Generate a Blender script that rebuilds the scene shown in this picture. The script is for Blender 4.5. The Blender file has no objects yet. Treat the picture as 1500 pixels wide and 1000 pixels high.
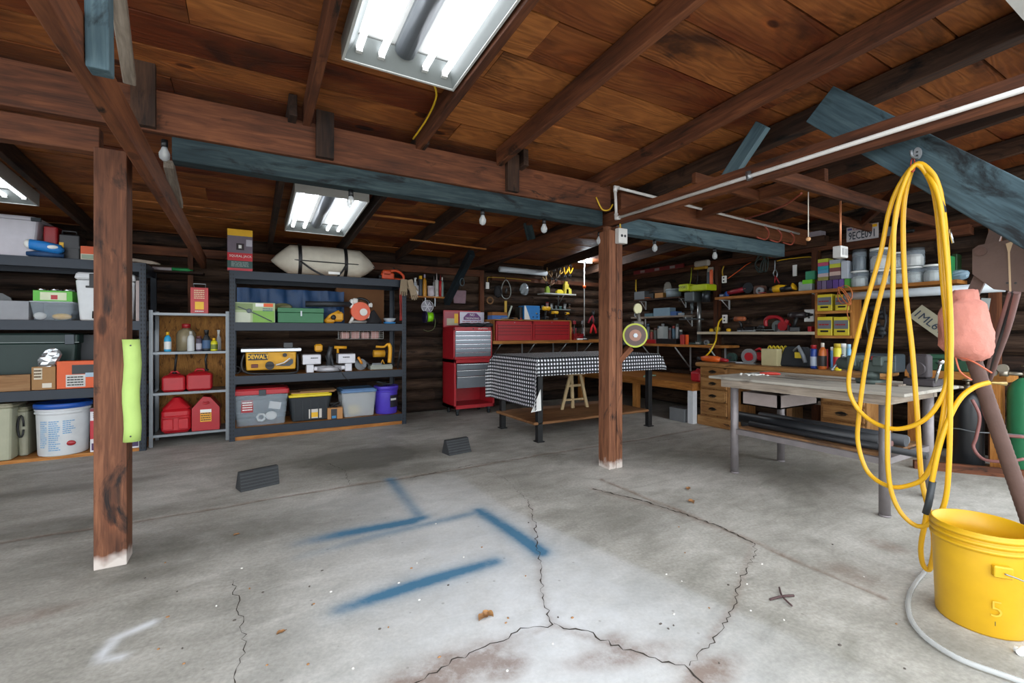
import bpy, bmesh, math, random
import numpy as np
from mathutils import Vector, Matrix, Euler
random.seed(7)
SC = bpy.context.scene
COL = SC.collection
# ---------------------------------------------------------------- camera, sky, exposure
CAMH, FPX, HY = 1.177, 667.0, 486.0
cam = bpy.data.objects.new('camera', bpy.data.cameras.new('camera'))
COL.objects.link(cam)
cam.data.sensor_width = 36.0
cam.data.lens = FPX / 1500 * 36
cam.data.shift_y = -(500 - HY) / 1500
cam.data.clip_start = 0.05
cam.location = (0, 0, CAMH)
cam.rotation_euler = (math.radians(90), 0, math.radians(-30))
SC.camera = cam
SC.view_settings.view_transform = 'Standard'
SC.view_settings.look = 'None'
SC.view_settings.gamma = 1
SC.view_settings.use_curve_mapping = False
SC.view_settings.exposure = 0.58
world = bpy.data.worlds.new('sky'); SC.world = world; world.use_nodes = True
wn = world.node_tree.nodes; wl = world.node_tree.links
bg = wn['Background']
bg.inputs['Color'].default_value = (0.90, 0.95, 1.0, 1)
bg.inputs['Strength'].default_value = 3.0

# pixel -> world on a real plane of the place
def ray(px, py):
    u = (px - 750) / FPX; v = (HY - py) / FPX
    return (.5 + .8660254 * u, .8660254 - .5 * u, v)
def onY(px, py, Y):
    d = ray(px, py); t = Y / d[1]; return Vector((d[0] * t, Y, CAMH + d[2] * t))
def onX(px, py, X):
    d = ray(px, py); t = X / d[0]; return Vector((X, d[1] * t, CAMH + d[2] * t))
def onZ(px, py, Z=0.0):
    d = ray(px, py); t = (Z - CAMH) / d[2]; return Vector((d[0] * t, d[1] * t, Z))

# ---------------------------------------------------------------- mesh builder
class MB:
    def __init__(s):
        s.v = []; s.f = []; s.m = []; s.sm = []; s.r = []
    def add(s, vs, fs, mi=0, smooth=False, T=None):
        b = len(s.v)
        if T is not None: vs = [T @ Vector(p) for p in vs]
        s.v.extend([tuple(p) for p in vs])
        r = random.random()
        for f in fs:
            s.f.append([b + i for i in f]); s.m.append(mi); s.sm.append(smooth); s.r.append(r)
        return s
    def box(s, x0, y0, z0, x1, y1, z1, mi=0, T=None, b=0.0):
        if b <= 0:
            vs = [(x0,y0,z0),(x1,y0,z0),(x1,y1,z0),(x0,y1,z0),(x0,y0,z1),(x1,y0,z1),(x1,y1,z1),(x0,y1,z1)]
            fs = [(0,3,2,1),(4,5,6,7),(0,1,5,4),(1,2,6,5),(2,3,7,6),(3,0,4,7)]
            return s.add(vs, fs, mi, False, T)
        return s.taper((x0+x1)/2, (y0+y1)/2, z0, z1, x1-x0, y1-y0, x1-x0, y1-y0, b, mi, T, eb=b)
    def cbox(s, c, d, mi=0, T=None, b=0.0):
        return s.box(c[0]-d[0]/2, c[1]-d[1]/2, c[2]-d[2]/2, c[0]+d[0]/2, c[1]+d[1]/2, c[2]+d[2]/2, mi, T, b)
    def taper(s, cx, cy, z0, z1, w0, d0, w1, d1, r=0.01, mi=0, T=None, eb=0.0, n=4, open_top=False):
        # rounded-corner box whose plan changes from (w0,d0) to (w1,d1)
        def ring(w, d, z, rr):
            out = []
            for qx, qy, a0 in ((1,1,0),(-1,1,90),(-1,-1,180),(1,-1,270)):
                for k in range(n):
                    a = math.radians(a0 + 90*k/(n-1))
                    out.append((cx+qx*(w/2-rr)+rr*math.cos(a), cy+qy*(d/2-rr)+rr*math.sin(a), z))
            return out
        e = min(eb, r*.99, (z1-z0)/2.01)
        if e > 0: rs = [ring(w0-2*e,d0-2*e,z0,max(r-e,1e-4)), ring(w0,d0,z0+e,r), ring(w1,d1,z1-e,r), ring(w1-2*e,d1-2*e,z1,max(r-e,1e-4))]
        else: rs = [ring(w0,d0,z0,r), ring(w1,d1,z1,r)]
        return s.rings(rs, mi, False, T, cap=(True, not open_top))
    def rings(s, rs, mi=0, smooth=True, T=None, cap=(True,True), closed=True):
        n = len(rs[0]); vs = [p for q in rs for p in q]; fs = []
        for i in range(len(rs)-1):
            for k in range(n if closed else n-1):
                a = i*n+k; b = i*n+(k+1)%n
                fs.append((a, b, b+n, a+n))
        b0 = len(s.v)
        s.add(vs, fs, mi, smooth, T)
        r = s.r[-1]
        if cap[0]: s.f.append([b0+i for i in reversed(range(n))]); s.m.append(mi); s.sm.append(False); s.r.append(r)
        if cap[1]: s.f.append([b0+(len(rs)-1)*n+i for i in range(n)]); s.m.append(mi); s.sm.append(False); s.r.append(r)
        return s
    def lathe(s, prof, c=(0,0,0), n=20, mi=0, T=None, cap=(True,True), smooth=True):
        rs = [[(c[0]+r*math.cos(2*math.pi*k/n), c[1]+r*math.sin(2*math.pi*k/n), c[2]+z) for k in range(n)] for r, z in prof]
        return s.rings(rs, mi, smooth, T, cap)
    def cyl(s, p0, p1, r0, r1=None, n=12, mi=0, T=None, smooth=True):
        r1 = r0 if r1 is None else r1
        return s.tube([p0, p1], [r0, r1], n, mi, T, smooth)
    def tube(s, pts, r, n=8, mi=0, T=None, smooth=True, closed=False):
        pts = [Vector(p) for p in pts]; m = len(pts)
        rr = r if isinstance(r, (list, tuple)) else [r]*m
        d0 = (pts[1]-pts[0]).normalized()
        up = Vector((0,0,1)) if abs(d0.z) < .9 else Vector((1,0,0))
        a = d0.cross(up).normalized(); rs = []
        for i, p in enumerate(pts):
            if closed: d = (pts[(i+1)%m]-pts[i-1]).normalized()
            else: d = (pts[min(i+1,m-1)]-pts[max(i-1,0)]).normalized()
            a = (a - d*a.dot(d)); a = a.normalized() if a.length > 1e-6 else d.orthogonal().normalized()
            b = d.cross(a)
            rs.append([p + (a*math.cos(2*math.pi*k/n) + b*math.sin(2*math.pi*k/n))*rr[i] for k in range(n)])
        if closed: rs.append(rs[0]); return s.rings(rs, mi, smooth, T, (False,False))
        return s.rings(rs, mi, smooth, T)
    def ball(s, c, r, mi=0, T=None, n=14, m=8):
        if not isinstance(r, (tuple, list)): r = (r, r, r)
        rs = []
        for i in range(m+1):
            a = math.pi*(i/m)*.998+.003 - math.pi/2
            rs.append([(c[0]+r[0]*math.cos(a)*math.cos(2*math.pi*k/n), c[1]+r[1]*math.cos(a)*math.sin(2*math.pi*k/n), c[2]+r[2]*math.sin(a)) for k in range(n)])
        return s.rings(rs, mi, True, T)
    def prism(s, poly, t0, t1, plane='xz', mi=0, T=None, smooth=False):
        # poly in the named plane extruded along the remaining axis
        def P(a, b, t):
            return (a, t, b) if plane == 'xz' else ((t, a, b) if plane == 'yz' else (a, b, t))
        n = len(poly)
        ar = sum(poly[i][0]*poly[(i+1)%n][1]-poly[(i+1)%n][0]*poly[i][1] for i in range(n))
        flip = (ar > 0) != (plane == 'xz')
        vs = [P(a,b,t0) for a,b in poly] + [P(a,b,t1) for a,b in poly]
        fs = []
        for i in range(n):
            j = (i+1)%n; q = (i, j, n+j, n+i)
            fs.append(q if flip else q[::-1])
        c0 = list(range(n)); c1 = [n+i for i in range(n)]
        if flip: fs += [c0[::-1], c1]
        else: fs += [c0, c1[::-1]]
        return s.add(vs, fs, mi, smooth, T)
    def mesh(s, name):
        me = bpy.data.meshes.new(name)
        me.from_pydata(s.v, [], s.f)
        me.polygons.foreach_set('material_index', s.m)
        me.polygons.foreach_set('use_smooth', s.sm)
        at = me.attributes.new('rnd', 'FLOAT', 'FACE'); at.data.foreach_set('value', s.r)
        me.update(); return me

def obj(name, mb, mats, parent=None, bevel=0.0, loc=None, rot=None, seg=2):
    me = mb.mesh(name)
    for m in (mats if isinstance(mats, (list, tuple)) else [mats]): me.materials.append(m)
    o = bpy.data.objects.new(name, me); COL.objects.link(o)
    if parent is not None: o.parent = parent
    if loc is not None: o.location = loc
    if rot is not None: o.rotation_euler = rot
    if bevel > 0:
        b = o.modifiers.new('bevel', 'BEVEL'); b.width = bevel; b.segments = seg; b.limit_method = 'ANGLE'; b.angle_limit = math.radians(40)
        b.harden_normals = False
    return o
def tag(o, label, cat, group=None):
    o['label'] = label; o['category'] = cat
    if group: o['group'] = group
    return o
def thing(name, label, cat, loc=(0,0,0), rotz=0.0, group=None):
    o = bpy.data.objects.new(name, None); COL.objects.link(o)
    o.empty_display_size = .05
    o.location = loc; o.rotation_euler = (0, 0, rotz)
    return tag(o, label, cat, group)
def one(name, mb, mats, label, cat, loc=(0,0,0), rotz=0.0, group=None, bevel=0.0, rot=None):
    o = obj(name, mb, mats, None, bevel, loc, rot if rot is not None else (0,0,rotz))
    return tag(o, label, cat, group)
def struct(name, mb, mats, parent=None, bevel=0.0):
    o = obj(name, mb, mats, parent, bevel)
    if parent is None: o['kind'] = 'structure'
    return o
def dup(root, loc, rotz=None, label=None, group=None):
    r = root.copy(); COL.objects.link(r); r.location = loc
    if rotz is not None: r.rotation_euler = (0, 0, rotz)
    if label: r['label'] = label
    if group: r['group'] = group
    for ch in list(root.children):
        c = ch.copy(); COL.objects.link(c); c.parent = r
        for g in ch.children:
            d = g.copy(); COL.objects.link(d); d.parent = c
    return r
BP = {}
def text(body, parent, mat, size, loc, rot=(math.pi/2,0,0), sx=1.0, align='CENTER', name='lettering', bold=0.0, shear=0.0):
    cu = bpy.data.curves.new('lettering', 'FONT'); cu.body = body; cu.size = size; cu.extrude = 0.0006
    cu.align_x = align; cu.align_y = 'CENTER'; cu.offset = bold; cu.shear = shear; cu.resolution_u = 2
    t = bpy.data.objects.new('tmp', cu); COL.objects.link(t)
    me = bpy.data.meshes.new_from_object(t)
    bpy.data.objects.remove(t); bpy.data.curves.remove(cu)
    me.materials.clear(); me.materials.append(mat)
    o = bpy.data.objects.new(name, me); COL.objects.link(o)
    o.location = loc; o.rotation_euler = rot; o.scale = (sx, 1, 1); o.parent = parent
    return o
def spline(pts, n=6):
    pts = [Vector(p) for p in pts]; out = []
    for i in range(len(pts)-1):
        p0 = pts[max(i-1,0)]; p1 = pts[i]; p2 = pts[i+1]; p3 = pts[min(i+2,len(pts)-1)]
        for k in range(n):
            t = k/n
            out.append(.5*((2*p1)+(p2-p0)*t+(2*p0-5*p1+4*p2-p3)*t*t+(3*p1-p0-3*p2+p3)*t**3))
    out.append(pts[-1]); return out

# ---------------------------------------------------------------- materials
def srgb(h):
    if isinstance(h, str):
        h = h.lstrip('#'); c = [int(h[i:i+2], 16)/255 for i in (0,2,4)]
    else: c = list(h)
    return tuple((x/12.92 if x <= .04045 else ((x+.055)/1.055)**2.4) for x in c) + (1,)
_MC = {}
def newmat(name):
    m = bpy.data.materials.new(name); m.use_nodes = True
    nt = m.node_tree; b = nt.nodes['Principled BSDF']
    return m, nt, nt.nodes, nt.links, b
def mat(col, rough=.5, metal=0.0, var=.12, scale=14.0, bump=0.0, trans=0.0, alpha=1.0, spec=.5, name=None):
    key = (col, rough, metal, var, scale, bump, trans, alpha, spec)
    if key in _MC: return _MC[key]
    m, nt, N, L, b = newmat(name or 'paint')
    c = srgb(col)
    tc = N.new('ShaderNodeTexCoord'); no = N.new('ShaderNodeTexNoise'); no.inputs['Scale'].default_value = scale; no.inputs['Detail'].default_value = 4
    L.new(tc.outputs['Object'], no.inputs['Vector'])
    mx = N.new('ShaderNodeMix'); mx.data_type = 'RGBA'
    mx.inputs['A'].default_value = tuple(x*(1-var) for x in c[:3]) + (1,)
    mx.inputs['B'].default_value = tuple(min(1, x*(1+var)+var*.01) for x in c[:3]) + (1,)
    L.new(no.outputs['Fac'], mx.inputs['Factor']); L.new(mx.outputs['Result'], b.inputs['Base Color'])
    b.inputs['Roughness'].default_value = rough; b.inputs['Metallic'].default_value = metal
    b.inputs['Specular IOR Level'].default_value = spec
    if trans: b.inputs['Transmission Weight'].default_value = trans; b.inputs['IOR'].default_value = 1.3
    if alpha < 1: b.inputs['Alpha'].default_value = alpha
    if bump:
        bp = N.new('ShaderNodeBump'); bp.inputs['Strength'].default_value = bump; bp.inputs['Distance'].default_value = .004
        n2 = N.new('ShaderNodeTexNoise'); n2.inputs['Scale'].default_value = scale*6; n2.inputs['Detail'].default_value = 5
        L.new(tc.outputs['Object'], n2.inputs['Vector']); L.new(n2.outputs['Fac'], bp.inputs['Height']); L.new(bp.outputs['Normal'], b.inputs['Normal'])
    _MC[key] = m; return m
def glow(col, s, name='lamp_glow'):
    m, nt, N, L, b = newmat(name)
    b.inputs['Base Color'].default_value = (.9,.9,.9,1)
    b.inputs['Emission Color'].default_value = srgb(col); b.inputs['Emission Strength'].default_value = s
    return m
def wood(dark, mid, light, axis='x', scale=1.0, knots=.5, rough=.75, stain=0.0, stain_col='#15110e', name='wood', bump=.35, spec=.3, blotch=1.0):
    key = ('w', dark, mid, light, axis, scale, knots, rough, stain, stain_col, blotch)
    if key in _MC: return _MC[key]
    m, nt, N, L, b = newmat(name)
    tc = N.new('ShaderNodeTexCoord'); at = N.new('ShaderNodeAttribute'); at.attribute_name = 'rnd'; oi = N.new('ShaderNodeObjectInfo')
    ad = N.new('ShaderNodeMath'); ad.operation = 'MULTIPLY_ADD'; ad.inputs[1].default_value = 1.0
    L.new(at.outputs['Fac'], ad.inputs[0]); L.new(oi.outputs['Random'], ad.inputs[2])
    ml = N.new('ShaderNodeMath'); ml.operation = 'MULTIPLY'; ml.inputs[1].default_value = 31.7; L.new(ad.outputs[0], ml.inputs[0])
    va = N.new('ShaderNodeVectorMath'); va.operation = 'ADD'; L.new(tc.outputs['Object'], va.inputs[0]); L.new(ml.outputs[0], va.inputs[1])
    def mp(along, across):
        q = N.new('ShaderNodeMapping')
        s = [across*scale]*3; s['xyz'.index(axis)] = along*scale
        q.inputs['Scale'].default_value = s; L.new(va.outputs[0], q.inputs['Vector']); return q
    def noise(mpn, sc, det=5, dist=0.0, ro=.55):
        n = N.new('ShaderNodeTexNoise'); n.inputs['Scale'].default_value = sc; n.inputs['Detail'].default_value = det
        n.inputs['Distortion'].default_value = dist; n.inputs['Roughness'].default_value = ro
        L.new(mpn.outputs[0], n.inputs['Vector']); return n
    g1 = noise(mp(1.2, 14), 2.2, 6, .8, .6)       # grain
    g2 = noise(mp(3, 60), 2.0, 3)                  # fine fibres
    bl = noise(mp(.9, 3.0), 1.4, 4, .6)          # blotches
    vo = N.new('ShaderNodeTexVoronoi'); vo.inputs['Scale'].default_value = 1.0; L.new(mp(1.6, 4.2).outputs[0], vo.inputs['Vector'])
    rp = N.new('ShaderNodeValToRGB'); e = rp.color_ramp.elements
    e[0].position = .30; e[0].color = srgb(dark); e[1].position = .72; e[1].color = srgb(light)
    k = rp.color_ramp.elements.new(.5); k.color = srgb(mid)
    c1 = N.new('ShaderNodeMath'); c1.operation = 'MULTIPLY_ADD'; c1.inputs[1].default_value = .55; c1.inputs[2].default_value = 0
    L.new(g1.outputs['Fac'], c1.inputs[0])
    c2 = N.new('ShaderNodeMath'); c2.operation = 'MULTIPLY_ADD'; c2.inputs[1].default_value = .18; L.new(g2.outputs['Fac'], c2.inputs[0]); L.new(c1.outputs[0], c2.inputs[2])
    c3 = N.new('ShaderNodeMath'); c3.operation = 'MULTIPLY_ADD'; c3.inputs[1].default_value = .42*blotch; L.new(bl.outputs['Fac'], c3.inputs[0]); L.new(c2.outputs[0], c3.inputs[2])
    c4 = N.new('ShaderNodeMath'); c4.operation = 'MULTIPLY_ADD'; c4.inputs[1].default_value = .16
    fr = N.new('ShaderNodeMath'); fr.operation = 'FRACT'; L.new(ml.outputs[0], fr.inputs[0]); L.new(fr.outputs[0], c4.inputs[0]); L.new(c3.outputs[0], c4.inputs[2])
    c5 = N.new('ShaderNodeMath'); c5.operation = 'SUBTRACT'; c5.inputs[1].default_value = .15 - .21*(1-blotch); L.new(c4.outputs[0], c5.inputs[0])
    L.new(c5.outputs[0], rp.inputs['Fac'])
    col = rp.outputs['Color']
    # knots: dark spots with a lighter ring
    kr = N.new('ShaderNodeValToRGB'); ke = kr.color_ramp.elements
    ke[0].position = 0.0; ke[0].color = (.12,.10,.09,1); ke[1].position = .16; ke[1].color = (1,1,1,1)
    q = ke.new(.07); q.color = (.35,.28,.22,1); q = ke.new(.10); q.color = (1.3,1.2,1.1,1)
    L.new(vo.outputs['Distance'], kr.inputs['Fac'])
    mk = N.new('ShaderNodeMix'); mk.data_type = 'RGBA'; mk.blend_type = 'MULTIPLY'; mk.inputs['Factor'].default_value = knots
    L.new(col, mk.inputs['A']); L.new(kr.outputs['Color'], mk.inputs['B']); col = mk.outputs['Result']
    if stain > 0:
        sn = noise(mp(1.1, 2.6), 2.1, 6, 1.0, .65)
        sr = N.new('ShaderNodeMapRange'); sr.inputs['From Min'].default_value = .62 - stain*.25; sr.inputs['From Max'].default_value = .70 - stain*.12
        L.new(sn.outputs['Fac'], sr.inputs['Value'])
        ms = N.new('ShaderNodeMix'); ms.data_type = 'RGBA'; ms.inputs['B'].default_value = srgb(stain_col)
        L.new(sr.outputs[0], ms.inputs['Factor']); L.new(col, ms.inputs['A']); col = ms.outputs['Result']
    L.new(col, b.inputs['Base Color'])
    b.inputs['Roughness'].default_value = rough; b.inputs['Specular IOR Level'].default_value = spec
    bp = N.new('ShaderNodeBump'); bp.inputs['Strength'].default_value = bump; bp.inputs['Distance'].default_value = .004
    L.new(c2.outputs[0], bp.inputs['Height']); L.new(bp.outputs['Normal'], b.inputs['Normal'])
    _MC[key] = m; return m

def W_ceil():
    m, nt, N, L, b = newmat('ceiling_boards')
    tc = N.new('ShaderNodeTexCoord'); at = N.new('ShaderNodeAttribute'); at.attribute_name = 'rnd'
    def M(op, a, bb=0.0, c=0.0, cl=False):
        n = N.new('ShaderNodeMath'); n.operation = op; n.use_clamp = cl
        for k, x in enumerate((a, bb, c)):
            if isinstance(x, (int, float)): n.inputs[k].default_value = x
            else: L.new(x, n.inputs[k])
        return n.outputs[0]
    def C(f, a, bb, bt='MIX'):
        n = N.new('ShaderNodeMix'); n.data_type = 'RGBA'; n.blend_type = bt
        for k, x in (('Factor', f), ('A', a), ('B', bb)):
            if isinstance(x, (int, float, tuple)): n.inputs[k].default_value = x
            else: L.new(x, n.inputs[k])
        return n.outputs['Result']
    off = M('MULTIPLY', at.outputs['Fac'], 53.0)
    va = N.new('ShaderNodeVectorMath'); va.operation = 'ADD'; L.new(tc.outputs['Object'], va.inputs[0]); L.new(off, va.inputs[1])
    def mp(sx, sy):
        q = N.new('ShaderNodeMapping'); q.inputs['Scale'].default_value = (sx, sy, sy); L.new(va.outputs[0], q.inputs['Vector']); return q.outputs[0]
    def no(v, sc, d=4, ds=0.0, ro=.55):
        n = N.new('ShaderNodeTexNoise'); n.inputs['Scale'].default_value = sc; n.inputs['Detail'].default_value = d; n.inputs['Distortion'].default_value = ds; n.inputs['Roughness'].default_value = ro
        L.new(v, n.inputs['Vector']); return n.outputs['Fac']
    # cathedral grain: contour lines of a stretched smooth noise
    g = no(mp(.55, 3.2), 1.6, 2, .3); rings = M('SINE', M('MULTIPLY', g, 95.0)); rings = M('MULTIPLY_ADD', rings, .5, .5)
    fib = no(mp(2.5, 70), 1.5, 3); blt = no(mp(.8, 1.8), 1.6, 5, .5, .6); r01 = M('FRACT', M('MULTIPLY', at.outputs['Fac'], 7.31))
    tone = M('ADD', M('MULTIPLY', M('SUBTRACT', blt, .5), 2.2), r01, 0, True)
    col = C(tone, srgb('#632a10'), srgb('#ab6a35'))
    col = C(M('MULTIPLY', rings, .34), col, srgb('#4a2611'))
    col = C(M('MULTIPLY', M('SUBTRACT', fib, .35), .7, 0, True), col, srgb('#3b1e0e'))
    dk = N.new('ShaderNodeMapRange'); dk.inputs['From Min'].default_value = .52; dk.inputs['From Max'].default_value = .70; dk.inputs['To Max'].default_value = .82
    L.new(no(mp(1.0, 2.4), 1.5, 6, .8, .65), dk.inputs['Value']); col = C(dk.outputs[0], col, srgb('#1f0e07'))
    vo = N.new('ShaderNodeTexVoronoi'); vo.inputs['Scale'].default_value = 1.0; L.new(mp(1.5, 3.4), vo.inputs['Vector'])
    kr = N.new('ShaderNodeValToRGB'); e = kr.color_ramp.elements; e[0].position = 0; e[0].color = (.10,.07,.05,1); e[1].position = .17; e[1].color = (1,1,1,1)
    q = e.new(.085); q.color = (.28,.2,.15,1); q = e.new(.105); q.color = (1.35,1.25,1.1,1); L.new(vo.outputs['Distance'], kr.inputs['Fac'])
    col = C(.9, col, kr.outputs['Color'], 'MULTIPLY')
    L.new(col, b.inputs['Base Color']); b.inputs['Roughness'].default_value = .6; b.inputs['Specular IOR Level'].default_value = .3
    bp = N.new('ShaderNodeBump'); bp.inputs['Strength'].default_value = .3; bp.inputs['Distance'].default_value = .004; L.new(M('ADD', rings, fib), bp.inputs['Height']); L.new(bp.outputs['Normal'], b.inputs['Normal'])
    return m
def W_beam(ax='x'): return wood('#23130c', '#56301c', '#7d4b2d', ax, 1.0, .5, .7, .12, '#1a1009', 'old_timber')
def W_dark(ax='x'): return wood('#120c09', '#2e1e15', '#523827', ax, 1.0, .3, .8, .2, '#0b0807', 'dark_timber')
def W_log(ax='x'): return wood('#110c09', '#33241b', '#5e4a3a', ax, 1.0, .3, .85, .3, '#0d0a08', 'log_wall')
def W_blue(ax='x'): return wood('#10181a', '#243236', '#404f4f', ax, 1.0, .2, .8, .22, '#15191c', 'blue_painted_timber')
def W_slate(ax='x'): return wood('#26343a', '#42565e', '#5f7378', ax, 1.0, .2, .8, .2, '#1b1f22', 'slate_blue_timber')
def W_grey(ax='x'): return wood('#5a5148', '#8d8174', '#b8ab9c', ax, 1.3, .3, .85, 0, '#333333', 'weathered_wood')
def W_orange(ax='x'): return wood('#6f431c', '#a46a30', '#c48d4d', ax, 1.6, .3, .6, 0, '#333333', 'pine_shelf')
def W_ply(ax='x'): return wood('#5c3f28', '#8d6845', '#a98560', ax, .8, .2, .7, .15, '#5b4534', 'plywood')
def W_desk(ax='x'): return wood('#59381d', '#8c6238', '#ac8250', ax, 1.6, .3, .5, .1, '#3d2716', 'desk_wood')
BLACK = mat('#131416', .45); RED = mat('#9c1b22', .35, var=.18); DRED = mat('#64131a', .4); WHITE = mat('#e4e4e0', .5)
STEEL = mat('#8e9396', .35, .8); DSTEEL = mat('#3d4246', .4, .7); YEL = mat('#e8b41b', .45); ORG = mat('#dd5a1e', .45)
RACK = mat('#1c2530', .45, .2, .15); GREY = mat('#7d8083', .5); DGREY = mat('#34373a', .6); BLUE = mat('#2766b5', .45)
GRN = mat('#3f9a48', .5); DGRN = mat('#1f3d33', .5); PURP = mat('#4a3aa8', .4); CARD = mat('#a17a50', .85, scale=30); CHROME = mat('#c9ccce', .18, 1.0)
CREAM = mat('#d9cfae', .6); LIME = mat('#a6dd3a', .5); PINK = mat('#d98f84', .9, bump=.5); RUST = mat('#5d4740', .8, .2, .25, bump=.3)
CLEAR = mat('#b9c7d2', .12, 0, .03, alpha=.34); CLEARB = mat('#d8dde0', .2, 0, .03, alpha=.45); GLASS = mat('#cfd8da', .05, 0, .02, alpha=.25)
# ---------------------------------------------------------------- the setting
YB, XR = 6.45, 6.05                       # back wall, right wall
def zb(Y): return 2.42 - .072*(Y - 2.95)   # underside of the rafters
# floor: a fine grid with stains, sprayed paint and a painted pool of daylight stored per vertex, grooves at the slab joints, cracks
def build_floor():
    xs = np.concatenate([np.linspace(-9, -2.6, 12)[:-1], np.arange(-2.6, 6.1, .02), np.linspace(6.1, 10, 8)])
    ys = np.concatenate([np.linspace(-8, .2, 16)[:-1], np.arange(.2, 6.5, .02), [6.6, 7.0]])
    X, Y = np.meshgrid(xs, ys); nx, ny = len(xs), len(ys)
    def seg(poly, w0, w1=None, taper=True):
        out = np.zeros_like(X)
        for (a, wa), (b_, wb_) in zip(poly[:-1], poly[1:]):
            ax, ay = onZ(*a)[:2]; bx, by = onZ(*b_)[:2]
            dx, dy = bx-ax, by-ay; t = np.clip(((X-ax)*dx+(Y-ay)*dy)/(dx*dx+dy*dy), 0, 1)
            d = np.hypot(X-ax-t*dx, Y-ay-t*dy); I = wa+(wb_-wa)*t
            out = np.maximum(out, I*np.exp(-(d/w0)**2))
        return out
    blue = seg([((440,795),.2),((500,782),.8),((600,764),.95),((618,758),.7)], .055)
    blue = np.maximum(blue, seg([((618,760),.55),((600,738),.4),((572,702),.6)], .045))
    blue = np.maximum(blue, seg([((440,815),.1),((560,782),.4),((700,750),.5)], .045))
    blue = np.maximum(blue, seg([((702,748),.75),((745,775),.85),((792,808),.95)], .056))
    blue = np.maximum(blue, seg([((500,892),.5),((560,872),.9),((635,848),1.0),((725,822),.7)], .050))
    blue = np.maximum(blue, .35*seg([((500,892),.5),((635,848),1.0),((725,822),.7)], .085))
    blue = np.maximum(blue, .35*seg([((702,748),.75),((792,808),.95)], .085))
    blue = np.maximum(blue, .3*seg([((440,795),.2),((600,764),.95),((618,758),.7)], .085))
    white = seg([((168,935),.8),((222,912),.9)], .022)
    white = np.maximum(white, seg([((150,958),.9),((166,940),.8)], .022))
    white = np.maximum(white, seg([((148,966),.7),((178,962),.8)], .02))
    side = 1/(1+np.exp((X-(1.49+.27*np.clip((2.7-Y)/1.4, 0, 2.0)))/.012))  # right edge of the painted bright floor, where the beam's shade begins
    white = np.maximum(white, .62*side*seg([((600,720),.5),((700,790),.8),((800,930),1.0)], .75)*(Y < 3.7)/(1+np.exp((Y-3.5)/.06)))  # brighter daylit floor put in as pale colour, besides the white strokes
    def blob(px, py, rx, ry, rot=0):
        c = onZ(px, py); ca, sa = math.cos(rot), math.sin(rot)
        u = ((X-c.x)*ca+(Y-c.y)*sa)/rx; v = (-(X-c.x)*sa+(Y-c.y)*ca)/ry
        return np.exp(-(u*u+v*v)**1.6)
    dark = np.maximum(1.15*blob(535,670,.60,.42), .5*blob(590,690,.4,.3))
    dark = np.maximum(dark, .55*blob(300,790,.75,.3)); dark = np.maximum(dark, .6*blob(90,770,.6,.2)); dark = np.maximum(dark, .5*blob(230,835,.2,.1))
    dark = np.maximum(dark, .5*blob(60,720,.9,.12)); dark = np.maximum(dark, .35*blob(430,775,.5,.2)); dark = np.maximum(dark, .55*blob(830,600,1.2,.5))
    dark = np.maximum(dark, .4*blob(1190,690,.6,.35)); dark = np.maximum(dark, .3*blob(940,760,.5,.25)); dark = np.maximum(dark, .35*blob(1380,940,.15,.2))
    brown = np.maximum(blob(650,985,.30,.10), .9*blob(740,975,.1,.07)); brown = np.maximum(brown, .8*blob(910,960,.22,.06,-.3)); brown = np.maximum(brown, blob(1040,985,.14,.06))
    brown = np.maximum(brown, .8*blob(900,940,.07,.05)); brown = np.maximum(brown, .5*seg([((866,715),.8),((1000,752),1),((1105,795),1)], .035))
    brown = np.maximum(brown, .55*seg([((775,735),.5),((797,885),.7),((810,915),1),((905,947),1),((1000,975),1)], .022)); brown = np.maximum(brown, .5*seg([((810,915),1),((720,945),1),((600,1004),1)], .02)); brown = np.maximum(brown, .45*seg([((1103,795),.6),((1073,890),1),((1010,975),1)], .018))
    brown = np.maximum(brown, .6*blob(1300,800,.07,.1)); brown = np.maximum(brown, .5*blob(1245,840,.1,.12)); brown = np.maximum(brown, .5*blob(30,905,.2,.06))
    rng = np.random.default_rng(3)
    Z = np.zeros_like(X)
    wob = .012*np.sin(X*3.1)+.006*np.sin(X*11)
    Z -= .006*np.exp(-((Y-3.63-wob)/.012)**2)*(X > -2.5)
    wy = .012*np.sin(Y*4.3)+.006*np.sin(Y*13)
    m2 = (Y > .9)*(Y < 2.8)
    Z -= .006*np.exp(-((X-2.45-wy)/.014)**2)*m2
    jd = np.maximum(np.exp(-((Y-3.63-wob)/.016)**2)*(X > -2.5), np.exp(-((X-2.45-wy)/.018)**2)*m2)
    co = np.empty((nx*ny, 3), np.float32); co[:,0] = X.ravel(); co[:,1] = Y.ravel(); co[:,2] = Z.ravel()
    i = np.arange(nx*ny).reshape(ny, nx)
    q = np.stack([i[:-1,:-1], i[:-1,1:], i[1:,1:], i[1:,:-1]], -1).reshape(-1, 4)
    # cracks: thin ragged dark ribbons let into the slab
    rv = []; rf = []; rnd = random.Random(4)
    def crack(pts, w, amp=.012):
        P = [onZ(*p) for p in pts]; fine = []
        for a, b_ in zip(P[:-1], P[1:]):
            n = max(2, int((b_-a).length/.022)); dn = Vector((-(b_-a).y, (b_-a).x, 0)).normalized()
            for k in range(n): fine.append(a.lerp(b_, k/n) + dn*rnd.uniform(-amp, amp))
        fine.append(P[-1]); b0 = len(rv)
        for k, p in enumerate(fine):
            d = (fine[min(k+1,len(fine)-1)]-fine[max(k-1,0)]).normalized(); nrm = Vector((-d.y, d.x, 0)); ww = w*rnd.uniform(.15, 1.2)
            rv.append(p+nrm*ww+Vector((0,0,.0012))); rv.append(p-nrm*ww+Vector((0,0,.0012)))
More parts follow.
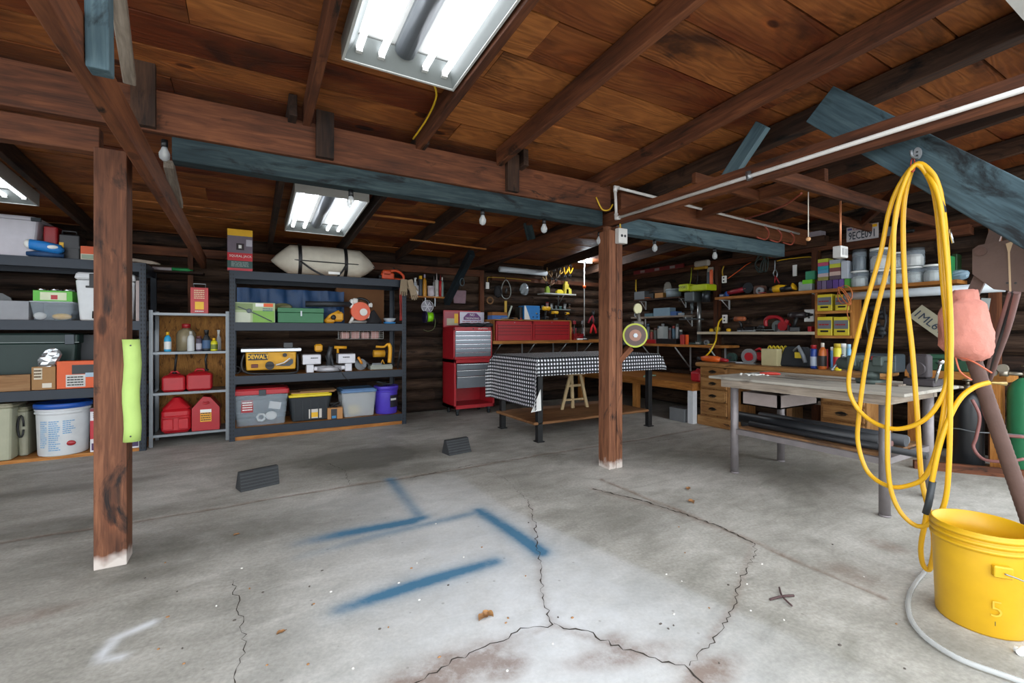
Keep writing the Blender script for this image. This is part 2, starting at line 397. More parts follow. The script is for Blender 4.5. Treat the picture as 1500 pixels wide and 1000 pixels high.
        for k in range(len(fine)-1): a = b0+2*k; rf.append((a+1, a+3, a+2, a))
    crack([(775,735),(783,765),(787,800),(794,850),(797,885),(810,915)], .0030)
    crack([(810,915),(765,922),(720,945),(655,972),(600,1004)], .0026)
    crack([(810,915),(860,925),(905,947),(960,966),(1000,975),(1035,1005)], .0040)
    crack([(1103,795),(1108,808),(1085,850),(1073,890),(1045,940),(1010,975)], .0022)
    crack([(340,850),(352,900),(358,940),(345,1005)], .0018)
    crack([(480,678),(505,690),(512,710)], .002); crack([(600,700),(690,681),(760,672),(830,665)], .004, .008)
    crack([(868,716),(930,730),(1000,752),(1060,773),(1103,795)], .007, .01); crack([(690,681),(740,700),(775,735)], .0012); crack([(930,650),(1020,638)], .003)
    n0 = nx*ny
    co = np.concatenate([co, np.array([tuple(v) for v in rv], np.float32)])
    me = bpy.data.meshes.new('floor')
    me.vertices.add(len(co)); me.vertices.foreach_set('co', co.ravel())
    fa = np.concatenate([q, np.array(rf)+n0]).astype(np.int32)
    me.loops.add(fa.size); me.loops.foreach_set('vertex_index', fa.ravel())
    me.polygons.add(len(fa)); me.polygons.foreach_set('loop_start', np.arange(0, fa.size, 4, dtype=np.int32))
    mi = np.zeros(len(fa), np.int32); mi[len(q):] = 1
    me.polygons.foreach_set('material_index', mi)
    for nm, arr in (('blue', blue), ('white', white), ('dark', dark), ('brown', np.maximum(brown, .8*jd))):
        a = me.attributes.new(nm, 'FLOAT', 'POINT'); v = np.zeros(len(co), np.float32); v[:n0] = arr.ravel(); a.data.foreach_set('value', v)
    me.update(calc_edges=True); me.validate()
    m, nt, N, L, b = newmat('concrete')
    tc = N.new('ShaderNodeTexCoord')
    def noise(s, d=6, ro=.6, sc=(1,1,1), dist=0):
        mp = N.new('ShaderNodeMapping'); mp.inputs['Scale'].default_value = sc; mp.inputs['Rotation'].default_value = (0,0,.35)
        L.new(tc.outputs['Object'], mp.inputs['Vector'])
        n = N.new('ShaderNodeTexNoise'); n.inputs['Scale'].default_value = s; n.inputs['Detail'].default_value = d; n.inputs['Roughness'].default_value = ro; n.inputs['Distortion'].default_value = dist
        L.new(mp.outputs[0], n.inputs['Vector']); return n.outputs['Fac']
    def mth(op, a, bb, c=None):
        n = N.new('ShaderNodeMath'); n.operation = op
        for k, x in enumerate((a, bb, c)):
            if x is None: continue
            if isinstance(x, (int, float)): n.inputs[k].default_value = x
            else: L.new(x, n.inputs[k])
        return n.outputs[0]
    def mixc(f, a, bb, bt='MIX'):
        n = N.new('ShaderNodeMix'); n.data_type = 'RGBA'; n.blend_type = bt
        for k, x in (('Factor', f), ('A', a), ('B', bb)):
            if isinstance(x, (int, float)) or isinstance(x, tuple): n.inputs[k].default_value = x
            else: L.new(x, n.inputs[k])
        return n.outputs['Result']
    def attr(nm):
        a = N.new('ShaderNodeAttribute'); a.attribute_name = nm; return a.outputs['Fac']
    f = mth('ADD', mth('MULTIPLY', noise(.9, 7, .62, dist=.6), .60), mth('MULTIPLY', noise(3.5, 8, .7, (1,2.2,1), .5), .40))
    rp = N.new('ShaderNodeValToRGB'); e = rp.color_ramp.elements
    e[0].position = .36; e[0].color = srgb('#85837a'); e[1].position = .64; e[1].color = srgb('#c6c3bc')
    k = e.new(.5); k.color = srgb('#a6a39b'); L.new(f, rp.inputs['Fac'])
    col = rp.outputs['Color']
    sp = noise(60, 3, .6); r2 = N.new('ShaderNodeMapRange'); r2.inputs['From Min'].default_value = .35; r2.inputs['From Max'].default_value = .7; r2.inputs['To Min'].default_value = .84; r2.inputs['To Max'].default_value = 1.1
    L.new(sp, r2.inputs['Value']); col = mixc(1.0, col, r2.outputs[0], 'MULTIPLY')
    n1 = noise(7, 6, .7); brk = mth('MULTIPLY_ADD', n1, .9, .55)
    wht = mth('MULTIPLY', attr('white'), mth('MULTIPLY_ADD', n1, 1.2, .35)); col = mixc(mth('MINIMUM', wht, .9), col, srgb('#dfe2e6'))  # white paint strokes plus the painted daylight patch
    dk = mth('MULTIPLY', attr('dark'), mth('MULTIPLY_ADD', noise(3, 6, .7), 1.7, .12)); col = mixc(mth('MINIMUM', mth('MAXIMUM', dk, 0), .75), col, srgb('#4b4a41'))
    br = mth('MULTIPLY', attr('brown'), mth('MULTIPLY_ADD', noise(12, 6, .75), 2.2, -.45)); col = mixc(mth('MINIMUM', mth('MAXIMUM', br, 0), .7), col, srgb('#6d4f3c'))
    bl = mth('MULTIPLY', attr('blue'), mth('MULTIPLY_ADD', noise(25, 5, .7), 1.0, .75)); col = mixc(mth('MINIMUM', bl, .92), col, srgb('#2b6a8c'))
    ps = N.new('ShaderNodeTexVoronoi'); ps.inputs['Scale'].default_value = 9; L.new(tc.outputs['Object'], ps.inputs['Vector'])
    pr = N.new('ShaderNodeMapRange'); pr.inputs['From Min'].default_value = .05; pr.inputs['From Max'].default_value = .065; pr.inputs['To Min'].default_value = 1; pr.inputs['To Max'].default_value = 0
    L.new(ps.outputs['Distance'], pr.inputs['Value']); col = mixc(mth('MULTIPLY', pr.outputs[0], .35), col, srgb('#5d5a52'))
    L.new(col, b.inputs['Base Color']); b.inputs['Roughness'].default_value = .62; b.inputs['Specular IOR Level'].default_value = .35
    bp = N.new('ShaderNodeBump'); bp.inputs['Strength'].default_value = .35; bp.inputs['Distance'].default_value = .006
    L.new(mth('ADD', f, mth('MULTIPLY', sp, .3)), bp.inputs['Height']); L.new(bp.outputs['Normal'], b.inputs['Normal'])
    me.materials.append(m); me.materials.append(mat('#3a332c', .95, name='crack_dirt'))
    o = bpy.data.objects.new('floor', me); COL.objects.link(o); o['kind'] = 'structure'
build_floor()

# log walls
def log_wall(name, L0, L1, const, along, h0, h1, course, sgn, step):
    mb = MB(); z = h0; k = 0
    while z < h1 - .02:
        c = min(course*random.uniform(.85, 1.15), h1-z); seams = [L0]
        while seams[-1] < L1: seams.append(min(L1, seams[-1]+random.uniform(1.4, 3.2)))
        for a, b_ in zip(seams[:-1], seams[1:]):
            prof = []
            r = .085*random.uniform(.8, 1.1)
            for i in range(7):
                t = i/6; prof.append((const - sgn*r*math.sin(math.pi*t)**.6, z+c*t))
            prof += [(const+sgn*.10, z+c), (const+sgn*.10, z)]
            if along == 'x': mb.prism([(p[0], p[1]) for p in prof], a, b_, 'yz')
            else: mb.prism([(p[0], p[1]) for p in prof], a, b_, 'xz')
        z += c
    return struct(name, mb, [W_log('x' if along == 'x' else 'y')])
log_wall('wall_back', -5.2, 6.15, YB+.05, 'x', 0, 2.62, .17, 1, 0)
log_wall('wall_right', 0.0, YB+.05, XR+.05, 'y', 0, 2.8, .19, 1, 0)
log_wall('wall_left', 3.0, YB+.05, -5.2, 'y', 0, 2.7, .18, -1, 0)

# ceiling boards following the roof slope
mb = MB(); y = .62
while y < YB+.15:
    w = random.choice([.25, .28, .30, .32]); x = -5.4
    while x < XR+.3:
        ln = random.uniform(2.2, 4.5); dz = random.uniform(0, .008); g = .012
        y0, y1 = y, y+w-g; z0, z1 = zb(y0)+.135+dz, zb(y1)+.135+dz
        x1 = min(x+ln, XR+.35)-.003
        mb.add([(x,y0,z0),(x1,y0,z0),(x1,y1,z1),(x,y1,z1),(x,y0,z0+.022),(x1,y0,z0+.022),(x1,y1,z1+.022),(x,y1,z1+.022)],
               [(0,3,2,1),(4,5,6,7),(0,1,5,4),(1,2,6,5),(2,3,7,6),(3,0,4,7)])
        x += ln
    y += w
mb.box(-5.4, .62, 2.78, XR+.35, .75, 2.80, 1)
mb.add([(-5.4,.62,zb(.62)+.17),(XR+.35,.62,zb(.62)+.17),(XR+.35,YB+.2,zb(YB+.2)+.17),(-5.4,YB+.2,zb(YB+.2)+.17)], [(0,1,2,3)], 1)
struct('ceiling', mb, [W_ceil(), mat('#17130f', .95)])
# white painted header board over the open front
mb = MB(); mb.box(-5.4, .36, 2.57, XR+.35, .62, 2.9); mb.box(-5.4, .34, 2.55, XR+.35, .36, 2.92)
struct('trim_1', mb, [mat('#c9c9c6', .7, bump=.2)])

def beam(name, p0, p1, w, h, m, label=None, cat='beam', roll=0, group=None, twist=None, z_is='bottom', kind=None):
    p0 = Vector(p0); p1 = Vector(p1); d = p1-p0; Ln = d.length
    x = d.normalized(); up = Vector((0,0,1)) if abs(x.z) < .95 else Vector((0,-1,0))
    yv = up.cross(x).normalized(); zv = x.cross(yv)
    M = Matrix((x, yv, zv)).transposed().to_4x4(); M.translation = p0
    mbb = MB(); lo = 0 if z_is == 'bottom' else -h/2
    n = max(1, int(Ln/.5))
    mbb.box(0, -w/2, lo, Ln, w/2, lo+h)
    o = obj(name, mbb, m, bevel=.005); o.matrix_world = M @ Matrix.Rotation(roll, 4, 'X')
    if kind: o['kind'] = kind
    else: tag(o, label, cat, group)
    return o
# rafters
def rafter(X, y0, y1, label, w=.045, h=.128, m=None, dz=0):
    return beam('rafter', (X, y0, zb(y0)+dz), (X, y1, zb(y1)+dz), w, h, m or W_beam(), label, 'rafter')
RF = [(-2.75,'rafter at the far left, left of the leftmost light'),(-1.40,'rafter crossing above the left shelving, right of the leftmost light'),
      (.05,'rafter just left of the near big light'),(.30,'sloping rafter touching the left rim of the big ceiling light'),(1.10,'rafter along the right rim of the big ceiling light'),
      (1.65,'rafter running up the middle of the bare ceiling boards'),(2.62,'long rafter just left of the white conduit beam'),
      (3.22,'dark rafter above the blue diagonal brace'),(4.30,'rafter over the steel table bay'),(5.15,'rafter near the right wall')]
for i, (x, lb) in enumerate(RF):
    if i == 2: continue
    if i in (3,):
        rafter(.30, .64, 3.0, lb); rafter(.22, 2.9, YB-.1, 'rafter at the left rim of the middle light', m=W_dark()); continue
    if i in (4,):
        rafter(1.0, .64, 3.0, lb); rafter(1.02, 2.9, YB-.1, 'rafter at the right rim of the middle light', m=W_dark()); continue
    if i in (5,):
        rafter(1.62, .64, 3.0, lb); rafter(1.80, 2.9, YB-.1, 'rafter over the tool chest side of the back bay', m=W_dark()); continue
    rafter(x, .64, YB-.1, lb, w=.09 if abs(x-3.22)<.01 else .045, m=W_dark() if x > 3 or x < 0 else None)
# big built-up beam across the room on the two posts
beam('beam', (-3.6, 3.02, 2.225), (2.72, 3.02, 2.225), .05, .22, W_beam(), 'reddish brown plank beam across the room, above the blue timber')
beam('beam', (-.36, 3.08, 2.10), (2.66, 3.08, 2.10), .10, .14, W_blue(), 'blue-stained timber under the brown beam, between the two posts')
beam('beam', (-3.6, 3.10, 2.09), (-.66, 3.10, 2.09), .08, .13, W_beam(), 'brown lower timber of the beam, left of the near post')
beam('beam', (2.82, 3.08, 2.06), (5.45, 3.08, 2.06), .10, .15, W_slate(), 'blue-painted timber running from the second post towards the right wall')
beam('beam', (2.84, 3.02, 2.225), (6.0, 3.02, 2.225), .05, .19, W_beam(), 'brown plank beam above the blue timber, right of the second post')
for x in (-.47, .40, 1.72):
    mb = MB(); mb.box(-.05, -.02, 0, .05, .02, .36 if x < 0 else .28)
    one('wood_block', mb, W_dark('z'), {-.47:'wide wooden cleat nailed to the beam beside the near post', .40:'dark wooden cleat on the beam below the big light', 1.72:'wooden cleat nailed to the beam near its right end'}[x], 'cleat', (x, 2.975, 2.235))
# posts
mb = MB(); mb.box(-.064,-.065,0,.064,.065,2.09)
def post_mat(nm, d, mi_, li):
    m = wood(d, mi_, li, 'z', 1.0, .8, .7, .15, '#1d1512', nm).copy(); N = m.node_tree.nodes; L = m.node_tree.links; b = N['Principled BSDF']
    src = b.inputs['Base Color'].links[0].from_socket
    tc = N.new('ShaderNodeTexCoord'); sx = N.new('ShaderNodeSeparateXYZ'); L.new(tc.outputs['Object'], sx.inputs[0])
    no = N.new('ShaderNodeTexNoise'); no.inputs['Scale'].default_value = 14; L.new(tc.outputs['Object'], no.inputs['Vector'])
    mm = N.new('ShaderNodeMath'); mm.operation = 'MULTIPLY_ADD'; mm.inputs[1].default_value = -.14; L.new(no.outputs['Fac'], mm.inputs[0]); L.new(sx.outputs['Z'], mm.inputs[2])
    mr = N.new('ShaderNodeMapRange'); mr.inputs['From Min'].default_value = -.05; mr.inputs['From Max'].default_value = .01; mr.inputs['To Min'].default_value = .85; mr.inputs['To Max'].default_value = 0
    L.new(mm.outputs[0], mr.inputs['Value'])
    mx = N.new('ShaderNodeMix'); mx.data_type = 'RGBA'; L.new(mr.outputs[0], mx.inputs['Factor']); L.new(src, mx.inputs['A']); mx.inputs['B'].default_value = srgb('#c9c0b8'); L.new(mx.outputs['Result'], b.inputs['Base Color'])
    return m
PM = post_mat('post_wood', '#2c170f', '#623c28', '#8f5f43')
one('wooden_post', mb, PM, 'square brown timber post with a pale green foam guard, standing on the left', 'post', (-.60, 3.035, 0), 0, bevel=.004)
mb = MB(); mb.box(-.072,-.07,0,.005,.07,2.05); mb.box(.012,-.07,0,.078,.07,2.09)
mb.box(-.04,.0,.0,.04,.05,2.10)
p2 = thing('wooden_post', 'double timber post right of centre carrying a grey outlet box and grinding wheel', 'post', (2.735, 3.02, 0))
obj('timber', mb, PM, p2, .004)
# worn branded ring on the post
mb = MB(); mb.tube([(math.cos(a*math.pi/8)*.022, 0, math.sin(a*math.pi/8)*.042) for a in range(-3, 12)], .004, 6)
obj('horseshoe_mark', mb, RUST, p2, loc=(.045, -.072, 1.33))
# tie beams running front to back
beam('tie_beam', (-.45, .8, 2.0), (-.45, 6.3, 1.90), .05, .14, W_beam(), 'dark tie beam passing in front of the near post', 'beam')
beam('tie_beam', (2.76, .0, 2.115), (2.76, 6.30, 2.09), .05, .12, W_beam(), 'long tie beam with a white conduit clipped along it', 'beam')
# ---------------------------------------------------------------- lights of the place
TUBE = glow('#f4f8ff', 5.0); 
def troffer(name, label, x0, y0, x1, y1, power):
    zc = zb((y0+y1)/2)+.02
    t = thing(name, label, 'ceiling light', ((x0+x1)/2, (y0+y1)/2, zc), 0)
    t.rotation_euler = (math.atan(-.072), 0, 0)
    w, d = x1-x0, y1-y0; WH = mat('#b5b6b2', .5); e = .012
    mb = MB()
    mb.box(-w/2,-d/2,.10,w/2,d/2,.11); mb.box(-w/2,-d/2,0,-w/2+e,d/2,.1); mb.box(w/2-e,-d/2,0,w/2,d/2,.1)
    mb.box(-w/2+e,-d/2,0,w/2-e,-d/2+e,.1); mb.box(-w/2+e,d/2-e,0,w/2-e,d/2,.1)
    obj('housing', mb, WH, t)
    mb = MB()
    for sx in (-1, 1): mb.prism([(sx*(w/2-e), .005), (sx*(w/2-.06), .09), (sx*(w/2-e), .09)], -d/2+e, d/2-e, 'xz')
    for sy in (-1, 1): mb.prism([(sy*(d/2-e), .005), (sy*(d/2-.09), .09), (sy*(d/2-e), .09)], -w/2+e, w/2-e, 'yz')
    obj('reflector', mb, mat('#666b69', .5), t)
    mb = MB(); mb.rings([[(math.cos(a*math.pi/8)*.055, y_, .095-math.sin(a*math.pi/8)*.055) for a in range(9)] for y_ in (-d/2+.08, d/2-.08)], 0, True)
    obj('ballast_cover', mb, mat('#6c7176', .35, .3), t)
    for k, x in enumerate((-.225, -.115, .115, .225)):
        mb = MB(); x *= w/.6; mb.cyl((x,-d/2+.06,.05), (x,d/2-.06,.05), .016, n=12)
        obj('tube', mb, TUBE, t)
        mb = MB()
        for sy in (-1,1): mb.cbox((x, sy*(d/2-.05), .055), (.03, .02, .05))
        obj('socket', mb, WH, t)
    return t
troffer('ceiling_light', 'big four-tube ceiling light in white housing, nearest the camera', .385, 1.1, .965, 2.31, 1)
troffer('ceiling_light', 'four-tube ceiling light over the middle shelving, above the canvas bag', .33, 4.2, .94, 5.45, 1)
troffer('ceiling_light', 'four-tube ceiling light at the far left edge above the storage totes', -2.2, 4.2, -1.57, 5.45, 1)
# ---------------------------------------------------------------- generic builders
def SB(px0, px1, yt, Y, z0):            # centre x, width, height of something seen between these columns on the plane Y, standing at z0
    a = onY(px0, yt, Y); b = onY(px1, yt, Y); return (a.x+b.x)/2, b.x-a.x, (a.z+b.z)/2 - z0
def SR(px0, px1, yt, X, z0):            # the same for things against the right wall
    a = onX(px0, yt, X); b = onX(px1, yt, X); return (a.y+b.y)/2, a.y-b.y, (a.z+b.z)/2 - z0
RR = -math.pi/2
def patch(parent, x0, z0, x1, z1, y, m, name='label', th=.0015, rot=None, label=None):
    mb = MB(); mb.box(x0, y-th, z0, x1, y, z1); o = obj(name, mb, m, parent)
    if label: o['label'] = label
    return o
def scribble(parent, x0, z0, x1, z1, y, m, rows=4, name='printed_text', seed=0):
    r = random.Random(seed); mb = MB(); h = (z1-z0)/rows
    for k in range(rows):
        x = x0
        while x < x1-.004:
            w = min(r.uniform(.1, .3)*(x1-x0), x1-x); mb.box(x, y-.002, z0+h*(k+.3), x+w*.85, y-.0005, z0+h*(k+.72)); x += w
    return obj(name, mb, m, parent)
def carton(name, label, cat, loc, w, d, h, m, rotz=0, panels=(), txt=(), rows=(), group=None, flaps=False):
    t = thing(name, label, cat, loc, rotz, group)
    mb = MB(); mb.box(-w/2, 0, 0, w/2, d, h); 
    obj('box_body', mb, m, t, .002)
    if flaps:
        mb = MB(); mb.box(-w/2, d*.02, h, w/2, d*.49, h+.003); mb.box(-w/2, d*.51, h, w/2, d*.98, h+.003); obj('flap', mb, m, t)
    for k, (fx0, fz0, fx1, fz1, pm) in enumerate(panels):
        patch(t, -w/2+fx0*w, fz0*h, -w/2+fx1*w, fz1*h, -.0003-.0012*k, pm, 'printed_panel')
    for (s, fx, fz, size, tm) in txt: text(s, t, tm, size, (-w/2+fx*w, -.010, fz*h))
    for k, (fx0, fz0, fx1, fz1, n, tm) in enumerate(rows): scribble(t, -w/2+fx0*w, fz0*h, -w/2+fx1*w, fz1*h, -.007, tm, n, seed=k+int(w*1e4))
    return t
def tote(name, label, loc, w, d, h, mb_, ml, rotz=0, rim=.03, taper=.84, latch=None, ribs=0, cat='storage tote', group=None):
    t = thing(name, label, cat, loc, rotz, group)
    b = MB(); b.taper(0, d/2, 0, h-rim, w*taper, d*taper, w*.96, d*.96, .03, eb=.008)
    for k in range(ribs):
        x = -w*.36+k*w*.72/max(1,ribs-1); b.taper(x, d*.04, .01, h-rim, .012, .012, .012, .012, .003)
    obj('tub', b, mb_, t)
    b = MB(); b.taper(0, d/2, h-rim, h-.004, w, d, w, d, .03, eb=.006); b.taper(0, d/2, h-.004, h+.006, w*.9, d*.9, w*.88, d*.88, .03)
    obj('lid', b, ml, t)
    if latch is not None:
        for sx in latch:
            b = MB(); b.box(sx*w-.035, -.012, h-rim-.012, sx*w+.035, .004, h-.004, b=.004); obj('latch', b, DSTEEL, t)
    return t
def pail(name, label, loc, r, h, m, lidm=None, rotz=0, ribs=3, cat='bucket', handle=True, taper=.88):
    t = thing(name, label, cat, loc, rotz)
    prof = [(r*taper*.97, 0), (r*taper, .008), (r*.965, h*.80)]
    for k in range(ribs): z = h*(.82+.06*k); prof += [(r*.965, z), (r*1.02, z+.002), (r*1.02, z+h*.03), (r*.97, z+h*.032)]
    prof += [(r*.985, h)]
    b = MB()
    if lidm is None: prof += [(r*.955, h), (r*.94, h*.8), (r*.86, .012)]
    b.lathe(prof, n=40); obj('pail_body', b, m, t)
    if lidm is not None:
        b = MB(); b.lathe([(r*.99, h-.035), (r*1.05, h-.033), (r*1.06, h), (r*1.03, h+.012), (r*.98, h+.012), (r*.96, h+.004)], n=40); obj('lid', b, lidm, t)
    if handle:
        b = MB(); b.tube([(math.cos(a)*r*1.03, -abs(math.sin(a))*r*.35, h*.80-math.sin(a)*h*.33) for a in [math.pi*k/16 for k in range(17)]], .0022, 6); obj('handle', b, STEEL, t)
    return t
def bottle(label, loc, r, h, m, cap, kind='can', band=None, cat='bottle', name='bottle', group=None):
    t = thing(name, label, cat, loc, 0, group)
    b = MB()
    if kind == 'can': pr = [(r*.95,0),(r,.004),(r,h*.80),(r*.8,h*.85),(r*.45,h*.87)]; cp = [(r*.85,h*.84),(r*.85,h*.98),(r*.8,h)]
    elif kind == 'bottle': pr = [(r*.95,0),(r,.006),(r,h*.6),(r*.85,h*.72),(r*.38,h*.84)]; cp = [(r*.45,h*.84),(r*.45,h*.97),(r*.4,h)]
    elif kind == 'spray': pr = [(r*.95,0),(r,.006),(r,h*.55),(r*.5,h*.72),(r*.35,h*.80)]; cp = [(r*.45,h*.78),(r*.5,h*.9),(r*.6,h)]
    elif kind == 'tube': pr = [(r,0),(r,h*.7),(r*.3,h*.72),(r*.12,h)]; cp = [(r*1.03,0),(r*1.03,.01),(r,.012)]
    elif kind == 'tub': pr = [(r*.92,0),(r,h*.85)]; cp = [(r*1.04,h*.85),(r*1.04,h*.98),(r,h)]
    b.lathe(pr, n=16); obj('bottle_body', b, m, t)
    b = MB(); b.lathe(cp, n=16); obj('cap', b, cap, t)
    if band is not None:
        b = MB(); b.lathe([(r*1.01,h*.12),(r*1.02,h*.13),(r*1.02,h*.5),(r*1.01,h*.51)], n=16, cap=(False,False)); obj('label', b, band, t)
    if kind == 'spray':
        b = MB(); b.box(-r*.35,-r*1.5,h*.93,r*.35,r*.4,h*1.0,b=.003); obj('trigger', b, cap, t)
    return t
def drill(label, loc, rotz, m, s=1.0, m2=None, name='cordless_drill', battery=True, lying=False, group=None):
    m2 = m2 or BLACK; t = thing(name, label, 'power tool', loc, rotz, group); t.scale = (s,s,s)
    if lying: t.rotation_euler = (math.pi/2, 0, rotz)
    b = MB(); b.cyl((-.09,0,.185), (.05,0,.185), .033, .036, 14); b.ball((-.09,0,.185), .034); obj('motor_housing', b, m, t)
    b = MB(); b.cyl((.05,0,.185), (.085,0,.185), .030, .022, 14); b.cyl((.085,0,.185), (.12,0,.185), .018, .010, 10); obj('chuck', b, m2, t)
    b = MB(); b.tube([(-.03,0,.17), (-.045,0,.11), (-.055,0,.05)], [.022,.019,.022], 10); obj('grip', b, m2, t)
    b = MB(); b.box(-.10,-.035,.0,.0,.035,.055,b=.008); obj('battery', b, m if not battery else m2, t)
    return t
# ---------------------------------------------------------------- shelving racks
YR = 5.73
def rack(name, label, x0, x1, yf, dep, levels, H, n_slots, board):
    t = thing(name, label, 'shelving rack', ((x0+x1)/2, yf, 0)); w = x1-x0
    for sx in (-1, 1):
        for yy in (0, dep):
            b = MB(); X0 = sx*w/2; s_ = -sx
            b.box(min(X0, X0+s_*.055), yy-(.0 if yy == 0 else .003), 0, max(X0, X0+s_*.055), yy+(.003 if yy == 0 else 0), H)
            b.box(min(X0, X0+s_*.003), (yy if yy == 0 else yy-.04), 0, max(X0, X0+s_*.003), (yy+.04 if yy == 0 else yy), H)
            if yy == 0:
                k = 0; z = .02
                while z < H-.02:
                    for xx in (.014, .038): b.box(X0+s_*xx-.0045, -.0012, z, X0+s_*xx+.0045, -.0002, z+.02, 1)
                    b.box(X0 + (-.0012 if sx < 0 else .0002), .018, z, X0 + (-.0002 if sx < 0 else .0012), .027, z+.02, 1)
                    z += .042
            obj('upright', b, [RACK, mat('#0a0c0e', .7)], t)
    for z in levels:
        for yy in (.003, dep-.028):
            b = MB(); b.box(-w/2+.006, yy, z-.09, w/2-.006, yy+.025, z); b.box(-w/2+.006, yy, z-.012, w/2-.006, yy+.03, z-.008); obj('rail', b, RACK, t, .003)
        for sx in (-1, 1):
            b = MB(); b.box(sx*w/2-(.028 if sx > 0 else -.003), .03, z-.09, sx*w/2+(-.003 if sx > 0 else .028), dep-.03, z); obj('side_rail', b, RACK, t)
        b = MB(); b.box(-w/2+.03, .03, z-.014, w/2-.03, dep-.03, z-.001); obj('shelf_board', b, board, t)
    return t
PB = W_orange('x')
rack('shelving_rack', 'dark steel rack of totes behind the near post, at the left edge', -2.84, -.885, YR, .6, [1.86, 1.285, .645], 1.86, 44, PB)
rack('shelving_rack', 'dark steel four-level rack with the canvas bag on top', -.185, 1.745, YR, .6, [1.84, 1.28, .70, .135], 1.84, 44, PB)
b = MB(); b.box(-.97,0,0,.97,.56,.03); one('base_board', b, W_orange(), 'orange-edged board on the floor under the left rack', 'board', (-1.87, YR+.02, 0.0))
b = MB(); b.box(-.92,0,0,.92,.5,.04); one('base_board', b, W_orange(), 'pale wooden board on the floor under the middle rack', 'board', (.78, YR+.03, 0.0))
# -- left rack, top shelf
Z = 1.862
cx, w, h = SB(-60, 57, 313, 5.86, Z)
tote('storage_tote', 'large whitish tote at the left end of the left rack top shelf', (cx, 5.87, Z), w, .42, h, mat('#c8c6cf', .45), mat('#c8c6cf', .45), taper=.82, latch=[.46])
cx, w, h = SB(62, 85, 331, 5.92, Z)
t = thing('tool_case', 'upright red case between the white tote and the black case', 'case', (cx, 5.92, Z))
b = MB(); b.taper(0,.09,0,h,w,.18,w*.95,.17,.02,eb=.01); obj('case_body', b, RED, t); scribble(t, -.04, h*.3, 0, h*.45, -.002, WHITE, 2)
cx, w, h = SB(86, 117, 343, 5.84, Z)
t = thing('tool_case', 'black hard case with a small yellow sticker on the left rack top', 'case', (cx, 5.84, Z))
b = MB(); b.box(-w/2,0,0,w/2,.22,h,b=.012); b.box(-w/2,-.004,h*.46,w/2,.0,h*.54); obj('case_body', b, mat('#25262a', .4), t)
b = MB(); b.tube([(-.05,.01,h),(-.05,.01,h+.03),(.05,.01,h+.03),(.05,.01,h)], .008, 8); obj('handle', b, BLACK, t)
patch(t, -w*.47, h*.38, -w*.26, h*.66, -.004, YEL, 'sticker')
t = thing('water_toy', 'blue and white rolled bundle lying before the red case', 'bundle', (onY(66,372,5.79).x, 5.785, Z))
b = MB(); b.tube([(-.12,0,.115),(-.10,0,.115),(0,.0,.1),(.10,.0,.08),(.13,0,.075)], [.02,.046,.05,.045,.015], 14); obj('roll', b, mat('#1d79c4', .5), t)
b = MB(); b.ball((-.105,-.005,.115), (.03,.045,.045)); b.ball((.06,-.035,.095), (.045,.02,.02)); obj('white_end', b, WHITE, t)
b = MB(); b.tube([(-.12,0,.028),(0,0,.03),(.13,0,.028)], [.02,.03,.018], 10); b.tube([(-.12,.05,.028),(.12,.05,.028)], .026, 10); obj('lower_roll', b, mat('#1a3e66', .6), t)
cx, w, h = SB(118, 150, 361, 5.80, Z)
carton('toy_box', 'small orange and white printed carton beside the black case', 'box', (cx, 5.80, Z), w, .16, h, mat('#c9c1ae', .6), panels=[(0,.45,1,1,mat('#c8552b',.6)),(.05,.1,.9,.4,mat('#8b9a86',.6))])
b = MB(); b.tube([(-.16,0,.01),(-.05,0,.035),(.1,0,.02),(.16,.03,.012)], [.012,.02,.018,.008], 8)
one('driftwood', b, W_grey(), 'crooked grey stick lying on the right end of the left rack', 'stick', (onY(205,380,5.85).x, 5.85, Z))
b = MB(); b.tube([(-.1,0,.02),(0,0,.045),(.12,0,.03)], .016, 8); b.box(-.12,-.05,0,.06,.06,.012)
one('rope_pile', b, W_ply(), 'brown bark pieces heaped beside the grey stick', 'wood scrap', (onY(200,380,5.98).x, 5.98, Z))
# -- left rack, second shelf
Z = 1.287
cx, w, h = SB(-30, 42, 440, 5.80, Z)
carton('grey_bin', 'plain pale grey box at the left end of the second shelf', 'box', (cx, 5.80, Z), w, .35, h, mat('#8f9196', .6))
t = thing('clear_bin', 'clear bin with yellow tools under the green drinks pack', 'bin', (0,0,0)); cx, w, h = SB(42, 108, 441, 5.78, Z); t.location = (cx, 5.78, Z)
b = MB(); b.taper(0,.17,0,h,w*.82,.3,w,.34,.02,open_top=True); obj('tub', b, CLEAR, t)
b = MB(); b.box(-w/2,0,h-.012,w/2,.34,h,b=.004); obj('lid', b, CLEARB, t)
b = MB(); b.ball((0,0,.03),(.07,.05,.03)); one('sanding_pads', b, YEL, 'yellow lump seen inside the clear bin', 'tool', (cx+.05, 5.86, Z+.005))
b = MB(); b.ball((0,0,.035),(.045,.04,.034)); one('tape_roll', b, WHITE, 'white round roll inside the clear bin', 'tape', (cx-.1, 5.86, Z+.005))
cx, w, h2 = SB(48, 106, 426, 5.86, Z+h)
t = carton('drinks_pack', 'bright green carton of silver-topped drink cans', 'drinks pack', (cx, 5.86, Z+h+.002), w, .2, h2, mat('#5cb63c', .5), panels=[(.18,.12,.85,.85,mat('#cfd6b4',.5)),(.45,.2,.62,.6,mat('#b02a35',.5))])
for k in range(6):
    b = MB(); b.lathe([(.03,0),(.032,.01),(.029,.022),(.024,.024)], n=14); obj('can_top', b, CHROME, t, loc=(-w/2+.045+(k%3)*(w-.09)/2, .05+.1*(k//3), h2))
cx, w, h = SB(108, 199, 400, 5.78, Z)
t = thing('drinks_cooler', 'tall white cooler with black latch, half behind the near post', 'cooler', (cx, 5.78, Z))
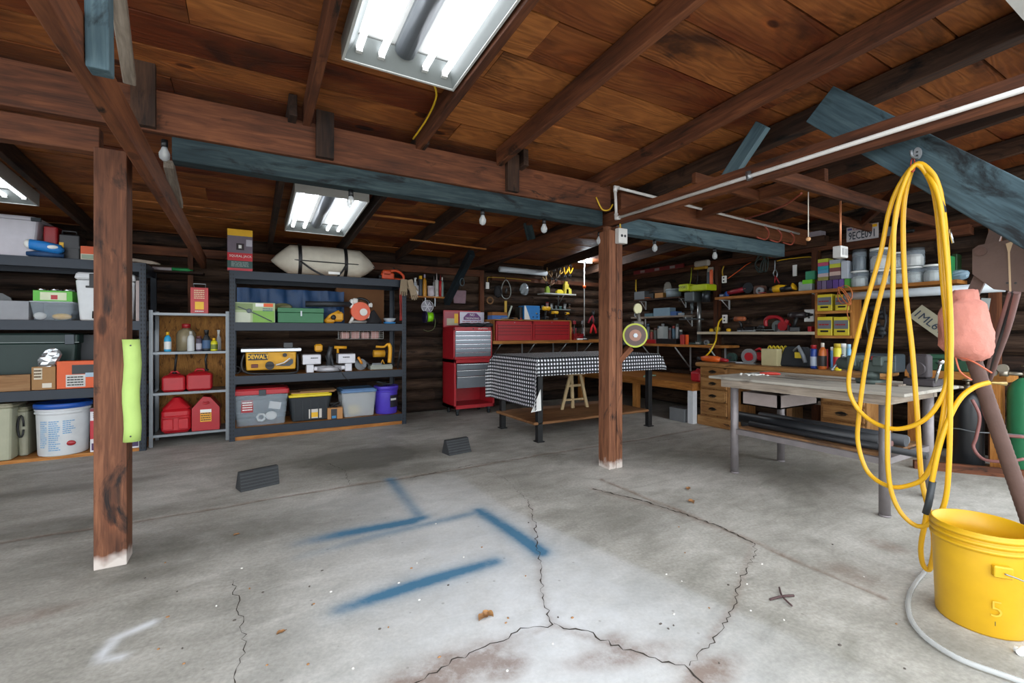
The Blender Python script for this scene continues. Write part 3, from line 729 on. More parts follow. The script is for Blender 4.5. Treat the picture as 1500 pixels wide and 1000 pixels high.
b = MB(); b.taper(0,.2,0,h*.84,w*.86,.36,w*.97,.4,.03,eb=.01); obj('cooler_body', b, mat('#cfd2d4', .4), t)
b = MB(); b.taper(0,.2,h*.85,h,w,.42,w*.97,.40,.03,eb=.015); obj('lid', b, mat('#d6d8da', .4), t)
b = MB(); b.box(-w*.25,-.025,h*.68,-w*.16,-.0,h*.97,b=.004); b.box(-w*.31,-.02,h*.68,-w*.10,.0,h*.72,b=.003); obj('latch', b, BLACK, t)
b = MB(); b.tube([(-.03,-.012,.02),(-.03,-.02,.08),(.04,-.02,.08),(.04,-.012,.02)], .012, 8); obj('tap', b, BLACK, t, loc=(-w*.12,0,0))
cx, w, h = SB(199, 207, 411, 5.80, Z)
b = MB(); b.box(-w/2,0,0,w/2,.3,h); one('foam_board', b, mat('#b7a9a6', .7), 'thin upright pinkish panel beside the white cooler', 'panel', (cx, 5.80, Z))
b = MB(); b.prism([(-.25,0),(.06,0),(0,.22),(-.06,.26),(-.25,.26)], 0, .02, 'xz'); one('dust_pan', b, mat('#6f7274',.6), 'grey slanted sheet at the far left of the second shelf', 'sheet', (onY(5,436,6.05).x, 6.2, Z))
# -- left rack, third shelf
Z = .647
cx, w, h = SB(-80, 112, 489, 5.86, Z)
t = tote('storage_tote', 'big dark green tote with grey lid on the third shelf', (cx, 5.94, Z+.0), w, .36, h, mat('#16302b', .5), mat('#16302b', .5), rim=.09, taper=.9, latch=[.42])
b = MB(); b.box(-w*.5,-.006,h-.085,w*.5,.0,h-.078); obj('rim_line', b, mat('#7f8a88',.5), t)
cx, w, h = SB(-60, 44, 550, 5.76, Z)
b = MB(); b.box(-w/2,0,0,w/2,.08,h); one('plank', b, W_ply(), 'brown plank lying before the green tote', 'plank', (cx, 5.76, Z))
cx, w, h = SB(46, 81, 537, 5.77, Z)
carton('cardboard_box', 'small brown cardboard box with white labels holding a foil bag', 'box', (cx, 5.77, Z), w, .16, h, CARD, panels=[(.1,.45,.45,.95,mat('#cfc3ad',.7)),(.45,.08,.85,.28,mat('#d9d1c2',.7))], rows=[(.12,.5,.42,.9,3,mat('#5b4630',.8))])
b = MB(); b.taper(0,0,0,.012,.12,.02,.14,.05,.004); 
def foil(label, loc, w, h, rot, m, name='foil_bag'):
    r = random.Random(int(w*1000)+3); n = 10; rs = []
    for i in range(9):
        tt = i/8; rr = .35+.65*math.sin(math.pi*tt)**.5
        rs.append([((w/2)*rr*math.cos(2*math.pi*k/n)+r.uniform(-.006,.006), .035*rr*math.sin(2*math.pi*k/n)+r.uniform(-.006,.006), h*tt) for k in range(n)])
    b = MB(); b.rings(rs, 0, False); o = one(name, b, m, label, 'bag', loc); o.rotation_euler = rot; return o
foil('crumpled silver foil bag leaning on the cardboard box', (cx-.02, 5.80, Z+h-.01), .14, .20, (0,.55,0), mat('#c5c9cc', .25, .8))
cx, w, h = SB(83, 190, 528, 5.77, Z)
t = carton('power_tool_box', 'orange printed power tool carton passing behind the near post', 'box', (cx, 5.77, Z), w, .16, h, mat('#d95a27', .55),
   panels=[(.12,.05,.38,.5,mat('#cfcdc8',.6)),(.2,.52,.85,.86,mat('#2a2d30',.5)),(.38,.40,.66,.56,mat('#9fb6c6',.5))], rows=[(.14,.08,.36,.46,4,BLACK)])
cx, w, h = SB(114, 146, 490, 6.0, Z)
b = MB(); b.box(-w/2,0,0,w/2,.2,h,b=.004); one('storage_case', b, DGREY, 'dark grey case behind the orange carton', 'case', (cx, 6.08, Z))
cx, w, h = SB(193, 207, 520, 5.80, Z)
carton('cleaner_box', 'narrow pale box with a blue stripe right of the near post', 'box', (cx, 5.80, Z), w, .2, h, mat('#b9b5ae', .6), panels=[(0,.42,1,.7,mat('#2c68a8',.5)),(0,.1,.6,.3,mat('#a85a3a',.6))])
# -- left rack, floor
Z = .032
cx, w, h = SB(-40, 18, 594, 5.74, Z)
tote('waste_bin', 'tall beige bin at the bottom left of the rack', (cx, 5.74, Z), w, .34, h, mat('#a5a58d', .5), mat('#8f8b74', .5), taper=.86, cat='bin')
cx, w, h = SB(22, 40, 598, 5.86, Z)
t = tote('waste_bin', 'second beige bin with a black cord hook beside the tall one', (cx, 5.86, Z), w*1.0, .34, h, mat('#9b9a86', .5), mat('#8a876f', .5), taper=.8, cat='bin')
b = MB(); b.tube([(.02*math.cos(a/2),-.012,.28+.1*math.sin(a/2)) for a in range(13)], .008, 6); obj('cord_hook', b, BLACK, t)
cx, w, h = SB(49, 134, 590, 5.88, Z)
t = pail('lidded_bucket', 'large white bucket with blue lid and blue printed text', (cx, 5.90, Z), w/2*.96, h, mat('#d4d7d8', .45), mat('#1c4fa3', .4), ribs=2, handle=False, taper=.9)
bR = w/2*.96
def curved(t, r0, r1, a0, a1, z0, z1, m, name='printed_text', rows=0, seed=0, rr=.0):
    b = MB(); r = random.Random(seed)
    def strip(x0, x1, y0, y1):
        n = 6; rs = []
        q = []
        for i in range(n+1):
            a = math.radians(x0+(x1-x0)*i/n)
            q.append([( (r0+(r1-r0)*z+rr)*math.sin(a), -(r0+(r1-r0)*z+rr)*math.cos(a), z_) for z, z_ in ((0,y0),(0,y1))])
        vs = [p for s_ in q for p in s_]; fs = [(2*i, 2*i+2, 2*i+3, 2*i+1) for i in range(n)]
        b.add(vs, fs, 0, True)
    if not rows: strip(a0, a1, z0, z1)
    else:
        hh = (z1-z0)/rows
        for k in range(rows):
            x = a0; e = a0+(a1-a0)*r.uniform(.6, 1)
            while x < e-1:
                w_ = r.uniform(2, 7); strip(x, min(x+w_, e), z0+hh*(k+.3), z0+hh*(k+.75)); x += w_+.8
    return obj(name, b, m, t)
TB = mat('#6aa0c8', .5)
curved(t, bR*.985, bR*.985, -38, -20, .08, .33, TB, rows=14, seed=1, rr=.002); curved(t, bR*.985, bR*.985, -17, 8, .05, .33, TB, rows=15, seed=2, rr=.002); curved(t, bR*.985, bR*.985, 12, 38, .2, .33, TB, rows=7, seed=3, rr=.002)
b = MB(); b.ball((bR*1.0*math.sin(math.radians(28)), -bR*.94*math.cos(math.radians(28)), .11), (.035,.012,.024)); obj('red_logo', b, RED, t)
cx, w, h = SB(132, 204, 596, 5.76, Z)
carton('mower_box', 'tall white carton with red graphics behind the near post', 'box', (cx, 5.76, Z), w, .3, h, mat('#d4d2d6', .55), panels=[(0,.3,.35,.72,mat('#b32330',.5)),(.03,.04,.28,.2,mat('#4a2a55',.5)),(.75,.68,1,.72,RED),(.72,.04,.98,.2,mat('#3c2b50',.5)),(0,.93,1,1,mat('#7a1f2a',.5))], rows=[(.06,.78,.3,.9,3,BLACK)])
# ---------------------------------------------------------------- grey steel shelf between the racks
x0, x1 = -.865, -.205; yf = 5.86; t = thing('steel_shelf', 'narrow grey steel shelf unit with red fuel cans, between the two racks', 'shelving unit', ((x0+x1)/2, yf, 0)); w = x1-x0
GS = mat('#7d8286', .4, .5)
for sx in (-1,1):
    for yy in (0,.36):
        b = MB(); b.box(sx*w/2-.016, yy-.016, 0, sx*w/2+.016, yy+.016, 1.40); obj('upright', b, GS, t)
for z in (1.375, .97, .55, .12):
    b = MB(); b.box(-w/2+.016, -.01, z-.025, w/2-.016, .37, z); obj('shelf', b, GS, t)
SZ = (1.377, .972, .552, .122)
b = MB(); b.box(-w/2,.40,.1,w/2,.412,1.39); obj('back_panel', b, wood('#5f3d1e', '#93642f', '#b58345', 'z', 5.0, .2, .8, .3, '#513318', 'osb_panel'), t)
Yc = yf+.06
cx, w, h = SB(279, 305, 421, Yc, SZ[0])
t = carton('thinner_can', 'red solvent can with a wire handle on top of the grey shelf', 'can', (cx, Yc, SZ[0]), w, .14, h, mat('#b3171c', .35), panels=[(.25,.15,.75,.45,YEL)], rows=[(.2,.55,.8,.92,5,mat('#e0c9a0',.5)),(.25,.04,.75,.12,1,WHITE)])
b = MB(); b.tube([(-.05,.07,h),(-.06,.07,h+.045),(.05,.07,h+.045),(.05,.07,h)], .005, 8); obj('handle', b, STEEL, t)
for px0, px1, yt, m, cap, kind, band, lb in [
 (240,251,486,mat('#2fa0d0',.4),YEL,'bottle',WHITE,'blue and white bottle with a yellow cap on the grey shelf'),
 (274,285,485,mat('#c5c7c6',.5),mat('#b9b9b5'),'bottle',None,'white bottle before the big clear jug'),
 (287,296,492,mat('#4a4150',.5),mat('#5b2e2e'),'can',mat('#a9a6b0'),'short dark can right of the white bottle'),
 (296,309,483,mat('#22262b',.4),BLACK,'spray',mat('#36557a'),'black spray can with a blue label'),
 (308,319,495,mat('#d8cf1f',.4),YEL,'bottle',mat('#6f7a22'),'yellow bottle at the right end of the bottle row'),
 (316,324,483,CLEARB,WHITE,'spray',None,'clear spray bottle behind the yellow bottle')]:
    back = 'behind' in lb
    cx, w, h = SB(px0, px1, yt, Yc+(.1 if back else 0), SZ[1]); bottle(lb, (cx, Yc+(.12 if back else .0), SZ[1]), w/2, h, m, cap, kind, band)
cx, w, h = SB(257, 287, 474, Yc+.12, SZ[1])
t = bottle('large clear jug with a red cap on the grey shelf', (cx, Yc+.16, SZ[1]), w/2, h, mat('#a39678', .2, alpha=.7), RED, 'bottle', None, 'jug', 'jug')
def gas_can(label, loc, w, h, d, m, spout=None, kind=0, rotz=0):
    t = thing('fuel_can', label, 'fuel can', loc, rotz); b = MB()
    if kind == 0:   # small square can with a domed top
        b.taper(0, d/2, 0, h*.82, w, d, w, d, .03, eb=.02, n=5); b.taper(0, d/2, h*.80, h*.9, w*.9, d*.9, w*.35, d*.4, .02)
        b.tube([(-w*.2,d/2,h*.86),(-w*.12,d/2,h),(w*.12,d/2,h),(w*.2,d/2,h*.86)], .012, 8)
    elif kind == 1:  # big can with rounded shoulders
        b.taper(0, d/2, 0, h*.7, w, d, w, d, .05, eb=.03, n=6); b.taper(0, d/2, h*.69, h*.93, w*.97, d*.95, w*.42, d*.6, .05, n=6); b.taper(0, d/2, h*.925, h, w*.42, d*.6, w*.25, d*.5, .03, n=6)
        b.box(-w*.42, -.012, h*.1, -w*.08, .01, h*.42, b=.008); b.box(w*.08, -.012, h*.1, w*.42, .01, h*.42, b=.008); b.box(-w*.45,-.018,h*.44,w*.45,.01,h*.5,b=.008)
    else:            # angular shoulders and a grip hole
        b.prism([(-w/2,0),(w/2,0),(w/2,h*.66),(w*.16,h*.97),(-w*.10,h),(-w/2,h*.66)], 0, d, 'xz')
        b.tube([(-w*.1,-.01,h*.82),(0,-.02,h*.80),(w*.12,-.01,h*.82)], .012, 8)
    obj('can_body', b, m, t, .012 if kind == 2 else 0)
    if spout:
        b = MB(); b.tube(spout, .011, 8); b.cyl(spout[0], Vector(spout[0])+Vector((0,0,.02)), .02, n=12); obj('spout', b, BLACK, t)
    return t
cx, w, h = SB(237, 272, 545, Yc, SZ[2]); gas_can('small red fuel can with upright black spout, left on the middle level', (cx, Yc-.04, SZ[2]), w, h, .2, mat('#b01722', .4), [(.0,.1,h*.9),(.01,.1,h+.12),(.02,.1,h+.2)], 0)
cx, w, h = SB(273, 311, 541, Yc, SZ[2]); gas_can('small red fuel can with a handle hump, right on the middle level', (cx, Yc-.04, SZ[2]), w, h, .2, mat('#a8151f', .4), [(.06,.1,h*.9),(.05,.1,h+.1),(.07,.1,h+.21)], 0)
cx, w, h = SB(235, 280, 583, Yc-.03, SZ[3]); gas_can('big rounded red fuel can on the lowest level', (cx, Yc-.05, SZ[3]), w, h, .25, mat('#b01520', .35), None, 1)
cx, w, h = SB(281, 322, 580, Yc-.03, SZ[3]); t = gas_can('big angular red fuel can with a yellow warning label', (cx, Yc-.05, SZ[3]), w, h, .25, mat('#a31822', .35), None, 2)
patch(t, -.05, h*.26, .05, h*.62, -.002, mat('#d99a1f', .5), 'warning_label'); scribble(t, -.045, h*.28, .045, h*.6, -.003, BLACK, 5); patch(t, -.05, h*.53, .05, h*.62, -.004, WHITE, 'warning_label')
b = MB(); b.tube([(-.17,0,.02),(.0,0,.02)], .02, 12); b.tube([(.0,0,.02),(.15,0,.02),(.16,0,.02),(.19,0,.02)], [.021,.021,.008,.008], 12, mi=1)
one('sealant_tube', b, [mat('#a99fa2', .5), mat('#1d8a4a', .4)], 'white and green sealant tube lying on a ledge beside the left rack', 'sealant', (onY(252,395,6.2).x, 6.2, onY(252,397,6.2).z))
b = MB(); b.box(-.28,0,-.02,.3,.2,0); one('wall_ledge', b, W_dark(), 'dark ledge carrying the green sealant tube', 'ledge', (onY(250,395,6.2).x, 6.15, onY(252,397,6.2).z))
# ---------------------------------------------------------------- middle rack
Z = 1.842; F = 5.77
cx, w, h = SB(333, 370, 336, F, Z)
carton('bag_box', 'tall printed carton with red band and yellow top beside the canvas bag', 'box', (cx, F, Z), w, .12, h, mat('#8a8288', .5),
  panels=[(0,.84,1,1,YEL),(0,.42,1,.84,mat('#6f6470',.5)),(0,.24,1,.43,mat('#c3202c',.5)),(0,.06,1,.24,mat('#20443f',.5)),(0,0,1,.06,mat('#b8313b',.5)),(.35,.5,.66,.66,mat('#2c1f22',.5)),(.44,.54,.56,.62,WHITE),(.74,.6,.98,.76,mat('#b9b6bf',.5))],
  txt=[('SQUEAL JACK', .52, .35, .034, WHITE)], rows=[(.15,.09,.85,.22,4,mat('#8fa09b',.6))])
cx, w, h = SB(397, 549, 360, F+.2, Z)
t = thing('canvas_bag', 'long off-white canvas duffel with black straps on the middle rack', 'bag', (cx, F+.2, Z))
rs = []; n = 20
for i in range(25):
    u = -1+2*i/24; e = min(1, (1-abs(u))*3.0)**.75 if abs(u) < 1 else 0; e = max(e, .03)
    hh = h*e*(1-.10*abs(u)); rs.append([(u*w/2, .17*e*math.cos(2*math.pi*k/n), h*.42*(1-.0)+ (hh*.55*math.sin(2*math.pi*k/n) if math.sin(2*math.pi*k/n) > 0 else hh*.42*math.sin(2*math.pi*k/n))) for k in range(n)])
b = MB(); b.rings(rs); obj('bag_body', b, mat('#cbc5b5', .85, var=.15, bump=.6), t)
for sx in (-.50, .36):
    b = MB(); b.rings([[(sx*w/2+dx, .176*math.cos(2*math.pi*k/24), h*.42+(h*.575 if math.sin(2*math.pi*k/24) > 0 else h*.43)*math.sin(2*math.pi*k/24)) for k in range(24)] for dx in (-.02,.02)], 0, True, cap=(False,False)); obj('strap', b, BLACK, t)
b = MB(); b.tube([(-w*.48,-.02,h*.43),(-w*.3,-.165,h*.43),(0,-.178,h*.42),(w*.3,-.165,h*.42),(w*.49,-.02,h*.42)], .007, 6); obj('zip', b, BLACK, t)
b = MB(); b.tube(spline([(-w*.25,-.18,h*.40),(-w*.12,-.19,h*.12),(.05,-.20,-.03),(w*.12,-.19,h*.10),(w*.18,-.18,h*.40)], 5), .012, 6); obj('carry_handle', b, BLACK, t)
b = MB(); b.box(.0,-.222,.02,.13,-.215,.05); obj('maker_patch', b, WHITE, t)
# leaf blower, chainsaw handle unit, gloves
p = onY(575, 407, F+.1)
t = thing('hedge_trimmer', 'orange power tool with loop handle on top of the middle rack', 'power tool', (p.x, F+.12, Z))
b = MB(); b.box(-.14,-.05,.0,.02,.05,.10,b=.02); b.box(-.13,-.05,.05,-.02,.05,.13,b=.02); obj('motor_housing', b, mat('#c8481d', .45), t)
b = MB(); b.tube(spline([(-.02,0,.12),(.06,0,.13),(.14,0,.08),(.14,0,.02),(.0,0,.02)], 5), .018, 8); obj('loop_handle', b, mat('#c8481d', .45), t)
b = MB(); b.cyl((-.17,0,.04),(-.13,0,.04),.03,.03,12); b.cyl((.02,0,.13),(.02,0,.17),.012,n=8); obj('black_trim', b, BLACK, t)
t = thing('work_glove', 'pair of dirty tan gloves draped over the corner of the middle rack', 'gloves', (onY(592,408,F).x, 5.70, 1.842))
def glove(parent, w, L, m, tilt, off):
    b = MB(); b.taper(0,0,-L*.72,0,w,.03,w*.85,.03,.012,eb=.006)
    for k in range(4): b.tube([(-w*.38+k*w*.25, 0, -L*.70), (-w*.42+k*w*.28, -.003, -L*(.9+.05*(k in (1,2))))], [.012,.009], 8)
    b.tube([(w*.45,0,-L*.35),(w*.75,-.004,-L*.6)], [.013,.009], 8)
    o = obj('glove', b, m, parent, loc=off); o.rotation_euler = (0, tilt, 0); return o
glove(t, .10, .22, mat('#8b7a63', .95, bump=.5), .05, (-.03,-.03,.0)); glove(t, .09, .28, mat('#9c8a72', .95, bump=.5), -.30, (.04,-.025,.0))
# second level
Z = 1.282
b = MB(); n = 26; vs = []; fs = []
for i in range(n+1):
    for j in range(9):
        u = i/n; v = j/8; vs.append((-.02+u*1.16, .03*math.sin(u*25+v*3)+.02*math.sin(u*60)+.02*v, .40*v*(1-.12*math.sin(u*9)) if v < .99 else .40))
for i in range(n):
    for j in range(8): a = i*9+j; fs.append((a, a+9, a+10, a+1))
k0 = len(vs); vs += [(x, y_+.02, z_) for x, y_, z_ in vs]; fs += [tuple(k0+q for q in reversed(f)) for f in fs]
b.add(vs, fs, 0, True); one('tarpaulin', b, mat('#123c66', .5, bump=.5, var=.3), 'folded dark blue tarp filling the back of the second level', 'tarpaulin', (-.10, 6.02, Z))
cx, w, h = SB(336, 403, 443, F, Z)
t = carton('saw_box', 'long carton printed with a green garden picture and a pole saw', 'box', (cx, F, Z), w, .2, h, mat('#a9b98e', .55), panels=[(0,.0,.45,.5,mat('#c3c9b5',.6)),(.5,.0,.98,.6,mat('#7fae4c',.55)),(.56,.8,.74,.97,WHITE),(.74,.8,.95,.97,mat('#dd5a24',.5)),(.05,.62,.5,.95,mat('#7d8f60',.6))], rows=[(.72,.55,.95,.75,2,mat('#35627c',.5))])
b = MB(); b.tube([(-w*.32,-.012,h*.78),(w*.05,-.012,h*.45),(w*.42,-.012,h*.06)], .006, 6); b.ball((-w*.08,-.012,h*.58),(.025,.006,.025)); obj('printed_saw', b, mat('#5b6468',.5), t)
foil('small olive product pouch standing behind the carton', (onY(414,440,5.98).x, 5.95, Z+.13), .2, .10, (0,0,0), mat('#6d6a45', .4, .1), 'product_pouch')
cx, w, h = SB(407, 474, 451, F, Z)
t = thing('metal_toolbox', 'flat green metal toolbox on the second level', 'toolbox', (cx, F, Z))
b = MB(); b.box(-w/2,0,0,w/2,.26,h*.68,b=.004); obj('box_body', b, mat('#2f6a44', .45, .2), t)
b = MB(); b.box(-w/2-.003,-.003,h*.69,w/2+.003,.263,h,b=.004); obj('lid', b, mat('#2f6a44', .45, .2), t)
b = MB(); b.box(-.008,-.012,h*.45,.008,0,h*.8); obj('hasp', b, STEEL, t)
p = onY(528, 452, F+.06)
t = thing('leaf_blower', 'orange and white leaf blower with a long dark tube', 'leaf blower', (p.x, F+.08, Z))
b = MB(); b.cyl((0,-.04,.15),(0,.09,.15),.115,.11,24); b.box(-.1,-.03,.16,.1,.08,.24,b=.03); obj('fan_housing', b, mat('#d9501f', .4), t)
b = MB(); b.cyl((.03,-.062,.14),(.03,-.04,.14),.045,n=18); b.box(-.12,-.03,.18,-.08,.06,.30,b=.015); b.box(.08,-.03,.05,.15,.06,.14,b=.02); b.tube([(-.12,0,.0),(-.08,0,.08)], .02, 8); b.tube([(.12,0,.0),(.1,0,.06)], .015, 8); b.box(-.09,-.03,.24,-.03,.05,.31,b=.012); b.box(.1,-.02,.2,.15,.05,.26,b=.012); obj('white_cover', b, mat('#d5d3cd', .5), t)
b = MB(); b.tube(spline([(-.08,0,.28),(-.0,0,.31),(.09,0,.28),(.13,0,.2)], 5), .017, 8); obj('handle', b, BLACK, t)
b = MB(); b.tube([(-.10,0,.235),(-.62,.02,.225)], [.032,.034], 14); obj('blower_tube', b, mat('#25282c', .5), t)
b = MB(); b.tube([(-.11,.0,.02),(.11,0,.02)], .018, 8); obj('base_frame', b, mat('#8c8c88', .5), t)
p = onY(492, 472, F)
t = thing('yellow_tool_parts', 'heap of yellow tool pieces left of the leaf blower', 'tool parts', (p.x, F+.05, Z))
b = MB(); b.box(-.12,0,0,.0,.08,.06,b=.02); b.box(-.02,0,.02,.1,.08,.14,b=.025); b.tube([(-.11,.02,.02),(-.05,.02,.09),(.05,.02,.14)], .022, 8); obj('yellow_housing', b, mat('#d89a1c', .5), t)
b = MB(); b.ball((-.02,-.005,.07), (.03,.02,.03)); obj('black_knob', b, BLACK, t)
b = MB(); rs = [[((.09*(1-i/6)**.6+.005)*math.cos(2*math.pi*k/9)*(1+.2*math.sin(k*3+i)), .06*(1-i/6)**.6*math.sin(2*math.pi*k/9), .17*i/6) for k in range(9)] for i in range(7)]
b.rings(rs, 0, True); one('cloth', b, mat('#1c1b1e', .9), 'crumpled black cloth right of the leaf blower', 'cloth', (onY(549,470,F).x, F+.06, Z))
t = thing('plastic_dish', 'pale dish on a bright blue base near the rack end', 'dish', (onY(573,474,F).x, F+.08, Z))
b = MB(); b.lathe([(.07,0),(.078,.02)], n=20); obj('dish_base', b, mat('#2c8ad0', .4), t)
b = MB(); b.lathe([(.05,.021),(.085,.07),(.08,.07),(.045,.026)], n=20); obj('bowl', b, CLEARB, t)
cx, w, h = SB(493, 563, 423, 6.12, Z)
b = MB(); b.box(-w/2,0,0,w/2,.12,h); one('cardboard', b, mat('#6b4523', .8), 'flat brown cardboard standing behind the leaf blower', 'cardboard', (cx, 6.14, Z))
b = MB(); r = random.Random(5)
for k in range(5): x = -.02+k*.012; b.tube(spline([(x,0,.0),(x+r.uniform(-.01,.01),-.005,-.12),(x+r.uniform(-.02,.02),0,-.26),(x+.005,0,-.42)], 4), .006, 6)
one('red_rope', b, mat('#b5352b', .5), 'bundle of red cord hanging inside the rack end', 'cord', (onY(586,430,5.85).x, 5.80, 1.74))
# third level: table saw, mitre saw, jigsaw
Z = .702
cx, w, h = SB(352, 441, 507, F, Z)
t = thing('table_saw', 'yellow job-site table saw with silver top on the third level', 'table saw', (cx, F, Z))
b = MB(); b.taper(0,.2,.05,h*.80,w*.82,.36,w*.84,.38,.015,eb=.01); obj('saw_body', b, mat('#e0a416', .45), t)
b = MB(); b.box(-w*.49,-.02,h*.80,w*.5,.44,h*.93,b=.006); b.box(-w*.49,-.024,h*.83,w*.5,-.02,h*.9); obj('table_top', b, mat('#b9bcc0', .3, .7), t)
b = MB(); b.tube(spline([(-w*.44,-.0,h*.75),(-w*.48,-.0,h*.35),(-w*.40,-.02,.03),(-w*.1,-.03,.012),(w*.36,-.03,.012),(w*.44,-.01,.05),(w*.44,0,h*.7)], 4), .012, 8); obj('tube_frame', b, BLACK, t)
b = MB(); b.cyl((-w*.03,-.045,h*.32),(-w*.03,.01,h*.32),.045,n=20); b.box(-w*.09,-.06,h*.30,w*.03,-.04,h*.35,b=.004); b.cyl((w*.22,-.03,h*.68),(w*.22,.0,h*.68),.022,n=14); obj('hand_wheel', b, BLACK, t)
b = MB(); b.prism([(w*.08,h*.30),(w*.22,h*.36),(w*.34,h*.54),(w*.36,h*.50),(w*.36,h*.38),(w*.30,h*.28)], -.012, .0, 'xz'); obj('bevel_scale', b, DSTEEL, t)
b = MB(); b.tube([(w*.07,-.014,h*.33),(w*.20,-.014,h*.40),(w*.31,-.014,h*.56)], .008, 6); obj('bevel_arc', b, WHITE, t)
patch(t, -w*.38, h*.52, -w*.06, h*.74, -.006, BLACK, 'name_plate'); text('DEWALT', t, YEL, .062, (-w*.22, -.011, h*.63), sx=.84, bold=.002)
b = MB(); b.box(-w*.33,-.02,.08,-w*.22,.01,h*.38,b=.003); obj('switch_box', b, mat('#6b3022', .5), t)
b = MB(); b.box(w*.2,.0,h*.93,w*.36,.05,h*1.13,b=.004); obj('fence_head', b, mat('#2a2c2f', .4), t)
b = MB(); b.tube(spline([(0,0,.02),(-.04,0,.06),(-.02,0,.1),(.03,0,.08),(.02,0,.03),(-.03,0,.02)], 5), .007, 6); one('coiled_cord', b, BLACK, 'black cord loop lying left of the yellow table saw', 'cord', (onY(347,548,F).x, F+.05, Z))
cx, w, h = SB(443, 521, 517, F, Z)
t = thing('mitre_saw', 'grey sliding mitre saw with two yellow handles on the third level', 'mitre saw', (cx, F, Z))
SG = mat('#b9b8bd', .4, .4)
for sx, s2 in ((-1,'left'),(1,'right')):
    b = MB(); b.box(sx*w*.33-.10,-.0,h*.42,sx*w*.33+.10,.16,h*.95,b=.008); b.box(sx*w*.36-.04,.0,0,sx*w*.36+.04,.1,h*.42,b=.005); o = obj('fence', b, SG, t)
    scribble(t, sx*w*.30-.03, h*.7, sx*w*.30+.05, h*.82, -.003, BLACK, 1)
b = MB(); b.box(-w*.42,.02,h*.08,w*.42,.2,h*.32,b=.01); b.cyl((0,.08,.01),(0,.08,.06),.15,.15,24); obj('base', b, SG, t)
b = MB(); b.tube([(0,.12,.05),(.01,.14,.2),(.03,.12,.30)], .028, 8); b.tube([(.06,.14,.05),(.03,.15,.2)], .018, 8); obj('saw_arm', b, mat('#3a3d41', .4), t)
b = MB(); b.box(-.16,.04,.24,-.07,.12,.33,b=.02); obj('motor', b, mat('#dc9c1a', .45), t)
b = MB(); b.tube([(.06,.06,.29),(.20,.05,.285)], .018, 8); b.tube([(.1,.06,.29),(.1,.06,.22)], .014, 8); obj('handle', b, mat('#dc9c1a', .45), t)
b = MB(); b.tube(spline([(-.05,-.01,.2),(-.02,-.03,.1),(.03,-.03,.07),(.1,-.04,.03),(.16,-.05,-.06),(.22,-.05,-.12)], 5), .004, 6); obj('power_cord', b, BLACK, t)
cx, w, h = SB(495, 561, 488, 5.95, 1.07)
t = thing('wire_basket', 'white wire basket of pink packets hung under the second level', 'basket', (cx, 5.93, 1.09))
b = MB()
for i in range(12): b.box(-w/2+i*w/11-.001,0,0,-w/2+i*w/11+.001,.002,.10)
for j in range(5): b.box(-w/2,0,j*.025-.001,w/2,.002,j*.025+.001)
b.box(-w/2,0,-.002,w/2,.2,0); obj('wire_frame', b, WHITE, t)
b = MB()
for k in range(4): b.box(-w*.42+k*w*.22,.03,.002,-w*.25+k*w*.22,.15,.085+.01*(k%2),b=.01)
obj('packets', b, mat('#b98a84', .7), t)
p = onY(560, 545, F)
t = thing('bench_sander', 'yellow saw standing on a pale metal foot at the rack end', 'power tool', (p.x, F+.03, Z))
b = MB(); b.box(-.14,.0,.0,.14,.14,.05,b=.006); b.box(-.13,-.002,.048,.13,.12,.062); obj('foot', b, mat('#8f9389', .5, .3), t)
b = MB(); b.tube(spline([(-.06,.05,.29),(.04,.05,.285),(.09,.05,.32),(.12,.05,.27),(.115,.05,.15),(.11,.05,.08)], 5), [.014]*11+[.026]*15, 8); obj('yellow_grip', b, mat('#dfa01a', .45), t)
b = MB(); b.cyl((-.09,.06,.2),(.05,.06,.2),.045,n=16); b.tube([(0,.03,.07),(.02,.03,.12),(.04,.03,.07)], .01, 8); obj('motor', b, mat('#c8901c', .5), t)
b = MB(); b.box(-.12,-.01,.062,.0,.0,.085); obj('blade_guard', b, mat('#5d6062',.4,.5), t)
b = MB(); b.tube([(0,0,.0),(-.06,.05,.14),(-.10,.06,.16)], [.008,.012,.01], 8); b.box(-.03,0,.0,.05,.02,.1,b=.005)
p = onY(531, 545, F); o = one('circular_saw', MB().cyl((-.06,0,.07),(-.06,.02,.07),.07,n=24).tube([(-.13,.01,.14),(0,.01,.10),(.08,.01,.03)], .012, 8), mat('#5a5d60', .35, .6), 'dark grey saw blade and guard leaning beside the mitre saw', 'saw', (p.x+.06, F+.1, Z))
t = thing('screwdriver', 'screwdriver with amber handle leaning on the dark saw blade', 'screwdriver', (p.x+.04, F+.03, Z+.01)); t.rotation_euler = (0, -.5, 0)
b = MB(); b.tube([(0,0,.0),(0,0,.09)], .004, 8); obj('shaft', b, STEEL, t)
b = MB(); b.tube([(0,0,.08),(0,0,.1),(0,0,.17),(0,0,.18)], [.01,.017,.017,.01], 10); obj('handle', b, mat('#d98a1c', .35), t)
b = MB(); b.tube([(0,0,.0),(.07,.02,.42)], .014, 8); one('black_rod', b, BLACK, 'black rod leaning at the right end of the third level', 'rod', (onY(583,545,F).x, F+.02, Z))
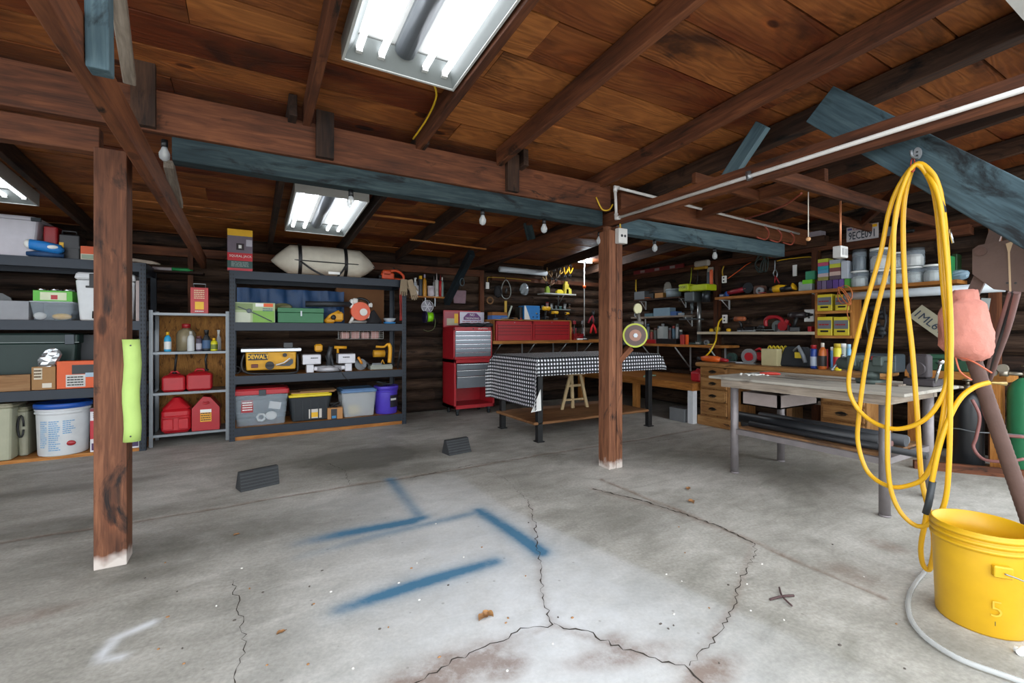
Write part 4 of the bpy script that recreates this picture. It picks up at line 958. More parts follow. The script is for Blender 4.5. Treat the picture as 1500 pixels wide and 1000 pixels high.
# fourth level
Z = .137
cx, w, h = SB(339, 424, 570, F, Z)
t = tote('storage_tote', 'clear tote with a red lid at the bottom of the middle rack', (cx, F, Z), w, .4, h, CLEAR, mat('#b3202a', .4), latch=[0.02], rim=.06)
patch(t, -w*.34, h*.38, -w*.14, h*.72, -.004+.02, RED, 'sticker'); scribble(t, -w*.32, h*.42, -w*.15, h*.68, -.006+.02, WHITE, 4)
b = MB(); b.tube([(.04*math.cos(k), .02, .04*math.sin(k)+.05) for k in range(7)], .012, 8, closed=False); b.ball((.1,.03,.06),(.06,.02,.05)); one('white_cable_coil', b, WHITE, 'white coiled cable seen inside the red-lidded tote', 'cable', (cx+.0, F+.06, Z+.03))
b = MB(); b.box(-.06,0,0,.06,.004,.08); o = one('paper_note', b, mat('#d6d3d2', .7), 'white paper with red print inside the red-lidded tote', 'paper', (cx+.13, F+.045, Z+.17)); o.rotation_euler = (0,.2,0)
cx, w, h = SB(423, 487, 577, F, Z)
t = tote('storage_tote', 'black tote with a yellow lid on the lowest level', (cx, F+.02, Z), w, .4, h, mat('#1f252a', .45), mat('#dcc41a', .4), ribs=5, rim=.035)
patch(t, -.02, h*.08, .12, h*.42, -.0+.02, mat('#cfc9c0', .6), 'sticker'); patch(t, 0, h*.12, .09, h*.3, -.0+.018, YEL, 'sticker')
b = MB(); b.box(-w*.5,0,0,w*.5,.3,.012); b.box(-w*.3,.02,.012,w*.55,.25,.02); one('cardboard_sheet', b, CARD, 'flat cardboard lying on the yellow-lidded tote', 'cardboard', (cx+.03, F+.04, Z+h+.008))
cx, w, h = SB(480, 502, 597, F, Z)
carton('parts_box', 'small open tan box of tangled cables between two totes', 'box', (cx, F, Z), w, .12, h, mat('#b5824f', .8), panels=[(.22,0,.62,.9,mat('#22262c',.4)),(.28,.08,.55,.3,mat('#2a7fb5',.4))])
b = MB(); r = random.Random(9); b.tube(spline([(r.uniform(-.07,.07), r.uniform(0,.1), r.uniform(.0,.07)) for _ in range(14)], 5), .006, 6); one('cable_tangle', b, BLACK, 'tangled dark cables spilling from the small tan box', 'cable', (cx, F, Z+h))
cx, w, h = SB(500, 553, 570, F, Z)
t = tote('storage_tote', 'clear tote with a dull blue lid, second from the rack end', (cx, F, Z), w, .38, h, CLEARB, mat('#5579a3', .45), rim=.04)
b = MB(); b.box(-.12,0,0,.02,.12,.12,b=.02); one('yellow_boxes', b, mat('#c9b56a', .6), 'pale yellow box seen inside the blue-lidded tote', 'box', (cx, F+.06, Z+.02))
cx, w, h = SB(552, 587, 567, F, Z)
t = pail('lidded_bucket', 'purple bucket with a black label at the rack end', (cx, F+.14, Z), w/2*.98, h, mat('#4a38b0', .4), mat('#4a38b0', .4), ribs=2, handle=False, taper=.92)
curved(t, w/2*.98, w/2*.98, 5, 65, h*.25, h*.70, mat('#23212c', .4), 'label', rr=.001); curved(t, w/2*.98, w/2*.98, 8, 55, h*.46, h*.62, WHITE, 'printed_text', rows=1, seed=4, rr=.003)
b = MB(); r = random.Random(11); b.tube(spline([(r.uniform(-.1,.1), r.uniform(-.08,.08), r.uniform(.0,.04)) for _ in range(12)], 5), .007, 6); one('chain_heap', b, DSTEEL, 'dark hose tangle on top of the purple bucket lid', 'hose', (cx, F+.14, Z+h+.018))
# ---------------------------------------------------------------- back wall: ledge, tool chest, bench
# wall timbers
for x, lb, ww in ((onY(705,400,6.36).x, 'upright wall stud behind the tool chest', .07), (onY(279,400,6.34).x, 'upright wall stud between the racks', .05)):
    b = MB(); b.box(-ww/2,0,0,ww/2,.05,2.13); one('wall_stud', b, W_beam('z'), lb, 'stud', (x, 6.33, 0))
beam('wall_plate', (-4.5, 6.37, 2.03), (3.1, 6.37, 2.03), .07, .10, W_beam(), 'long horizontal timber along the top of the back wall', 'beam')
beam('wall_plate', (3.3, 6.37, 1.99), (6.0, 6.37, 1.99), .06, .07, W_beam(), 'horizontal timber above the red bench chests', 'beam')
Y1 = 6.15
p0 = onY(606, 433, Y1); p1 = onY(653, 433, Y1); zl = p0.z
t = thing('wall_ledge', 'short wooden ledge of bottles left of the tool chest', 'shelf', ((p0.x+p1.x)/2, Y1-.02, zl)); w = p1.x-p0.x
b = MB(); b.box(-w/2,0,-.02,w/2,.2,0); obj('shelf_board', b, W_orange(), t)
for sx in (-.28,.28):
    b = MB(); b.box(sx*w/.56*.3-.006,.01,-.14,sx*w/.56*.3+.006,.02,-.02); b.tube([(sx*w/.56*.3,.02,-.13),(sx*w/.56*.3,.18,-.02)], .006, 6); obj('bracket', b, STEEL, t)
for px0, px1, yt, m, cap, kind, lb in [
 (605,611,407,mat('#c3c9cf',.4),WHITE,'spray','white spray bottle at the left end of the ledge'),
 (607.5,613.5,412,mat('#d5d2d4',.4),RED,'tube','white tube with red print on the ledge'),
 (613,619,404,mat('#3a4048',.4),YEL,'can','dark can with a yellow cap on the ledge'),
 (619,625,402,mat('#c98a22',.4),mat('#b8a8c0'),'bottle','amber bottle with a lilac nozzle on the ledge'),
 (626,636.5,419,mat('#cfc5cc',.5),mat('#cfc5cc'),'tub','squat white tub in the middle of the ledge'),
 (634,637.5,404,mat('#b5b0ae',.5),WHITE,'tube','slim grey tube behind the squat tub'),
 (637,642.5,400,mat('#c9c9c4',.5),WHITE,'tube','tall white sealant tube right of the squat tub'),
 (643,647,402,mat('#c02228',.4),RED,'tube','slim red tube on the ledge'),
 (645.5,650,406,mat('#7a8f8a',.4),WHITE,'bottle','grey green bottle at the right end of the ledge')]:
    yy = Y1+.03+(.08 if 'behind' in lb else 0); cx, w, h = SB(px0, px1, yt, yy, zl); bottle(lb, (cx, yy, zl+.001), w/2*.95, h, m, cap, kind)
# cord reel and lime line hanging below
t = thing('cord_reel', 'round fan-like reel with clear cage hanging under the ledge', 'reel', (onY(624,449,6.2).x, 6.14, onY(624,449,6.2).z))
b = MB(); b.cyl((0,.02,0),(0,.06,0),.075,n=24); obj('reel_disc', b, mat('#8e8b95', .4), t)
b = MB()
for a in (0,1.05,2.1): b.box(-.07,-.004,-.006,.07,.0,.006,T=Matrix.Rotation(a,4,'Y'))
b.tube([(.085*math.cos(k*math.pi/10),0,.085*math.sin(k*math.pi/10)) for k in range(20)], .005, 6, closed=True); obj('guard', b, mat('#c9c7cf', .4), t)
t = thing('line_spool', 'lime green spool of line hanging below the ledge', 'spool', (onY(629,464,6.1).x, 6.08, onY(629,464,6.1).z))
b = MB(); b.cyl((-.045,.03,0),(.045,.03,0),.068,n=24); obj('line', b, mat('#86d414', .35), t)
b = MB(); b.cyl((-.075,.03,0),(-.046,.03,0),.082,n=24); obj('flange', b, mat('#221c3c', .4), t); b = MB(); b.cyl((.046,.03,0),(.055,.03,0),.075,n=24); obj('flange', b, mat('#221c3c', .4), t)
b = MB(); b.tube(spline([(.055,.03,.02),(.08,.0,-.05),(.06,.0,-.16),(-.02,.0,-.2),(-.09,.0,-.18)], 5), .003, 6); obj('loose_line', b, mat('#6f7a4a',.5), t)
# diagonal dark blue brace
beam('brace', onY(655,447,6.1), onY(692,374,5.2), .08, .09, wood('#0c1418', '#16242b', '#263840', 'x', 1, .2, .8, .3, '#0c0e10', 'dark_blue_timber'), 'very dark diagonal brace standing behind the tool chest', 'brace')
beam('brace', (2.66, 4.2, 2.18), (2.62, 4.22, 2.36), .10, .03, W_blue(), 'short dark blue block above the tie beam', 'brace')
t = thing('woven_trivet', 'round pinkish quilted pad hanging above the tool chest', 'pad', (onY(677,434,6.3).x, 6.38, onY(677,434,6.3).z))
b = MB(); b.taper(0,.02,-.10,.10,.20,.03,.22,.03,.012,eb=.01); obj('pad', b, mat('#8d737c', .9, bump=.8, var=.3), t)
b = MB(); b.tube([(0,0,.10),(.0,0,.16)], .004, 6); obj('loop', b, BLACK, t)
b = MB(); b.tube([(.03*math.cos(k*math.pi/8),0,.05*math.sin(k*math.pi/8)) for k in range(16)], .006, 6, closed=True); one('rope_loop', b, mat('#3b4a50', .6), 'dark oval loop hanging on the diagonal brace', 'loop', onY(677,413,5.56))
# tool chest: cabinet on casters with a top chest
CX0, CX1, CY = 2.46, 3.09, 5.86
t = thing('roller_cabinet', 'red roller tool cabinet with silver drawers, lower half of the stack', 'tool cabinet', ((CX0+CX1)/2, CY, 0)); w = CX1-CX0; dp = .44
zt = onY(690, 526, CY).z
RD = mat('#a81c26', .35, var=.1)
b = MB(); b.box(-w/2,0,.1,-w/2+.03,dp,zt); b.box(w/2-.03,0,.1,w/2,dp,zt); b.box(-w/2,dp-.02,.1,w/2,dp,zt); b.box(-w/2,0,.1,w/2,dp,.15); b.box(-w/2,0,zt-.05,w/2,dp,zt); b.box(-w/2+.03,.02,.56,w/2-.03,dp-.02,.58)
obj('cabinet_body', b, RD, t, .003)
dz = [(zt-.145, zt-.062), (zt-.235, zt-.15), (zt-.40, zt-.24)]
SLV = mat('#70767d', .3, .7); SL2 = mat('#c7cbd0', .2, .9)
for a, c in dz:
    b = MB(); b.box(-w/2+.04,-.004,a,w/2-.04,.02,c); o = obj('drawer', b, SLV, t); b = MB(); b.box(-w/2+.04,-.018,c-.014,w/2-.04,-.004,c-.001,b=.003); h_ = obj('pull', b, SL2, o)
for sx in (-1,1):
    for yy in (.06, dp-.06):
        b = MB(); b.cyl((sx*(w/2-.07)-.012,yy,.033),(sx*(w/2-.07)+.012,yy,.033),.033,n=16); b.box(sx*(w/2-.07)-.02,yy-.02,.06,sx*(w/2-.07)+.02,yy+.02,.1); obj('caster', b, DSTEEL, t)
t = thing('top_chest', 'red six-drawer top chest standing on the roller cabinet', 'tool chest', ((CX0+CX1)/2-.02, CY+.01, zt+.002)); w2 = w-.03
h2 = onY(685, 479, CY).z - zt
b = MB(); b.box(-w2/2,.01,0,w2/2,dp-.03,h2); b.box(-w2/2,0,h2-.05,w2/2,.01,h2); b.box(-w2/2,0,0,w2/2,.01,.03); b.box(-w2/2,0,0,-w2/2+.02,.01,h2); b.box(w2/2-.02,0,0,w2/2,.01,h2); obj('chest_body', b, RD, t, .002)
n = 6; z0_, z1_ = .035, h2-.055; hh = (z1_-z0_)/n
for k in range(n):
    b = MB(); b.box(-w2/2+.025,-.006,z0_+k*hh+.002,w2/2-.025,.01,z0_+(k+1)*hh-.002); o = obj('drawer', b, SLV, t); b = MB(); b.box(-w2/2+.025,-.018,z0_+(k+1)*hh-.013,w2/2-.025,-.006,z0_+(k+1)*hh-.003,b=.003); obj('pull', b, SL2, o)
text('CRAFTSMAN', t, WHITE, .028, (w2*.25, -.004, h2-.025)); b = MB(); b.cyl((0,-.006,h2-.025),(0,.01,h2-.025),.009,n=12); obj('lock', b, BLACK, t)
b = MB(); b.box(-w2/2,dp-.06,h2,w2/2,dp-.03,h2+.25); L_ = obj('open_lid', b, RD, t, .004)
patch(L_, -w2/2+.02, h2+.02, -.06, h2+.23, dp-.061, mat('#a8565f', .5), 'poster'); patch(L_, -w2/2+.05, h2+.03, -w2*.12, h2+.13, dp-.063, mat('#b5b096', .5), 'poster'); patch(L_, -w2*.22, h2+.06, -w2*.12, h2+.2, dp-.065, YEL, 'poster')
# sign on the lid
t2 = thing('warning_sign', 'silver and purple no trespassing sign leaning in the chest lid', 'sign', ((CX0+CX1)/2+.12, CY+dp-.09, zt+h2+.03)); 
b = MB(); b.box(-.2,0,0,.2,.003,.2); obj('sign_plate', b, mat('#b9b5c2', .4, .3), t2)
b = MB(); b.prism([(-.14,.08),(.14,.08),(.14,.12),(.07,.185),(-.07,.185),(-.14,.12)], -.003, 0, 'xz'); obj('purple_band', b, mat('#6c3f73', .5), t2)
text('NO', t2, WHITE, .05, (0,-.006,.155)); text('TRESPASSING', t2, WHITE, .038, (0,-.006,.105)); scribble(t2, -.16, .02, .16, .07, -.001, mat('#8a2f3d', .5), 2)
t2 = thing('tool_bag_pile', 'dark cloths and tools heaped in the open top chest', 'cloth', ((CX0+CX1)/2+.05, CY+.12, zt+h2))
b = MB()
for k in range(6): b.ball((-.18+k*.08, .04*math.sin(k*2), .033), (.07,.06,.025+.008*(k%2)))
obj('cloth_heap', b, mat('#23272b', .8), t2)
b = MB(); b.tube([(-.2,-.03,.03),(0,-.05,.05),(.2,-.02,.03)], .008, 6); obj('cable', b, BLACK, t2)
# bench along the back wall
BZ = 1.045
t = thing('wall_bench', 'long pine bench top on steel brackets carrying the red twin chests', 'bench', (0, 0, 0)); xb0 = onY(722,500,5.90).x; xb1 = 6.0
b = MB(); b.box(xb0,5.90,BZ-.045,xb1,6.40,BZ); obj('bench_top', b, W_orange(), t, .003)
for px in (735, 785, 832, 868):
    x = onY(px,505,5.95).x; b = MB(); b.tube([(x,6.36,BZ-.35),(x,5.98,BZ-.05)], .009, 6); b.box(x-.012,6.36,BZ-.4,x+.012,6.372,BZ-.05); b.box(x-.012,5.95,BZ-.056,x+.012,6.37,BZ-.048); obj('bracket', b, STEEL, t)
# twin red chests in a wooden frame
cx0, w1_, hc = SB(726, 780, 470, 5.97, BZ); 
for k, (pa, pb, lb) in enumerate(((726.5, 780, 'left red three-drawer chest on the back bench, under the blue charger'), (781, 834.5, 'right red three-drawer chest on the back bench, under the drills'))):
    cx, w, h = SB(pa, pb, 470.5, 5.97, BZ)
    t = thing('bench_chest', lb, 'tool chest', (cx, 5.97, BZ+.002)); R2 = mat('#b01a22', .4, var=.1)
    b = MB(); b.box(-w/2,.01,0,w/2,.32,h); b.box(-w/2,0,h-.04,w/2,.01,h); b.box(-w/2,0,0,-w/2+.018,.01,h); b.box(w/2-.018,0,0,w/2,.01,h); obj('chest_body', b, R2, t, .002)
    zz = [0.0, h*.34, h*.52, h*.68, h*.82]
    for q in range(4):
        b = MB(); b.box(-w/2+.03,-.004,zz[q]+.006,w/2-.03,.01,zz[q+1]-.004); o = obj('drawer', b, mat('#a5161e', .4), t)
        b = MB(); b.box(-w/2+.03,-.012,zz[q+1]-.016,w/2-.03,-.004,zz[q+1]-.006); obj('pull', b, mat('#5a1216',.4), o)
    b = MB(); b.cyl((0,-.004,h-.02),(0,.01,h-.02),.008,n=10); obj('lock', b, STEEL, t)
cx, w, h = SB(724, 836.5, 470, 5.95, BZ); zt2 = BZ+h+.004
b = MB(); b.box(-w/2,.0,h+.004,w/2,.38,h+.018); b.box(-w/2-.002,.0,0,-w/2+.008,.38,h+.004); b.box(w/2-.004,.0,0,w/2+.012,.38,h+.004)
one('chest_frame', b, W_orange(), 'thin plywood case around the two red bench chests', 'shelf', (cx, 5.955, BZ+.001))
ZT = BZ+h+.02
# things on top of the twin chests
def onbench(px0, px1, yt, Y=6.0, z=None): return SB(px0, px1, yt, Y, ZT if z is None else z)
cx, w, h = onbench(768, 791, 447.5)
t = thing('battery_charger', 'blue and white battery charger box on the back bench chests', 'charger', (cx, 6.0, ZT))
b = MB(); b.box(-w/2,0,0,w/2,.18,h,b=.008); obj('housing', b, mat('#2a7ac0', .4), t)
b = MB(); b.prism([(-w/2+.002,.004),(-w*.12,.004),(-w*.42,h-.004),(-w/2+.002,h-.004)], -.002, 0, 'xz'); obj('white_panel', b, WHITE, t)
for qx,qz in ((.05,.2),(.3,.2),(.3,.42)):
    b = MB(); b.cyl((w*qx,-.012,h*qz),(w*qx,0,h*qz),.012,n=12); obj('knob', b, mat('#173b63', .4), t)
b = MB(); b.box(-w*.7,.0,.02,-w*.52,.16,h*.9,b=.01); one('black_transformer', b, BLACK, 'black box touching the left side of the blue charger', 'box', (cx-.01, 6.02, ZT))
cx, w, h = onbench(714, 724, 448, 6.1)
carton('small_carton', 'white and purple carton standing left of the bench chests', 'box', (cx-.02, 6.1, BZ), w, .1, .28, mat('#b9b5bd', .6), panels=[(0,.2,1,.5,mat('#503a60',.5))])
cx, w, h = onbench(721, 743, 457); 
t = thing('parts_tray', 'blue tray with a wood lid on the left bench chest', 'tray', (cx, 6.0, ZT)); b = MB(); b.box(-w/2,0,0,w/2,.15,h*.55,b=.004); obj('tray', b, mat('#2a5fa5', .4), t); b = MB(); b.box(-w/2,0,h*.56,w/2,.15,h); obj('wood_lid', b, W_orange(), t)
cx = onbench(748,760,420)[0]
t = thing('try_square', 'yellow square with a curved wooden foot leaning on the wall', 'square', (cx, 6.28, ZT)); b = MB(); b.box(-.02,0,.02,.02,.012,.30); obj('blade', b, mat('#c9a33c', .5), t)
b = MB(); b.tube(spline([(-.06,.0,.0),(-.04,.0,.05),(.02,.0,.06),(.04,.0,.03)], 5), .018, 8); obj('handle', b, W_orange(), t)
t = thing('wire_loop', 'pale oval coil of cable hanging on the back wall', 'cable', (onY(740,424,6.33).x, 6.30, onY(740,424,6.33).z))
b = MB(); b.tube([(.085*math.cos(k*math.pi/12)*(1-.25*math.sin(k*math.pi/12)),0,.15*math.sin(k*math.pi/12)) for k in range(24)], .006, 6, closed=True); obj('coil', b, mat('#9aa19d', .5), t)
b = MB(); b.ball((0,0,-.02),(.02,.015,.05)); b.tube([(0,0,.14),(-.02,0,.2)], .005, 6); obj('plug', b, BLACK, t)
b = MB(); b.ball((0,0,0),(.075,.04,.10)); b.tube([(.0,-.02,.08),(.05,-.03,-.02),(-.03,-.03,-.09)], .018, 8); one('tool_pouch', b, mat('#1e1d1f', .8), 'dark tool pouch hanging left of the pale cable coil', 'pouch', (onY(733,427,6.3).x-.03, 6.32, onY(733,427,6.3).z))
b = MB(); b.tube([(-.05,0,.0),(.03,0,.22)], [.02,.014], 10); one('white_caulk_gun', b, mat('#c3cabb', .5), 'pale slanted tube standing before the try square', 'tube', (onY(747,446,6.2).x, 6.2, ZT))
b = MB(); b.tube([(.05*math.cos(k*math.pi/10),0,.05*math.sin(k*math.pi/10)) for k in range(20)], .012, 8, closed=True); one('tape_roll', b, W_ply(), 'brown ring hanging beside the wall stud', 'ring', (onY(717,440,6.3).x, 6.28, onY(717,440,6.3).z))
foil('clear plastic bag hanging on the back wall', (onY(768,432,6.3).x, 6.30, onY(768,432,6.3).z), .17, .19, (0,0,0), mat('#8d969b', .2, .2, alpha=.75), 'plastic_bag')
t = thing('outlet_box', 'small white outlet box with yellow cable on the back wall stud', 'outlet', (onY(714.5,418,6.3).x, 6.30, onY(714.5,418,6.3).z)); b = MB(); b.box(-.025,0,-.05,.025,.03,.05,b=.003); obj('cover', b, WHITE, t)
b = MB(); b.tube(spline([(0,.01,.05),(0,.01,.11),(.04,.01,.13),(.4,.01,.135),(.8,.01,.12)], 4), .005, 6); obj('cable', b, mat('#b89a2c', .5), t)
def strip_light(label, p0, p1, r=.028):
    t = thing('strip_light', label, 'strip light', ((Vector(p0)+Vector(p1))/2)); q = Vector(p1)-Vector(p0); h = q/2
    b = MB(); b.tube([-h, h], r, 12); obj('lamp_cover', b, mat('#c4ccd2', .3), t)
    for s_ in (-1,1): b = MB(); b.tube([h*s_, h*(s_*1.03)], r*.7, 10); obj('end_cap', b, mat('#a6adb2',.4), t)
    return t
strip_light('unlit strip light under the timber above the back bench', onY(732,394,6.2), onY(800,400,6.2), .045)
# clamps with yellow grips on a small wall shelf
zs = onY(825, 430, 6.15).z; cx, w, h = SB(797, 843, 380, 6.15, zs)
t = thing('wall_shelf', 'small white shelf of yellow tools right of the strip light', 'shelf', (cx, 6.13, zs)); b = MB(); b.box(-w/2,0,-.02,w/2,.22,0); obj('shelf_board', b, mat('#b9bdb8', .5), t)
b = MB(); b.box(.08,.19,-.2,.1,.2,-.02); b.tube([(.09,.19,-.18),(.09,.04,-.02)], .007, 6); obj('bracket', b, STEEL, t)
def clamp(label, p, s, m, rot, group=None, name='clamp', c2=None):
    t = thing(name, label, 'clamp', p, 0, group); t.rotation_euler = (0, rot, 0)
    for sx in (-1,1):
        b = MB(); b.tube([(0,0,0),(sx*.02*s,0,.04*s),(sx*.035*s,0,.09*s)], [.006*s,.011*s,.009*s], 8); obj('grip', b, m, t)
        b = MB(); b.tube([(0,0,0),(sx*.018*s,0,-.03*s),(sx*.004*s,0,-.06*s)], [.006*s,.008*s,.005*s], 8); obj('jaw', b, c2 or BLACK, t)
    return t
cl = [(812,388,'first yellow clamp from the left in the hanging row'),(820,386,'second yellow clamp from the left in the hanging row'),(829,384,'third yellow clamp from the left in the hanging row'),(836,382,'rightmost yellow clamp of the upper hanging row'),(828,398,'yellow clamp in the lower hanging row, left'),(835,397,'yellow clamp in the lower hanging row, right')]
for k, (px, py, lb) in enumerate(cl): clamp(lb, onY(px,py+4,6.2), 1.25, YEL, .15, 'yellow clamps hanging by the worklight')
for k, (px, py, col, lb) in enumerate([(802,400,'#8a6a3c','brown wooden clamp below the strip light end'),(808,406,'#7b5a34','brown clamp below the first yellow one'),(800,412,'#a98a5a','tan clamp low on the left of the cluster'),(815,408,'#5a4a3a','dark clamp in the middle of the cluster'),(820,402,'#b08a3a','ochre clamp in the middle of the cluster'),(806,418,'#6e5338','brown clamp at the bottom of the cluster')]):
    clamp(lb, onY(px,py,6.22), 1.0, mat(col,.6), random.uniform(-.8,.8), 'brown clamps beside the yellow clamps')
zz = zs+.002
for px0,px1,yt,m,lb in [(800,806,419,mat('#8fa832',.5),'olive green spool on the small white shelf'),(816,826,424,mat('#d8c82a',.5),'yellow carton on the small white shelf'),(827,834,412,mat('#b8a83a',.5),'yellow cutter standing on the small white shelf'),(829,838,421,mat('#c9c04a',.5),'pale yellow jar at the right end of the small white shelf')]:
    cx,w,h = SB(px0,px1,yt,6.17,zz); b = MB(); b.taper(0,.03,0,h*.8,w,.06,w*.9,.06,.012,eb=.006); b.taper(0,.03,h*.8,h,w*.6,.04,w*.5,.04,.008); one('yellow_pot', b, m, lb, 'pot', (cx,6.17,zz))
# clear glass jars shelf under it
zs2 = onY(815, 452, 6.15).z
b = MB(); b.box(-.34,0,-.015,.34,.2,0); one('wall_shelf', b, mat('#6e7a78', .5), 'thin grey shelf of small jars behind the blue charger', 'shelf', (onY(812,452,6.2).x, 6.2, zs2))
for k in range(7):
    px = 795+k*6.5; r_ = .02+.004*(k%3); hh_ = .05+.02*((k*7)%4)
    bottle(['small hazy jar','small pinkish jar','tall clear jar','grey bottle','small teal jar','clear jar with dark lid','brown jar'][k]+' on the thin grey shelf, %s' % ['at its left end','second from its left','third from its left','in its middle','right of its middle','second from its right','at its right end'][k], (onY(px,450,6.28).x, 6.28, zs2+.002), r_, hh_, [CLEARB,mat('#a8878a',.4),CLEARB,mat('#7a8486',.4),mat('#5d8f90',.4),CLEARB,mat('#6a5240',.5)][k], [WHITE,RED,STEEL,BLACK,WHITE,BLACK,STEEL][k], 'tub', None, 'jar', 'jar')
drill('yellow and black drill at the left of the drills on the right bench chest', (onbench(786,788,460)[0], 6.02, ZT), 3.3, YEL, .55)
drill('tall yellow cordless drill in the middle of the right bench chest', (onbench(803,805,460)[0], 6.05, ZT), .4, YEL, 1.0)
drill('yellow and black impact driver beside the tall drill', (onbench(818,820,460)[0], 6.16, ZT), 2.6, YEL, .7)
drill('small yellow and black driver at the right end of the right bench chest', (onbench(830,832,460)[0], 6.02, ZT), 3.5, YEL, .6)
for k,(px,lb,m) in enumerate([(737,'steel tin among the small tools on the left bench chest',STEEL),(748,'dark hand tool lying before the try square',BLACK),(754,'brown file handle lying on the left bench chest',W_ply()),(762,'red handled tool left of the blue charger',RED)]):
    b = MB(); b.tube([(-.05,0,.015),(.03,0,.016),(.07,0,.014)], [.008,.014,.012], 8); one('hand_tool', b, m, lb, 'hand tool', (onbench(px,px+1,460)[0], 5.99, ZT), .3*k)
# worklight on a pole, clamped to the bench
pw = onY(857, 430, 5.92)
t = thing('worklight', 'bright twin-head worklight on a white pole at the end of the bench', 'work light', (pw.x, 5.94, BZ))
zh = onY(857, 383, 5.94).z - BZ
b = MB(); b.tube([(0,0,.06),(0,0,zh)], .009, 8); obj('pole', b, mat('#c9cbc9', .4, .3), t)
b = MB(); b.cyl((0,0,0),(0,0,.015),.07,n=20); b.cyl((0,0,.015),(0,0,.07),.016,n=12); b.ball((.0,0,zh-.42),.03,1); obj('base', b, [DSTEEL, ORG], t)
b = MB(); b.tube([(-.12,0,zh),(.1,0,zh)], .008, 6); obj('crossbar', b, DSTEEL, t)
LED = glow('#eaf3ff', 60, 'led_panel')
for sx in (-.085, .085):
    b = MB(); b.box(sx-.065,-.02,zh-.03,sx+.065,.02,zh+.035,b=.006); h_ = obj('lamp_head', b, BLACK, t)
    b = MB(); b.box(sx-.055,-.024,zh-.022,sx+.055,-.0205,zh+.027); obj('led_panel', b, LED, h_)
ld = bpy.data.lights.new('worklight_beam', 'POINT'); ld.energy = 26; ld.color = (.86,.93,1); ld.shadow_soft_size = .05
lo = bpy.data.objects.new('worklight_beam', ld); COL.objects.link(lo); lo.parent = t; lo.location = (0, -.08, zh)
# red and silver clamps standing at the bench end
for k, (px, dy, m, lb) in enumerate([(842,.1,RED,'red bar clamp standing at the left of the bench end'),(849,.14,mat('#8a2530',.5),'dark red bar clamp leaning behind the worklight pole'),(856,.08,STEEL,'silver bar clamp under the worklight')]):
    t = thing('bar_clamp', lb, 'clamp', (onY(px,500,6.0).x, 6.0+dy, BZ)); b = MB(); b.box(-.006,0,0,.006,.01,.34); obj('bar', b, STEEL, t); b = MB(); b.box(-.03,-.01,.26,.03,.02,.32,b=.008); b.box(-.035,-.01,.03,.02,.02,.07,b=.006); b.tube([(.03,0,.05),(.03,0,.2)], .012, 8); obj('jaw', b, m, t); t.rotation_euler = (0, .12*(k-1), 0)
t = thing('crate', 'low red mesh crate at the right of the bench chests', 'crate', (onY(848,500,5.96).x, 5.96, BZ+.001))
b = MB(); b.box(-.11,0,0,.11,.1,.008); b.box(-.11,0,0,-.10,.1,.1); b.box(.1,0,0,.11,.1,.1)
for k in range(5): b.box(-.11,0,.012+k*.02,.11,.004,.022+k*.02)
obj('crate_body', b, RED, t)
b = MB(); b.tube([(-.1,-.01,.012),(.0,-.02,.012),(.1,-.01,.012)], .012, 8); one('white_tool', b, WHITE, 'white handled tool lying before the red mesh crate', 'hand tool', (onY(851,500,5.94).x, 5.93, BZ))
t = clamp('bright red spring clamp on a silver bar, right of the worklight', onY(869,474,6.33), 1.9, mat('#d3202a',.4), 3.14); b = MB(); b.box(-.01,.0,-.0,.01,.01,.21,T=Matrix.Rotation(math.pi,4,'Y')); obj('bar', b, STEEL, t)
clamp('dull red spring clamp above the bright red one', onY(868,462,6.33), 1.7, mat('#8f2430',.5), 3.4)
# low bench that runs into the corner and along the right wall
LZ = .52
t = thing('low_bench', 'low pine platform with a white end post, below the wall bench', 'platform', (0,0,0))
b = MB(); b.box(4.9,3.88,LZ-.10,5.95,6.38,LZ); obj('platform_top', b, W_orange('y'), t, .004)
b = MB(); b.box(4.905,3.88,0,4.985,3.96,LZ-.10); obj('leg', b, mat('#c9ccd0', .6, bump=.2), t)
for y_ in (4.9, 6.2): b = MB(); b.box(4.95,y_,0,5.03,y_+.08,LZ-.10); obj('leg', b, W_orange('z'), t)
gc = onX(1012, 560, 5.0); t = gas_can('small red metal fuel can on the low platform next to the desk', (5.10, 4.0, LZ+.001), .16, .16, .14, mat('#b5222c', .5), None, 0, RR)
b = MB(); b.tube(spline([(-.15,0,.01),(-.05,.06,.015),(.04,-.02,.02),(.12,.05,.01)], 5), .012, 8); one('rope_scrap', b, mat('#7f9c86', .8), 'grey green rag strip on the low platform', 'rag', (5.1, 4.75, LZ+.002))
b = MB(); b.box(-.09,-.12,0,.09,.12,.17); t = one('cinder_block', b, mat('#6e7072', .8, bump=.4), 'grey striped block under the low platform beside the white post', 'block', (4.98, 4.12, 0))
# wall bench on the right wall
t = thing('wall_bench', 'long pine bench top on steel brackets carrying the drill press', 'bench', (0,0,0)); RZ = .99
b = MB(); b.box(5.55,3.95,RZ-.035,5.98,5.89,RZ); obj('bench_top', b, W_orange('y'), t, .003)
for y_ in (4.15, 4.75, 5.4):
    b = MB(); b.tube([(5.95,y_,RZ-.38),(5.60,y_,RZ-.045)], .01, 6); b.box(5.945,y_-.012,RZ-.42,5.957,y_+.012,RZ-.04); obj('bracket', b, mat('#a9adb0',.4,.3), t)
# ---------------------------------------------------------------- the right wall
def hang(px, py, X=5.95): return onX(px, py, X)
for px, lb in ((1050,'upright stud on the right wall beside the white outlet'),(1195,'upright stud left of the yellow organizer boxes'),(1247,'upright stud between the organizer boxes and the long lamp'),(1457,'upright stud at the right edge behind the gas cylinders')):
    y = onX(px, 450, 5.93).y; b = MB(); b.box(5.90, y-.035, 0, 5.985, y+.035, 2.16 if px != 1247 else 2.05); one('wall_stud', b, W_beam('z'), lb, 'stud')
